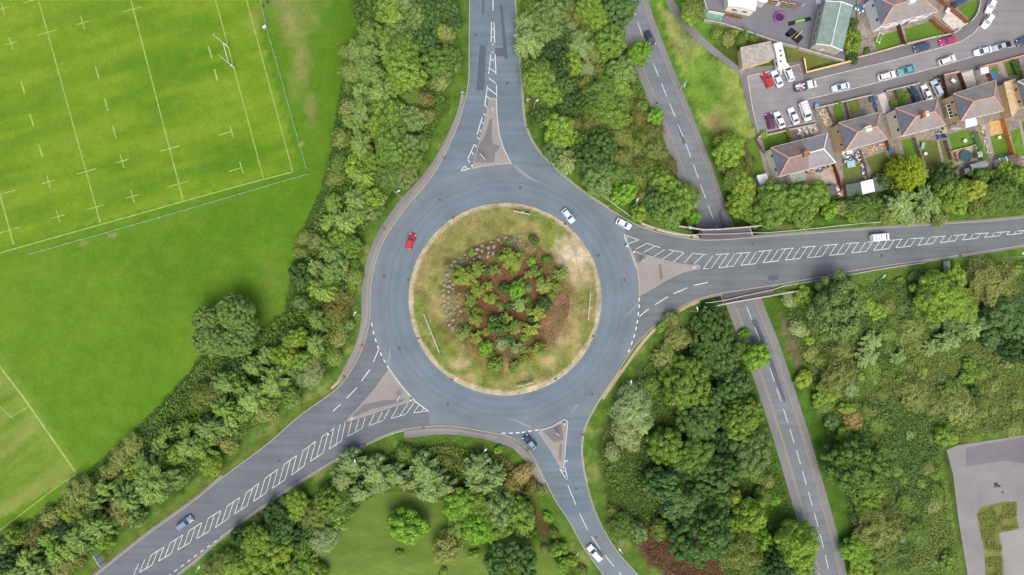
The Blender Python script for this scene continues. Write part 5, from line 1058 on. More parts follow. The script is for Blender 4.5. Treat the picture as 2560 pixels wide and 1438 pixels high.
for x, w_, zt in ((.2, .96, 1.9), (1.3, .96, 1.95), (1.75, .95, 1.6), (2.3, .9, 1.1), (2.75, .8, .9), (2.85, .7, .6)): V += [(x, -w_, .45), (x, -w_ * .96, zt - .1), (x, -w_ * .8, zt), (x, w_ * .8, zt), (x, w_ * .96, zt - .1), (x, w_, .45)]
m.add(V, [(i * 6 + k + 1, i * 6 + k, (i + 1) * 6 + k, (i + 1) * 6 + k + 1)[::-1] for i in range(5) for k in range(5)] + [(0, 1, 2, 3, 4, 5), tuple(30 + k for k in range(6))[::-1]]); o = m.build('cab', M_CAR, t); o.color = S(*WHT)
m = MB(); m.add([(1.42, -.72, 1.92), (1.42, .72, 1.92), (1.78, .8, 1.63), (1.78, -.8, 1.63), (2.05, -.78, 1.38), (2.05, .78, 1.38)], [(0, 3, 2, 1), (3, 4, 5, 2)]); m.build('windscreen', M_GLASS, t)
for x in (-1.7, 1.9):
    for y in (-.85, .85):
        m = MB(); m.tube([(x, y - .12, .36), (x, y + .12, .36)], .36, 14); wv = m.build('wheel', M_TYRE, t); m = MB(); m.tube([(x, y - .13, .36), (x, y + .13, .36)], .2, 12); m.build('rim', M_RIM, wv)
for y in (-.6, .6):
    m = MB(); m.box(2.7, 2.9, y - .14, y + .14, .66, .82); m.build('headlight', M_LAMP, t); m = MB(); m.box(-2.84, -2.79, y - .12, y + .12, .5, .6); m.build('taillight', M_RED, t)
# touring caravan
A, B = W(1940, 108, Ze + 2.3), W(1955, 171, Ze + 2.3); c = (A + B) / 2
t = thing('caravan', (c.x, c.y, Ze), math.atan2(B.y - A.y, B.x - A.x), 'long white touring caravan parked beside the grey garage', 'caravan')
m = MB(); V = []; st = ((-3.2, .8, 2.1), (-3.1, .55, 2.4), (-2.6, .45, 2.58), (2.3, .45, 2.58), (2.95, .5, 2.3), (3.2, .75, 1.7))
for x, z0, z1 in st: V += [(x, -1.12, z0), (x, -1.14, (z0 + z1) / 2), (x, -1.02, z1 - .03), (x, 0, z1 + .03), (x, 1.02, z1 - .03), (x, 1.14, (z0 + z1) / 2), (x, 1.12, z0)]
m.add(V, [(i * 7 + k, i * 7 + k + 1, (i + 1) * 7 + k + 1, (i + 1) * 7 + k)[::-1] for i in range(5) for k in range(6)] + [tuple(range(7)), tuple(35 + k for k in range(7))[::-1]] + [(i * 7, (i + 1) * 7, (i + 1) * 7 + 6, i * 7 + 6) for i in range(5)]); m.build('body', M_WHITE, t)
for x, y in ((-.9, .15), (.3, .05), (1.7, -.35)):
    m = MB(); m.box(x - .25, x + .25, y - .25, y + .25, 2.6, 2.7, 0, None, .03); m.build('rooflight', M_PANE if x < 1 else M_DSTEEL, t)
for x in (-1.8, .2, 1.9):
    for sy in (-1, 1):
        m = MB(); m.box(x - .45, x + .45, sy * 1.145 - .02, sy * 1.145 + .02, 1.45, 1.95); m.build('window', M_PANE, t)
m = MB(); m.bar((3.1, .5, .5), (4.3, 0, .5), .12); m.bar((3.1, -.5, .5), (4.3, 0, .5), .12); m.box(4.2, 4.5, -.08, .08, .42, .6); m.box(3.2, 3.7, -.3, .3, .55, .95, 0, None, .05); m.build('drawbar', M_WHITE, t)
for y in (-1.0, 1.0): m = MB(); m.tube([(-.2, y - .1, .33), (-.2, y + .1, .33)], .33, 14); m.build('wheel', M_TYRE, t)

# ================================================================== STREET FURNITURE
def lamp(px, py, base, label, zb=None, gz_=None, h=8.0):
    """column at base, lantern over the lamp head seen at px,py"""
    p = on_ground(*base) if gz_ is None else W(base[0], base[1], gz_)
    q = W(px, py, p.z + h); d = Vector((q.x - p.x, q.y - p.y, 0))
    if d.length > 2.2: d = d.normalized() * 2.2
    if d.length < .6: d = (d.normalized() if d.length > .01 else Vector((1, 0, 0))) * .6
    t = thing('street_lamp', p, math.atan2(d.y, d.x), label, 'street lamp', 'street lamps'); L = d.length
    m = MB(); m.tube([(0, 0, -.3), (0, 0, 1.2), (0, 0, 1.25), (0, 0, h - .5)], [.11, .11, .075, .06], 8); m.build('column', M_GALV, t)
    m = MB(); m.tube([(0, 0, h - .55), (.1, 0, h - .15), (.4, 0, h), (L, 0, h + .06)], [.055, .05, .045, .04], 7); m.build('bracket', M_GALV, t)
    m = MB(); m.box(L - .12, L + .62, -.17, .17, h - .02, h + .16, 0, None, .05); la = m.build('lantern', M_GALV, t)
    m = MB(); m.box(L - .04, L + .5, -.12, .12, h - .07, h - .021); m.build('lens', M_LAMP, la)
for a in ((2203, 695, (2158, 698), 'street lamp on the scrub side of the east arm, nearest the bridge'), (2555, 636, (2500, 645), 'street lamp on the east arm at the right edge of the photo'), (1591, 507, (1576, 519), 'street lamp on the verge behind the crash barrier, above the white hatchback'),
          (1742, 773, (1722, 777), 'street lamp by the south end of the bridge parapet'), (889, 1153, (908, 1139), 'street lamp over the silvery bushes left of the south verge'), (1212, 1127, (1213, 1111), 'street lamp on the grass below the roundabout'), (1338, 258, (1334, 281), 'street lamp by the road edge of the north wood'),
          (886, 787, (903, 786), 'street lamp on the left verge beside the pavement'), (994, 481, (1004, 494), 'street lamp on the upper left roundabout verge'), (1577, 960, (1563, 951), 'street lamp on the verge of the triangle wood'), (1550, 1374, (1544, 1352), 'street lamp on the right side of the south arm'),
          (1711, 214, (1697, 226), 'street lamp on the grass bank of the lower road'), (499, 1418, (527, 1397), 'street lamp beside the dashed edge of the southwest arm'), (2052, 1438, (2036, 1416), 'street lamp at the foot of the lower road')):
    lamp(a[0], a[1], a[2], a[3])
# chevron boards on the roundabout island
def chevron(c, a, b, label):
    A, B = W(*a, 1.8), W(*b, 1.8); L = (B - A).length; mid = (A + B) / 2; z = island_z(mid)
    ang = math.atan2(B.y - A.y, B.x - A.x); out = Vector((mid.x - CX.x, mid.y - CX.y))
    if Vector((-math.sin(ang), math.cos(ang))).dot(out) < 0: ang += math.pi
    t = thing('chevron_board', (mid.x, mid.y, z - .05), ang, label, 'chevron board', 'chevron boards facing the arms')
    m = MB(); m.box(-L / 2, L / 2, -.045, .033, .75, 1.65); m.build('board', M_WHITE, t)
    m = MB(); k = max(3, int(L / 1.1)); w_ = L / k
    for i in range(k):
        x = -L / 2 + w_ * i + .08
        m.add([(x, -.036 * -1, .8), (x + w_ * .45, -.036 * -1, .8), (x + w_ * .85, -.036 * -1, 1.2), (x + w_ * .45, -.036 * -1, 1.6), (x, -.036 * -1, 1.6), (x + w_ * .4, -.036 * -1, 1.2)], [(0, 1, 2, 5), (5, 2, 3, 4)])
    m.build('chevrons', M_BLACK, t)
    n = max(2, int(L / 1.3))
    for i in range(n):
        x = -L / 2 + .25 + (L - .5) * i / (n - 1); m = MB(); m.tube([(x, -.1, -.3), (x, -.1, 1.6)], .04, 6); m.build('post', M_GALV, t)
    m = MB(); m.tube([(.2, .16, -.3), (.2, .16, 2.2)], .05, 8); m.tube([(.2, .19, 1.9), (.2, .24, 1.9)], .38, 20); m.build('arrow_sign', M_WHITE, t)
chevron(0, (1060, 785), (1099, 881), 'long chevron board on the left of the island, facing the southwest arm')
chevron(0, (1283, 528), (1326, 537), 'chevron board at the top of the island, facing the north arm')
chevron(0, (1470, 800), (1476, 731), 'chevron board on the right of the island, facing the east arm')
chevron(0, (1292, 966), (1334, 956), 'chevron board at the bottom of the island, facing the south arm')
# direction signs with two posts
def dsign(base, ang_px, wd_, h0, h1, label, name='direction_sign', cat='road sign', posts=2, mat=None):
    p = on_ground(*base); t = thing(name, p, ang_px, label, cat, 'road signs'); m = MB(); m.box(-.04, .04, -wd_ / 2, wd_ / 2, h0, h1); m.build('panel', mat or M_GALV, t)
    for i in range(posts):
        y = (i - (posts - 1) / 2) * wd_ * .55; m = MB(); m.tube([(.09, y, -.4), (.09, y, h1 - .1)], .05, 8); m.build('post', M_DSTEEL, t)
    m = MB()
    for z in (h0 + (h1 - h0) * .25, h0 + (h1 - h0) * .75): m.box(.0401, .07, -wd_ / 2 + .05, wd_ / 2 - .05, z - .04, z + .04)
    m.build('rail', M_DSTEEL, t)
dsign((266, 1389), R_(32), 3.3, 1.0, 3.4, 'big white-backed direction sign in the grass by the southwest arm', mat=M_WHITE)
dsign((552, 1177), R_(28), 1.5, .9, 2.0, 'small white-backed sign on the upper verge of the southwest arm', mat=M_WHITE)
dsign((647, 1304), R_(28), 1.5, .9, 2.1, 'small white-backed sign on the lower verge of the southwest arm', mat=M_WHITE)
dsign((2349, 666), R_(4), 2.4, 1.0, 3.2, 'tall grey-blue sign in the scrub by the east arm')
dsign((1519, 1316), R_(-20), 1.1, 1.2, 2.2, 'small sign on the right verge of the south arm', posts=1)
dsign((1441, 1376), R_(-20), 1.0, 1.2, 2.2, 'small sign on the left verge of the south arm', posts=1)
# cross-shaped triple sign posts
def signpost(px, py, z, label, h=2.3):
    p = W(px, py, z) if z is not None else on_ground(px, py); t = thing('sign_post', p, R_(15), label, 'sign post', 'sign posts')
    m = MB(); m.tube([(0, 0, -.2), (0, 0, h + .3)], .05, 8); m.build('post', M_GALV, t)
    m = MB(); m.box(.05, .1, -.5, .5, h - .5, h + .2); m.build('plate', M_WHITE, t)
    m = MB(); m.bar((-.35, 0, h + .25), (.45, 0, h + .25), .1, .08); m.tube([(.45, 0, h + .12), (.45, 0, h + .3)], .14, 10); m.build('sign_lamp', M_GALV, t)
for x, y, z, l in ((1231, 281, .12, 'lit sign post on the tip of the north traffic island'), (886, 1041, .12, 'lit sign post on the left tip of the southwest traffic island'), (1411, 1145, .12, 'lit sign post low on the south traffic island'), (1157, 241, .1, 'lit sign post on the pavement left of the north arm'), (1318, 258, None, 'lit sign post on the right verge of the north arm'),
                   (1753, 769, None, 'lit sign post by the bridge on the south verge'), (1716, 572, None, 'lit sign post behind the barrier on the north verge'), (1725, 670, .12, 'lit sign post at the nose of the east traffic island')): signpost(x, y, z, l)
def bollard(px, py, label):
    t = thing('bollard', W(px, py, .12), 0, label, 'bollard', 'keep left bollards'); m = MB(); m.tube([(0, 0, 0), (0, 0, .12)], .3, 12); m.build('base', M_BLACK, t)
    m = MB(); m.tube([(0, 0, .12), (0, 0, .9), (0, 0, 1.1)], [.26, .24, .16], 14); m.build('body', M_WHITE, t)
for x, y, l in ((1181, 416, 'white bollard at the left corner of the north traffic island'), (1564, 616, 'white bollard on the upper tip of the east traffic island'), (1582, 631, 'white bollard just below the upper tip of the east island'), (1029, 998, 'white bollard at the right corner of the southwest island'), (1410, 1057, 'white bollard at the top corner of the south island'), (825, 1082, 'white bollard standing in the southwest arm hatching')): bollard(x, y, l)
def finger(a, b, label):   # direction sign boards on the splitter islands, seen edge-on
    A, B = W(*a, 2), W(*b, 2); c = (A + B) / 2; d = B - A; t = thing('island_sign', (c.x, c.y, .12), math.atan2(d.y, d.x), label, 'road sign', 'road signs'); L = d.length
    m = MB(); m.box(-L / 2, L / 2, -.05, .05, 1.0, 2.4); m.build('panel', M_GALV, t)
    for x in (-L * .3, L * .3): m = MB(); m.tube([(x, .1, -.1), (x, .1, 2.3)], .045, 7); m.build('post', M_DSTEEL, t)
finger((1201, 386), (1214, 402), 'thin sign board on the north traffic island'); finger((1602, 655), (1617, 647), 'thin sign board on the east traffic island'); finger((994, 1003), (1001, 987), 'thin sign board on the southwest traffic island'); finger((1389, 1080), (1397, 1086), 'thin sign board on the south traffic island')

# ---- boulders round the mound
bmeshes = []
for k in range(5):
    bm = bmesh.new(); bmesh.ops.create_icosphere(bm, subdivisions=2, radius=1)
    for v in bm.verts:
        n_ = v.co.normalized(); f = .8 + .35 * RNG.random()
        v.co = Vector((max(-.8, min(.8, n_.x * f * 1.1)), max(-.72, min(.72, n_.y * f)), max(-.6, min(.62, n_.z * f))))
    me = bpy.data.meshes.new('boulder'); bm.to_mesh(me); bm.free(); me.materials.append(M_STONE); bmeshes.append(me)
OUT = [(1338, 594), (1302, 590), (1286, 592), (1265, 595), (1247, 600), (1228, 605), (1206, 615), (1193, 624), (1180, 627), (1163, 637), (1150, 645), (1138, 654), (1131, 663), (1126, 676), (1120, 686), (1116, 699), (1113, 713), (1110, 725), (1109, 738), (1108, 751), (1109, 764), (1112, 777), (1116, 789), (1119, 801), (1124, 812), (1133, 821)]
MID = [(1299, 602), (1285, 601), (1253, 607), (1235, 617), (1222, 620), (1205, 628), (1190, 634), (1168, 646), (1155, 656), (1141, 666), (1134, 681), (1126, 702), (1123, 716), (1122, 729), (1121, 743), (1122, 756), (1123, 769), (1128, 782), (1133, 800), (1139, 815)]
INN = [(1338, 622), (1318, 621), (1307, 614), (1295, 611), (1285, 612), (1249, 629), (1233, 634), (1222, 632), (1220, 642), (1199, 643), (1186, 648), (1177, 657), (1133, 711), (1148, 735), (1132, 722), (1147, 755), (1133, 752), (1135, 770), (1146, 765), (1152, 778), (1147, 787), (1137, 782), (1134, 741)]
rb = random.Random(3)
for nm, row in (('outer', OUT), ('middle', MID), ('inner', INN)):
    for i, (x, y) in enumerate(row):
        p = W(x, y, .6); z = island_z(p); p = W(x, y, z + .3)
        o = bpy.data.objects.new('boulder', bmeshes[rb.randrange(5)]); COL.objects.link(o); s = rb.uniform(.36, .64) if nm != 'inner' else rb.uniform(.3, .52)
        o.location = (p.x, p.y, z + s * .28); o.rotation_euler = (rb.uniform(-.2, .2), rb.uniform(-.2, .2), rb.uniform(0, 6.28)); o.scale = (s * rb.uniform(.95, 1.4), s, s * rb.uniform(.8, 1.1))
        tag(o, f'grey boulder in the {nm} row of the mound edging, {ordn(i)} from its upper right end', 'boulder', 'boulders edging the planted mound')

# ---- pitch furniture
def goal():
    b1, b2 = W(573, 120, FLD), W(587, 170, FLD); c = (b1 + b2) / 2; d = b2 - b1
    t = thing('rugby_goal', c, math.atan2(d.y, d.x), 'white H-shaped rugby goal on the try line', 'rugby goal'); L = d.length
    for s in (-1, 1):
        m = MB(); m.tube([(s * L / 2, 0, -.3), (s * L / 2, 0, 4), (s * L / 2, 0, 8.6)], [.1, .09, .07], 8); u = m.build('upright', M_WHITE, t)
        m = MB(); m.tube([(s * L / 2, 0, .02), (s * L / 2, 0, 1.7)], .2, 10); m.build('post_pad', M_WHITE, u)
    m = MB(); m.bar((-L / 2, 0, 3.0), (L / 2, 0, 3.0), .1); m.build('crossbar', M_WHITE, t)
goal()
M_RAIL = plain('weathered_white_rail', S(176, 190, 186), .6)
def railing(pts, label, gap=3.2):
    q = [W(x, y, FLD + .9) for x, y in pts]; o0 = Vector((q[0].x, q[0].y, FLD)); t = thing('pitch_railing', o0, 0, label, 'railing', 'white pitch railings'); q = [Vector((p.x - o0.x, p.y - o0.y, 0)) for p in q]
    m = MB()
    for a, b in zip(q, q[1:]): m.bar(a + Vector((0, 0, 1.02)), b + Vector((0, 0, 1.02)), .06)
    m.build('rail', M_RAIL, t)
    for a, b in zip(q, q[1:]):
        k = int((b - a).length / gap)
        for i in range(k + 1): c = a.lerp(b, i / k); m = MB(); m.tube([(c.x, c.y, -.2), (c.x, c.y, 1.0)], .05, 6); m.build('post', M_WHITE, t)
railing([(653, 0), (668, 70), (700, 180), (733, 300), (767, 420)], 'white railing along the right side of the rugby pitch')
railing([(771, 437), (700, 457), (500, 516), (300, 574), (78, 636)], 'white railing along the bottom of the rugby pitch')
t = thing('equipment_box', W(665, 71, FLD), R_(40), 'small white box on the grass beside the pitch railing', 'box'); m = MB(); m.box(-.5, .5, -.25, .25, 0, .5); m.build('body', M_WHITE, t); m = MB(); m.box(-.53, .53, -.28, .28, .5, .56); m.build('lid', M_GALV, t)
def person(px, py, z, rz, top, legs, label):
    p = W(px, py, z); pts = [(0, 0, .95), (0, 0, 1.15), (0, .01, 1.38), (0, .02, 1.5), (.02, .02, 1.66), (0, .1, .9), (.08, .11, .5), (.02, .11, .08), (.13, .12, .03), (0, -.1, .9), (-.06, -.11, .5), (-.16, -.11, .1), (-.05, -.12, .04), (0, .2, 1.42), (-.03, .25, 1.14), (.08, .24, .9), (0, -.2, 1.42), (.06, -.25, 1.14), (.18, -.22, .92)]
    ed = [(0, 1), (1, 2), (2, 3), (3, 4), (0, 5), (5, 6), (6, 7), (7, 8), (0, 9), (9, 10), (10, 11), (11, 12), (2, 13), (13, 14), (14, 15), (2, 16), (16, 17), (17, 18)]
    rd = [.15, .14, .17, .06, .11, .1, .075, .05, .045, .1, .075, .05, .045, .07, .05, .04, .07, .05, .04]
    me = bpy.data.meshes.new('person'); me.from_pydata(pts, ed, []); o = bpy.data.objects.new('person', me); COL.objects.link(o)
    md = o.modifiers.new('skin', 'SKIN'); o.modifiers.new('sub', 'SUBSURF').levels = 1; o.modifiers['sub'].render_levels = 1
    for i, v in enumerate(me.skin_vertices[0].data): v.radius = (rd[i], rd[i]); v.use_root = i == 0
    k = NT('clothing_' + label.split()[0]); sx = k.n('ShaderNodeSeparateXYZ'); tc = k.n('ShaderNodeTexCoord'); k.l(tc.outputs['Object'], sx.inputs[0])
    mr = k.n('ShaderNodeMapRange'); mr.inputs['From Max'].default_value = 1.8; k.l(sx.outputs[2], mr.inputs[0])
    rp = k.ramp(mr.outputs[0], [(0, legs), (.54, top), (.83, S(200, 160, 135)), (.94, S(60, 45, 35))]); rp.node.color_ramp.interpolation = 'CONSTANT'; k.bsdf(rp, .8); me.materials.append(k.m)
    o.location = p; o.rotation_euler = (0, 0, rz); tag(o, label, 'person')
person(662, 20, FLD, 1.2, S(60, 110, 140), S(50, 50, 60), 'small person in a teal top standing at the pitch railing')
person(673, 11, FLD, 2.4, S(40, 60, 120), S(40, 42, 60), 'small person in dark blue standing outside the pitch railing')
person(1640, 262, LOW + .12, -1.2, S(40, 40, 44), S(30, 30, 34), 'walker in dark clothes on the lower road pavement')
# ================================================================== BUILDINGS
def roof_mat(name, c, rot):
    k = NT(name); v = k.coord((1, 1, 1), rot); wv = k.n('ShaderNodeTexWave', wave_type='BANDS', bands_direction='Y'); wv.inputs['Scale'].default_value = 1.1; wv.inputs['Distortion'].default_value = .6
    k.l(v, wv.inputs['Vector']); a = k.ramp(k.noise(v, .8, 6, .65), [(.3, tuple(x * .8 for x in c[:3]) + (1,)), (.7, tuple(x * 1.15 for x in c[:3]) + (1,))])
    a = k.mix(.25, a, k.ramp(wv.outputs['Fac'], [(.2, (.6, .6, .6, 1)), (.6, (1, 1, 1, 1))]), 'MULTIPLY'); k.bsdf(a, .85, 0, .25); return k.m
R_GREY = roof_mat('grey_roof_tiles', S(150, 143, 140), R_(15)); R_BRN = roof_mat('brown_slate', S(142, 124, 120), R_(15)); R_HIPSHADE = roof_mat('shaded_hip_tiles', S(108, 110, 122), R_(15)); R_PALE = roof_mat('pale_grey_tiles', S(152, 148, 152), R_(15))
R_GREEN = roof_mat('green_sheet_roof', S(138, 158, 148), R_(-75)); R_FELT = roof_mat('grey_felt', S(142, 138, 132), 0)
W_CREAM = plain('cream_render', S(248, 240, 214), .9, 0, .1, .06); W_TAN = plain('tan_render', S(222, 194, 146), .9, 0, .1, .06); W_WHT = plain('white_render', S(244, 242, 242), .9, 0, .1, .05)
def up(w_): return Vector((w_.x, w_.y, 0))
def house(label, eave, ridge, wall, left, right, ze=3.0, zr=5.6, ridge_l=None, ridge_r=None, chim=None, chim_b=None, split=None, hip=None, windows=True, group='semi-detached houses of the estate', side_dark=True):
    """eave: NW, NE, SE, SW photo pixels at eaves level; ridge: W, E ends at ridge level"""
    ridge_l = ridge_l or M_TERRA; ridge_r = ridge_r or ridge_l; hip = hip or R_HIPSHADE  # left hips get a darker bluish tone, their shade put into the colour
    E = [W(x, y, ze) for x, y in eave]; Rg = [W(x, y, zr) for x, y in ridge]
    c = sum((up(e) for e in E), Vector()) / 4; t = thing('house', (c.x, c.y, EST), 0, label, 'house', group)
    L = lambda p: Vector((p.x - c.x, p.y - c.y, p.z - EST)); E = [L(e) for e in E]; Rg = [L(r) for r in Rg]
    ctr = sum(E, Vector()) / 4
    ins = [e + (Vector((ctr.x, ctr.y, e.z)) - e).normalized() * .42 for e in E]
    m = MB(); m.prism([(p.x, p.y) for p in ins], -.3, ins[0].z - .02); m.build('wall', wall, t)
    th = Vector((0, 0, .14))
    def roofpart(name, faces, mat):
        m = MB()
        for f in faces: m.add([p + th for p in f] + [p for p in f], [tuple(range(len(f))), tuple(range(len(f), 2 * len(f)))[::-1]] + [(i, i + len(f), (i + 1) % len(f) + len(f), (i + 1) % len(f)) for i in range(len(f))])
        return m.build(name, mat, t)
    NW, NE, SE, SW = E; A, B = Rg; s = .52 if split is None else split
    mN, mS, mR = NW.lerp(NE, s), SW.lerp(SE, s), A.lerp(B, (s - .18) / .64 if 0.2 < s < .8 else .5)
    rl = roofpart('roof', [[SW, mS, mR, A], [mN, NW, A, mR]], left); rr = roofpart('roof', [[mS, SE, B, mR], [NE, mN, mR, B]], right); hl = roofpart('roof', [[NW, SW, A]], hip); hr = roofpart('roof', [[SE, NE, B]], right)
    rl['label'] = 'left half of the roof'; rr['label'] = 'right half of the roof'; hl['label'] = 'hip at the left end, shade painted into its tiles'
    def tiles(par, segs, mat):
        m = MB()
        for a, b in segs: m.bar(a + th * 1.3, b + th * 1.3, .26, .12)
        m.build('ridge_tiles', mat, par)
    tiles(rl, [(A, mR)], ridge_l); tiles(hl, [(NW, A), (SW, A)], ridge_l); tiles(rr, [(mR, B)], ridge_r); tiles(hr, [(NE, B), (SE, B)], ridge_r)
    m = MB(); zz = Vector((0, 0, .02))
    for a, b in ((SW, SE), (NW, NE)): m.bar(a + zz, b + zz, .16, .14)
    m.build('gutter', M_WHITE, t)
    if chim:
        p = L(W(chim[0], chim[1], zr + .8)); m = MB(); a_ = math.atan2(B.y - A.y, B.x - A.x); Mx = Matrix.Translation((p.x, p.y, Rg[0].z)) @ Matrix.Rotation(a_, 4, 'Z')
        m.box(-.75, 0, -.62, .62, -.9, 1.15, 0, Mx); m.box(.002, .75, -.62, .62, -.9, 1.15, 1, Mx); ch = m.build('chimney', chim_b or [M_BRICK, W_CREAM], t)
        for x in (-.5, -.15, .25, .55): m = MB(); q = Mx @ Vector((x, .15, 1.15)); m.tube([q, q + Vector((0, 0, .35))], .13, 10); m.build('chimney_pot', M_TERRA, ch)
    if windows:
        for i, (a, b, n) in enumerate(((ins[3], ins[2], 4), (ins[0], ins[1], 4), (ins[0], ins[3], 2))):
            d = (b - a).normalized(); nn = Vector((d.y, -d.x, 0)); nn = nn if nn.dot(a - ctr) > 0 else -nn
            for k in range(n):
                for z in (1.6, 3.9) if i < 2 else (3.6,):
                    q = a.lerp(b, (k + .5) / n); q.z = z
                    if i < 2 and z < 2 and k in (1, 2):
                        q.z = 1.05; m = MB(); ang = math.atan2(d.y, d.x); Mx = Matrix.Translation(q) @ Matrix.Rotation(ang, 4, 'Z'); m.box(-.45, .45, -.05, .05, -1.05, 1.0, 0, Mx); dr = m.build('door', M_DOORW if k == 1 else M_DSTEEL, t)
                        m = MB(); h_ = Mx @ Vector((.36, 0, -.05)); m.tube([h_ - nn * .12, h_ + nn * .12], .04, 6); m.build('handle', M_RIM, dr); continue
                    Mx = Matrix.Translation(q) @ Matrix.Rotation(math.atan2(d.y, d.x), 4, 'Z'); hw = .75 if i < 2 else .4
                    m = MB(); m.box(-hw, hw, -.06, .06, -.6, .6, 0, Mx); wv = m.build('window', M_WHITE, t)
                    m = MB(); m.box(-hw + .09, hw - .09, -.075, .075, -.5, .5, 0, Mx); m.build('pane', M_PANE, wv)
    return t
HG = 'semi-detached houses of the estate'
house('semi-detached house with half brown, half pale grey hipped roof, nearest the lower road', [(1924, 371), (2065, 335), (2085, 408), (1945, 443)], [(1970, 397), (2056, 374)], W_CREAM, R_BRN, R_PALE, ridge_r=M_WHITE, chim=(2013, 384), chim_b=[M_BRICK, M_BRICK], split=.53)
house('grey hipped semi with orange ridges and big white chimney, beside the half brown roof', [(2092, 309), (2196, 283), (2214, 350), (2109, 380)], [(2141, 332), (2187, 319)], W_TAN, R_GREY, R_GREY, chim=(2167, 324), chim_b=[W_CREAM, W_CREAM])
house('grey hipped semi behind the three parked drive cars, with brown and white chimney', [(2234, 273), (2339, 247), (2358, 315), (2252, 342)], [(2285, 294), (2331, 282)], W_CREAM, R_GREY, R_GREY, chim=(2309, 288))
house('grey hipped semi with bright orange ridges and no chimney, beside a glass lean-to', [(2378, 237), (2484, 203), (2503, 279), (2397, 304)], [(2429, 256), (2479, 245)], W_TAN, R_GREY, R_GREY)
house('grey hipped house cut by the right edge of the photo, tan side wall', [(2538, 206), (2650, 172), (2672, 240), (2556, 270)], [(2590, 232), (2640, 218)], W_TAN, R_GREY, R_GREY, ridge_l=M_WHITE)
house('large white-walled house with mottled grey hipped roof at the top of the photo', [(2178, -8), (2316, -42), (2340, 32), (2200, 67)], [(2230, 17), (2300, -2)], W_WHT, R_GREY, R_GREY, chim=(2276, 3), chim_b=[W_WHT, W_WHT], zr=5.2)
# tan side extensions
def flat_box(name, label, cat, poly, z0, z1, zroof, wall, roof, pitch=0.0, ridge_dir=None, door=True, group=None, ridge_m=None, trim=None, wins=()):
    """building on a photo-pixel quad (NW,NE,SE,SW at eaves height): walls, gable or flat roof, door"""
    E = [W(x, y, z1) for x, y in poly]; c = sum((up(e) for e in E), Vector()) / len(E); t = thing(name, (c.x, c.y, z0), 0, label, cat, group)
    L = [Vector((e.x - c.x, e.y - c.y, z1 - z0)) for e in E]; ctr = sum(L, Vector()) / len(L)
    ins = [p + (ctr - p).normalized() * min(.25, .12 * (ctr - p).length) for p in L]
    m = MB(); m.prism([(p.x, p.y) for p in ins], -.2, z1 - z0 - .01); m.build('wall', wall, t); th = Vector((0, 0, .1)); m = MB()
    if pitch:
        NW, NE, SE, SW = L; h = Vector((0, 0, pitch))
        if ridge_dir == 'x': A, B = NW.lerp(SW, .5) + h, NE.lerp(SE, .5) + h; fs = [[SW, SE, B, A], [NE, NW, A, B]]; gb = [[NW, SW, A], [SE, NE, B]]
        else: A, B = NW.lerp(NE, .5) + h, SW.lerp(SE, .5) + h; fs = [[NW, SW, B, A], [SE, NE, A, B]]; gb = [[NE, NW, A], [SW, SE, B]]
        for f in fs: m.add([p + th for p in f] + list(f), [(0, 1, 2, 3), (7, 6, 5, 4), (0, 4, 5, 1), (1, 5, 6, 2), (2, 6, 7, 3), (3, 7, 4, 0)])
        rf = m.build('roof', roof, t); m = MB()
        for f in gb: g = [p + (ctr + h * .4 - p) * .02 for p in f]; m.add(g, [(0, 1, 2)])
        m.build('gable', wall, t); m = MB(); m.bar(A + th, B + th, .16, .1); m.build('ridge_cap', ridge_m or roof, rf)
        if trim:
            m = MB()
            for f in gb: m.bar(f[0] + th, f[2] + th, .22, .2); m.bar(f[1] + th, f[2] + th, .22, .2)
            m.build('bargeboard', trim, rf)
    else:
        m.prism([(p.x, p.y) for p in L], z1 - z0, z1 - z0 + .14); rf = m.build('roof', roof, t); m = MB()
        for a, b in zip(L, L[1:] + L[:1]): m.bar(a + Vector((0, 0, .09)), b + Vector((0, 0, .09)), .1, .2)
        m.build('roof_edge', trim or roof, rf)
    if door:
        a, b = ins[3], ins[2]; d = (b - a).normalized(); q = a.lerp(b, .4); Mx = Matrix.Translation((q.x, q.y, 0)) @ Matrix.Rotation(math.atan2(d.y, d.x), 4, 'Z'); H = min(2.0, (z1 - z0) * .86)
        m = MB(); m.box(-.42, .42, -.05, .04, 0, H, 0, Mx); dr = m.build('door', M_DOORW, t); m = MB(); m.box(.28, .36, -.1, .08, H * .45, H * .55, 0, Mx); m.build('handle', M_DSTEEL, dr)
    for (k, u) in wins:
        a, b = ins[k], ins[(k + 1) % 4]; d = (b - a).normalized(); q = a.lerp(b, u); Mx = Matrix.Translation((q.x, q.y, (z1 - z0) * .55)) @ Matrix.Rotation(math.atan2(d.y, d.x), 4, 'Z')
        m = MB(); m.box(-.7, .7, -.06, .06, -.5, .5, 0, Mx); wv = m.build('window', M_WHITE, t); m = MB(); m.box(-.6, .6, -.075, .075, -.4, .4, 0, Mx); m.build('pane', M_PANE, wv)
    return t
GBL = 'outbuildings of the gardens'
flat_box('hall', 'long school hall with low-pitched pale green sheet roof', 'school hall', [(2060, 6), (2128, 19), (2103, 130), (2036, 113)], EST, 2.2, 0, plain('hall_cream_wall', S(196, 188, 178), .9), R_GREEN, 1.1, 'y', trim=M_WHITE, ridge_m=M_WHITE, wins=((3, .2), (3, .4), (3, .6), (3, .8)))
flat_box('classroom', 'white-roofed classroom hut with cream end wall at the top', 'classroom', [(1814, -46), (1898, -36), (1886, 31), (1818, 18)], EST, 1.6, 0, W_CREAM, M_WHITE, .7, 'y', wins=((2, .3), (2, .7)))
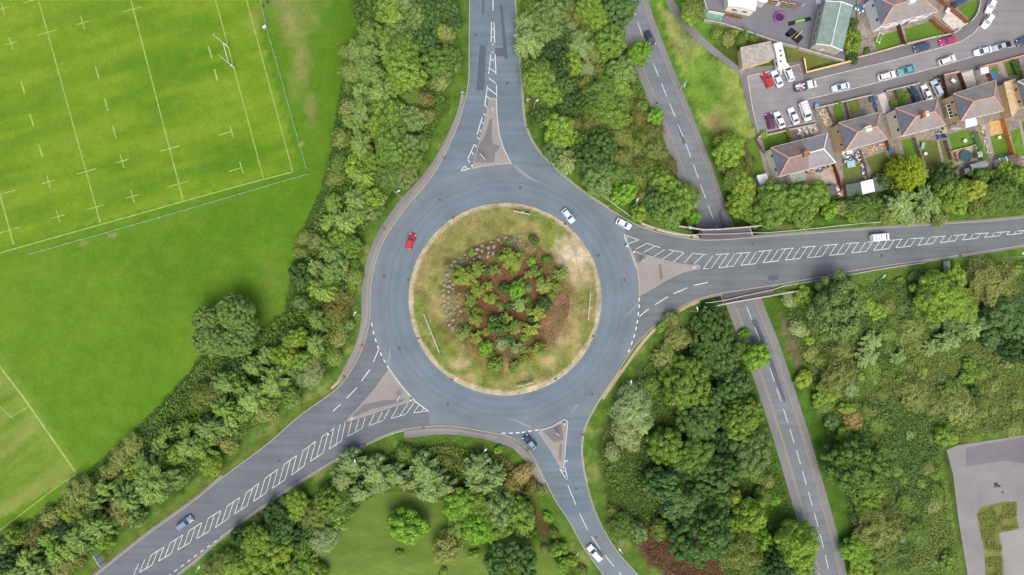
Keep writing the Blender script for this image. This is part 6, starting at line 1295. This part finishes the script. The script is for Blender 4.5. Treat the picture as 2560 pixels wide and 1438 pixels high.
flat_box('school_block', 'flat dark-roofed school block with slatted brown front at the top', 'school building', [(1925, -45), (2018, -32), (2006, 12), (1920, -5)], EST, 2.0, 0, plain('slatted_brown_wall', S(150, 126, 96), .9), plain('dark_felt', S(112, 116, 128), .9), wins=((2, .25), (2, .5), (2, .75)))
flat_box('canopy', 'small white canopy between the classroom hut and the school block', 'canopy', [(1892, -10), (1920, -8), (1914, 10), (1892, 6)], EST, 1.2, 0, M_GALV, M_WHITE, door=False)
flat_box('garage', 'grey concrete garage with weathered flat roof beside the caravan', 'garage', [(1848, 122), (1924, 106), (1934, 149), (1854, 172)], EST, .9, 0, W_TAN, plain('weathered_concrete_roof', S(168, 162, 152), .9, 0, .1, .16, 1.2), trim=M_CONC)
flat_box('side_extension', 'tan flat-roofed extension with rooflights against the house at the right edge', 'house extension', [(2504, 209), (2532, 199), (2549, 262), (2524, 296)], EST, 1.0, 0, W_TAN, plain('tan_flat_roof', S(202, 178, 140), .9), wins=())
flat_box('rear_extension', 'mossy grey-green lean-to behind the half brown roofed house', 'house extension', [(1970, 438), (2006, 428), (2011, 450), (1977, 461)], EST, .6, 0, W_WHT, plain('mossy_sheet', S(150, 160, 146), .9))
flat_box('rear_extension', 'white flat-roofed conservatory behind the house without a chimney', 'house extension', [(2408, 303), (2434, 297), (2437, 314), (2409, 322)], EST, .6, 0, W_WHT, M_WHITE, wins=((2, .5),))
flat_box('rear_extension', 'brown-tiled lean-to left of the white conservatory roof', 'house extension', [(2386, 308), (2409, 303), (2408, 321), (2385, 320)], EST, .5, 0, W_WHT, R_BRN)
flat_box('rear_extension', 'small grey lean-to right of the white conservatory roof', 'house extension', [(2435, 298), (2452, 294), (2455, 310), (2438, 314)], EST, .4, 0, W_WHT, R_GREY)
flat_box('garden_shed', 'white double-pitched shed at the left end of the gardens', 'shed', [(1889, 440), (1914, 435), (1925, 480), (1902, 486)], EST, .2, 0, M_GALV, M_WHITE, .35, 'x', group=GBL, ridge_m=M_GALV)
flat_box('garden_shed', 'dark green felt-roofed shed in the row behind the gardens', 'shed', [(2110, 464), (2148, 457), (2151, 484), (2115, 494)], EST, .3, 0, M_WOOD, plain('green_felt', S(88, 106, 92), .9), group=GBL)
flat_box('garden_shed', 'pale lilac-white shed roof in the middle of the shed row', 'shed', [(2148, 456), (2178, 449), (2184, 480), (2152, 488)], EST, .45, 0, M_GALV, M_WHITE, .25, 'y', group=GBL)
flat_box('garden_shed', 'grey-green shed at the right end of the shed row', 'shed', [(2179, 446), (2212, 438), (2218, 474), (2185, 481)], EST, .2, 0, M_WOOD, plain('grey_green_felt', S(98, 110, 98), .9), group=GBL)
flat_box('garden_shed', 'orange-roofed small shed at the end of the dry lawn', 'shed', [(2319, 421), (2335, 418), (2340, 434), (2323, 438)], EST, .0, 0, M_WHITE, plain('orange_roof', S(198, 108, 78), .8), group=GBL)
flat_box('garden_shed', 'long pale blue-grey barrel shed below the trampoline', 'shed', [(2420, 413), (2459, 403), (2464, 418), (2424, 431)], EST, .3, 0, M_WOODG, plain('blue_grey_felt', S(158, 168, 166), .8), .45, 'x', group=GBL)
flat_box('garden_shed', 'small blue-grey shed left of the barrel shed', 'shed', [(2405, 424), (2418, 421), (2421, 434), (2408, 437)], EST, -.1, 0, M_WOODG, plain('slate_blue_felt', S(120, 130, 140), .8), .2, 'x', group=GBL)
flat_box('garden_shed', 'pale green shed beside the trampoline', 'shed', [(2437, 382), (2449, 379), (2452, 393), (2440, 396)], EST, 0, 0, M_WOODG, plain('pale_green_felt', S(148, 172, 160), .8), .2, 'x', group=GBL)
flat_box('garden_shed', 'bright green and white roofed shed at the foot of the new lawn', 'shed', [(2492, 397), (2509, 393), (2512, 413), (2495, 418)], EST, 0, 0, M_WHITE, plain('bright_green_felt', S(70, 160, 120), .7), .4, 'x', group=GBL, ridge_m=M_WHITE, trim=M_WHITE)
flat_box('garden_shed', 'brown rounded shed right of the bright green shed', 'shed', [(2513, 391), (2539, 386), (2541, 405), (2514, 410)], EST, 0, 0, M_WOOD, plain('brown_felt', S(112, 98, 90), .9), .4, 'x', group=GBL)
flat_box('garden_shed', 'dark blue-roofed shed in the corner garden at the top', 'shed', [(2382, 10), (2408, -2), (2414, 8), (2388, 21)], EST, 0, 0, M_WOODG, plain('navy_felt', S(66, 88, 112), .8), .25, 'x', group=GBL)
flat_box('garden_shed', 'white-covered garden room in the small front garden', 'shed', [(2445, 173), (2465, 169), (2468, 184), (2448, 189)], EST, .1, 0, M_GALV, M_WHITE, .3, 'y', group=GBL)
flat_box('garden_shed', 'dark grey open shed at the bottom of the tall trees garden', 'shed', [(2064, 468), (2084, 462), (2088, 486), (2066, 492)], EST, 0, 0, M_WOOD, plain('dark_grey_felt', S(98, 96, 100), .9), group=GBL)
# glass lean-to with white frame
t = thing('glass_canopy', W(2363, 284, EST), R_(15), 'glass lean-to with white bars between the two right houses', 'canopy')
m = MB(); m.box(-1.3, 1.3, -1.7, 1.7, 2.3, 2.36); m.build('panes', M_PANE, t); m = MB()
for y in (-1.7, -.85, 0, .85, 1.7): m.box(-1.35, 1.35, y - .05, y + .05, 2.37, 2.45)
for x in (-1.35, 0, 1.35): m.box(x - .05, x + .05, -1.75, 1.75, 2.455, 2.52)
m.build('frame', M_WHITE, t)
for x in (-1.25, 1.25):
    for y in (-1.6, 1.6): m = MB(); m.box(x - .05, x + .05, y - .05, y + .05, 0, 2.3); m.build('post', M_WHITE, t)

# ---- walls, fences, hedges of the estate
def wallrun(name, label, cat, pts, mat, h=1.0, th=.25, z=EST, group=None, cap=None, panels=False):
    w_ = [W(x, y, z + h) for x, y in pts]; o0 = w_[0]; t = thing(name, (o0.x, o0.y, z), 0, label, cat, group); q = [(p.x - o0.x, p.y - o0.y) for p in w_]
    m = MB(); ribbon(m, q, -th / 2, th / 2, -.25, 0, h + .25); m.build('wall' if not panels else 'panels', mat, t)
    if cap: m = MB(); ribbon(m, q, -th / 2 - .06, th / 2 + .06, h + .002, 0, .07); m.build('coping', cap, t)
    if panels:
        for a, b in zip(q, q[1:]):
            L = math.hypot(b[0] - a[0], b[1] - a[1]); k = max(1, int(L / 2))
            for i in range(k + 1): u = i / k; m = MB(); x, y = a[0] + (b[0] - a[0]) * u, a[1] + (b[1] - a[1]) * u; m.box(x - .07, x + .07, y - .07, y + .07, -.2, h + .1); m.build('post', mat, t)
GW, GF = 'garden walls along the estate street', 'garden fences'
wallrun('garden_wall', 'brick wall along the front gardens left of the open drives', 'wall', [(2034, 273), (2070, 265), (2147, 246), (2180, 239)], M_BRICK, .9, .25, cap=M_CONC, group=GW)
wallrun('garden_wall', 'brick wall in front of the flower garden and hedge', 'wall', [(2212, 230), (2250, 221), (2296, 210)], M_BRICK, .9, .25, cap=M_CONC, group=GW)
wallrun('garden_wall', 'brick wall in front of the planted square garden', 'wall', [(2355, 190), (2394, 181)], M_BRICK, .9, .25, cap=M_TERRA, group=GW)
wallrun('garden_wall', 'long orange brick wall at the right end of the street', 'wall', [(2442, 170), (2496, 157), (2560, 139), (2700, 104)], M_TERRA, .9, .25, group=GW)
wallrun('garden_wall', 'brick wall below the upper lawns along the street', 'wall', [(2130, 149), (2188, 134), (2262, 113), (2325, 97), (2379, 86), (2399, 74)], M_BRICK, .9, .3, cap=M_CONC, group=GW)
wallrun('garden_wall', 'curved pale wall of the corner garden by the side road', 'wall', [(2424, 56), (2433, 46), (2442, 32), (2447, 10), (2450, -40)], M_CONC, .9, .3, group=GW)
wallrun('garden_wall', 'pale brick L-shaped wall of the weedy corner plot', 'wall', [(2008, 148), (2014, 183), (2070, 169), (2128, 154)], M_BRICK, 1.0, .35, cap=W_TAN, group=GW)
wallrun('garden_wall', 'low stone wall behind the square car park', 'wall', [(1893, 344), (1930, 336), (1972, 326), (2038, 312)], M_BRICK, .8, .3, cap=M_CONC, group=GW)
wallrun('yard_wall', 'long grey wall along the lower side of the school yard', 'wall', [(1758, 52), (1803, 60), (1862, 79), (1953, 110), (1992, 120)], M_CONC, 1.2, .3)
wallrun('yard_wall', 'grey wall with railing below the school hall', 'wall', [(1994, 121), (2050, 137), (2108, 154)], M_CONC, 1.2, .35)
wallrun('yard_fence', 'white fence round the green play surface', 'fence', [(1757, -20), (1759, 2), (1768, 29), (1809, 37)], M_WHITE, 1.1, .12, panels=True)
wallrun('yard_fence', 'brown timber fence right of the classroom hut', 'fence', [(1811, 36), (1830, 40), (1855, 46)], M_WOOD, 1.2, .12, panels=True)
for l, p, mt, h in (('pale weathered fence left of the half brown roofed house', [(1889, 346), (1901, 368), (1911, 382)], M_WOODG, 1.6), ('tan hedge-topped fence between the two front lawns', [(1966, 327), (1971, 345), (1975, 356)], M_WOOD, 1.4),
                   ('dark red fence on the right side of the paved back garden', [(2084, 412), (2094, 440), (2103, 474)], plain('red_stained_fence', S(124, 62, 50), .9), 1.7), ('timber fence between the front path and dug garden', [(2067, 268), (2077, 290), (2083, 305)], M_WOODG, 1.3), ('timber fence right of the small front lawn', [(2113, 257), (2119, 280), (2125, 298)], M_WOODG, 1.3),
                   ('orange timber fence beside the chimney house', [(2216, 352), (2221, 370)], M_WOOD, 1.6), ('timber fence left of the mown lawn, behind the garden clutter', [(2150, 376), (2160, 410), (2170, 446)], M_WOODG, 1.5), ('weathered fence between the sunny lawn and dry lawn', [(2285, 345), (2296, 380), (2311, 418)], M_WOODG, 1.5), ('thin pale fence left of the trampoline garden', [(2364, 352), (2370, 375), (2378, 398)], M_WOODG, 1.4),
                   ('bright new timber fence on the right of the new lawn', [(2507, 298), (2518, 340), (2533, 388)], plain('new_fence', S(196, 138, 78), .8), 1.7), ('dark brown fence round the planted square garden', [(2398, 184), (2408, 210), (2415, 232)], plain('dark_fence', S(104, 70, 58), .9), 1.5), ('brown fence left of the planted square garden', [(2356, 192), (2362, 222), (2368, 246)], plain('dark_fence', S(104, 70, 58), .9), 1.4),
                   ('brown fence beside the white garden room', [(2466, 170), (2478, 200), (2486, 215)], M_WOOD, 1.5), ('fence right of the small front path lawn', [(2542, 150), (2551, 180), (2556, 196)], M_WOODG, 1.4), ('dark red boundary fence between the two upper lawns', [(2246, 62), (2254, 90), (2262, 112)], plain('dark_red_fence', S(112, 72, 62), .9), 1.6), ('timber fence left of the pale corner drive', [(2328, 50), (2350, 70), (2380, 86)], M_WOOD, 1.5),
                   ('long timber fence right of the pale corner drive', [(2340, -8), (2372, 18), (2400, 40), (2418, 56)], M_WOOD, 1.5), ('pink block stepped wall beside the corner drive', [(2332, 44), (2352, 62), (2384, 84)], plain('pink_block', S(188, 138, 120), .9), .6), ('low boundary fence behind the trampoline garden', [(2378, 378), (2404, 372), (2434, 364)], W_TAN, .8), ('brown fence left of the flower garden', [(2180, 240), (2188, 262), (2192, 280)], M_WOODG, 1.2)):
    wallrun('garden_fence' if 'wall' not in l else 'block_wall', l, 'fence' if 'wall' not in l else 'wall', p, mt, h, .14, group=GF, panels='wall' not in l)
def hedge(label, pts, w_, h, col):
    P = wl(pts, EST + h); t_ = []
    for a, b in zip(P, P[1:]):
        L = math.hypot(b[0] - a[0], b[1] - a[1]); n = int(L * w_ * 130); u = RNG.random(n); v = RNG.uniform(-.5, .5, n) * w_; dx, dy = (b[0] - a[0]) / L, (b[1] - a[1]) / L
        t_.append(np.stack([a[0] + dx * L * u - dy * v, a[1] + dy * L * u + dx * v, EST + h * (RNG.random(n) ** .35) * (.9 + .15 * vnoise(u * L, v, 1.1, 2))], 1))
    C = np.concatenate(t_); o0 = C.mean(0); o0[2] = EST; n = len(C); N = RNG.normal(size=(n, 3)) * .5; N[:, 2] = np.abs(N[:, 2]) + .5; s = .09 + .08 * RNG.random(n)
    o = bpy.data.objects.new('hedge', leaf_mesh('hedge', C - o0, N, RNG.normal(size=(n, 3)), s, s * .6, M_SCRUB)); COL.objects.link(o); o.location = o0; o.color = col; tag(o, label, 'hedge', 'garden hedges')
hedge('tall clipped green hedge between the flower garden and dark slate saloon', [(2246, 224), (2252, 250), (2260, 272)], 1.6, 1.6, S(120, 146, 60)); hedge('low dark hedge strip along the far right lawn', [(2531, 152), (2540, 172), (2546, 188)], 1.4, 1.2, S(92, 122, 56)); hedge('shaggy green hedge between the patio gardens', [(2436, 330), (2446, 360), (2460, 402)], 1.3, 1.4, S(112, 148, 62))
hedge('rough hedge along the left edge of the first garden', [(1856, 352), (1866, 384), (1878, 430)], 1.5, 1.3, S(124, 122, 68)); hedge('yellow-green hedge behind the square car park', [(1966, 322), (1970, 336), (1976, 352)], .9, 1.3, S(160, 150, 66))
def cyl_thing(name, label, cat, px, py, r, h, mat, z=EST, parts=(), group=None):
    t = thing(name, W(px, py, z + .02), 0, label, cat, group); m = MB(); m.tube([(0, 0, 0), (0, 0, h * .5), (0, 0, h)], [r * .85, r, r], 18); m.build('body', mat, t); m = MB(); m.tube([(0, 0, h), (0, 0, h + .06)], r * 1.08, 18); m.build('lid', parts[0] if parts else mat, t); return t
BL, GN, TL = plain('blue_plastic', S(40, 118, 204), .4), plain('green_plastic', S(50, 150, 120), .5), plain('teal_plastic', S(44, 96, 120), .5)
PS = 'plastic tubs and pools in the gardens'
for a in (('blue round paddling pool in the small front garden', 2515 - 4, 193, 1.0, .35, BL), ('teal round tub in the brown front yard', 2176, 251, .85, .6, TL), ('blue tub at the corner of the brown front yard', 2183, 268, .5, .7, BL), ('pale blue barrel by the rubble yard', 2035, 268, .45, .9, plain('pale_blue_plastic', S(120, 170, 220), .4)), ('green tub in the dark yard below the brown roof', 1944, 458, .5, .6, GN), ('blue drum by the garden of the chimney house', 2218, 376, .45, .8, BL)):
    a = (a[0], 2473 if 'paddling' in a[0] else a[1], *a[2:]); cyl_thing('tub', a[0], 'tub', a[1], a[2], a[3], a[4], a[5], group=PS)
def ring_thing(name, label, cat, px, py, r, h, rim, mat_m, legs=6):
    t = thing(name, W(px, py, EST + h), 0, label, cat); t.location.z = EST + .03; m = MB(); k = 28; pts = [(r * math.cos(6.2832 * i / k), r * math.sin(6.2832 * i / k), h) for i in range(k + 1)]; m.tube(pts, .12, 8, cap=False); m.build('rim', rim, t)
    m = MB(); m.tube([(0, 0, h - .06), (0, 0, h - .02)], r - .1, 28); m.build('mat', mat_m, t)
    for i in range(legs): a = 6.2832 * i / legs; m = MB(); m.tube([(r * math.cos(a), r * math.sin(a), 0), (r * math.cos(a), r * math.sin(a), h)], .04, 6); m.build('leg', M_GALV, t)
    return t
ring_thing('trampoline', 'dark green round trampoline in the patio garden', 'trampoline', 2410, 392, 1.4, .8, plain('dark_green_pad', S(60, 100, 92), .6), plain('trampoline_mesh', S(58, 92, 92), .7))
t = ring_thing('trampoline', 'purple-rimmed trampoline with net in the school yard', 'trampoline', 1946, 46, 1.15, .8, plain('purple_pad', S(186, 84, 190), .5), plain('purple_mesh', S(72, 50, 86), .7))
m = MB(); k = 28; m.tube([(1.1 * math.cos(6.2832 * i / k), 1.1 * math.sin(6.2832 * i / k), 2.2) for i in range(k + 1)], .06, 6, cap=False)
for i in range(6): a = 6.2832 * i / 6; m.tube([(1.15 * math.cos(a), 1.15 * math.sin(a), .8), (1.1 * math.cos(a), 1.1 * math.sin(a), 2.2)], .035, 6)
m.build('net_frame', plain('purple_frame', S(120, 50, 120), .5), t)
# school yard bits
t = thing('seesaw_mat', W(1972, 90, EST + .03), 0, 'dark square play mats with a wooden seesaw in the school yard', 'play mat')
for pts in ([(1975, 71), (1990, 82), (1972, 97), (1960, 88)], [(1991, 83), (2006, 96), (1991, 113), (1974, 99)], [(1963, 84), (1972, 92), (1966, 96), (1959, 90)]):
    m = MB(); m.prism([(p.x - t.location.x, p.y - t.location.y) for p in (W(x, y, EST) for x, y in pts)], 0, .04); m.build('mat', M_BLACK, t)
q1, q2 = W(1985, 98, EST + .6), W(2003, 80, EST + .6); m = MB(); m.bar(q1 - t.location, q2 - t.location, .25, .08); m.build('plank', plain('seesaw_wood', S(200, 170, 120), .8), t)
t = thing('balance_beam', W(1996, 56, EST + .03), R_(14), 'lime green balance beam on black mats in the school yard', 'balance beam')
m = MB(); m.box(-1.2, 1.2, -.25, .25, .25, .45, 0, None, .03); m.build('beam', plain('lime_plastic', S(140, 200, 70), .5), t)
for x in (-2.1, 2.1): m = MB(); m.box(x - .85, x + .85, -.5, .5, 0, .05); m.build('mat', M_BLACK, t)
m = MB()
for x in (-1, 1): m.box(x - .08, x + .08, -.2, .2, 0, .25)
m.build('feet', M_WOOD, t)
m = MB()
for i in range(5): p = W(2004 + (i % 2) * 4 - i, 18 - i * 4.4, EST); m.box(p.x - .22, p.x + .22, p.y - .05, p.y + .05, EST + .03, EST + .034); m.box(p.x - .26, p.x - .2, p.y - .2, p.y + .2, EST + .035, EST + .038)
for i in range(3):
    for j in range(3): p = W(2039 + i * 4, 3 + j * 4, EST); m.box(p.x - .15, p.x + .15, p.y - .15, p.y + .15, EST + .03, EST + .034)
o = m.build('yard_marking', M_PAINT); o['kind'] = 'structure'
# garden goal frame
t = thing('garden_goal', W(2190, 102, EST), R_(70), 'white garden football goal on the small upper lawn', 'football goal'); m = MB()
for x in (-1.2, 1.2): m.tube([(x, .6, 0), (x, .6, 1.4), (x, -.5, 1.3), (x, -.7, 0)], .06, 6)
m.tube([(-1.2, .6, 1.4), (1.2, .6, 1.4)], .06, 6); m.tube([(-1.2, -.7, .05), (1.2, -.7, .05)], .05, 6); m.build('frame', M_WHITE, t)
def table(label, px, py, mat, rz=0.3, w_=.8, d=.8, bench=False):
    t = thing('garden_table', W(px, py, EST + .03), rz, label, 'garden table', 'garden furniture'); m = MB(); m.box(-w_, w_, -d, d, .7, .76); m.build('top', mat, t)
    for x in (-w_ + .1, w_ - .1):
        for y in (-d + .1, d - .1): m = MB(); m.box(x - .04, x + .04, y - .04, y + .04, 0, .7); m.build('leg', mat, t)
    if bench:
        for y in (-d - .4, d + .4):
            m = MB(); m.box(-w_, w_, y - .15, y + .15, .42, .47); m.build('bench', mat, t)
table('white square table on the new lawn', 2489, 347, M_WHITE, .3, .35, .35); table('white slab table on the dry lawn', 2306, 387, M_WHITE, .2, .4, .35); table('grey round-topped seat on the patio lawn', 2404, 355, M_GALV, .7, .45, .45); table('pale green bench table beside the dry lawn fence', 2299, 367, plain('mint_paint', S(140, 184, 160), .6), 1.3, .8, .4)
table('pale bench at the corner of the trampoline patio', 2437, 371, plain('mint_paint', S(140, 184, 160), .6), .3, .8, .35, True); table('white table in the cluttered yard under the tan wall', 2117, 384, M_WHITE, .2, .75, .4); table('blue slatted table on the paved back garden', 2072, 467, BL, .2, .6, .35); table('glass cold frame on the cluttered back lawn', 2121, 413, plain('pale_glass', S(160, 200, 200), .2), .2, 1.0, .8); table('white garden chairs in the planted square garden', 2375, 206, M_WHITE, .9, .4, .6); table('white garden bench on the corner drive', 2362, 30, M_WHITE, 1.0, .9, .4)
# heaps and piles : one thing per pile
def pile(label, pts, mats, n, s0, s1, h=.6):
    P = [W(x, y, EST) for x, y in pts]; c = sum(P, Vector()) / len(P); t = thing('clutter_pile', (c.x, c.y, EST + .03), 0, label, 'pile', 'piles of garden clutter'); lo = [min(p[i] for p in P) for i in (0, 1)]; hi = [max(p[i] for p in P) for i in (0, 1)]; poly = [(p.x, p.y) for p in P]
    bms = [MB() for _ in mats]; k = 0
    while k < n:
        x, y = RNG.uniform(lo[0], hi[0]), RNG.uniform(lo[1], hi[1])
        if not pnp(np.array([[x, y]]), poly)[0]: continue
        a, s = RNG.uniform(s0, s1), RNG.uniform(s0, s1); z = RNG.uniform(0, h * .5); M_ = Matrix.Translation((x - c.x, y - c.y, z)) @ Matrix.Rotation(RNG.uniform(0, 3), 4, 'Z') @ Matrix.Rotation(RNG.uniform(-.3, .3), 4, 'X'); bms[k % len(mats)].box(-a, a, -s * .6, s * .6, 0, RNG.uniform(.06, max(.12, h * .5)), 0, M_, .02); k += 1
    for b, mt in zip(bms, mats):
        if b.v: b.build('rubbish', mt, t)['kind'] = 'stuff'
WD = plain('broken_timber', S(190, 168, 140), .9); PK = plain('pink_rubble', S(206, 178, 164), .9)
pile('heap of pale builders rubble in the front yard by the car park', [(1984, 330), (2034, 312), (2040, 332), (2000, 346)], [PK, M_WHITE, WD], 70, .15, .55); pile('dark clutter in the yard below the brown roof', [(1972, 462), (2008, 455), (2012, 470), (1976, 474)], [M_DSTEEL, TL, M_WOODG], 34, .1, .4); pile('stacked oddments on the cluttered yard beside the tan wall', [(2100, 384), (2150, 372), (2156, 404), (2104, 408)], [M_DSTEEL, M_WHITE, TL, M_GALV], 60, .12, .45)
pile('planks and slabs in the narrow front garden', [(2044, 280), (2064, 272), (2082, 312), (2062, 320)], [WD, W_TAN, M_CONC], 36, .2, .6, .3); pile('broken timber beside the shed row', [(2085, 462), (2102, 472), (2106, 492), (2092, 494)], [WD, M_TERRA, M_WHITE], 30, .15, .5); pile('bikes and bags in the shared drive corner', [(2330, 195), (2350, 190), (2352, 222), (2346, 226)], [M_DSTEEL, M_BLACK, M_WOODG], 30, .1, .35); pile('dark patio oddments behind the chimney house', [(2333, 330), (2356, 322), (2362, 345), (2336, 348)], [M_DSTEEL, M_BLACK, BL], 30, .12, .4)
pile('pots and flowers round the stone in the flower garden', [(2222, 246), (2238, 240), (2246, 262), (2230, 268)], [plain('red_flowers', S(196, 110, 110), .8), plain('leafy_pots', S(110, 140, 80), .8), plain('pale_flowers', S(220, 210, 180), .8)], 60, .08, .25, .7); pile('painted toys along the patio lawn edge', [(2422, 338), (2428, 334), (2442, 362), (2434, 364)], [BL, M_WHITE, GN, M_DSTEEL], 26, .12, .35); pile('pots along the trampoline patio', [(2381, 384), (2388, 384), (2392, 408), (2384, 408)], [M_DSTEEL, M_TERRA, M_WOODG], 26, .1, .3); pile('blue and red toys by the big white house', [(2130, 20), (2156, 16), (2158, 36), (2134, 40)], [BL, M_WHITE, GN], 20, .15, .45); pile('white clutter at the back of the cluttered lawn', [(2148, 412), (2160, 410), (2166, 446), (2154, 448)], [M_WHITE, BL, W_TAN], 24, .15, .45); pile('items against the wall under the pale roof', [(2010, 428), (2080, 410), (2082, 422), (2014, 440)], [WD, BL, M_DSTEEL, M_TERRA], 36, .12, .4); pile('rubble patch behind the grey hipped semi', [(2160, 372), (2210, 358), (2214, 372), (2166, 384)], [PK, WD, M_TERRA], 36, .12, .4, .3); pile('grey stone edging along the narrow middle garden', [(2444, 312), (2452, 310), (2472, 396), (2466, 398)], [plain('slate_chips', S(120, 122, 128), .9), W_TAN], 60, .15, .4, .25); pile('slabs beside the bright green shed', [(2546, 392), (2566, 388), (2568, 404), (2548, 408)], [M_CONC, M_DSTEEL], 24, .15, .4, .3); pile('side-yard oddments left of the right edge house', [(2494, 218), (2504, 214), (2512, 262), (2502, 266)], [M_DSTEEL, M_WOODG, M_GALV], 30, .12, .4)
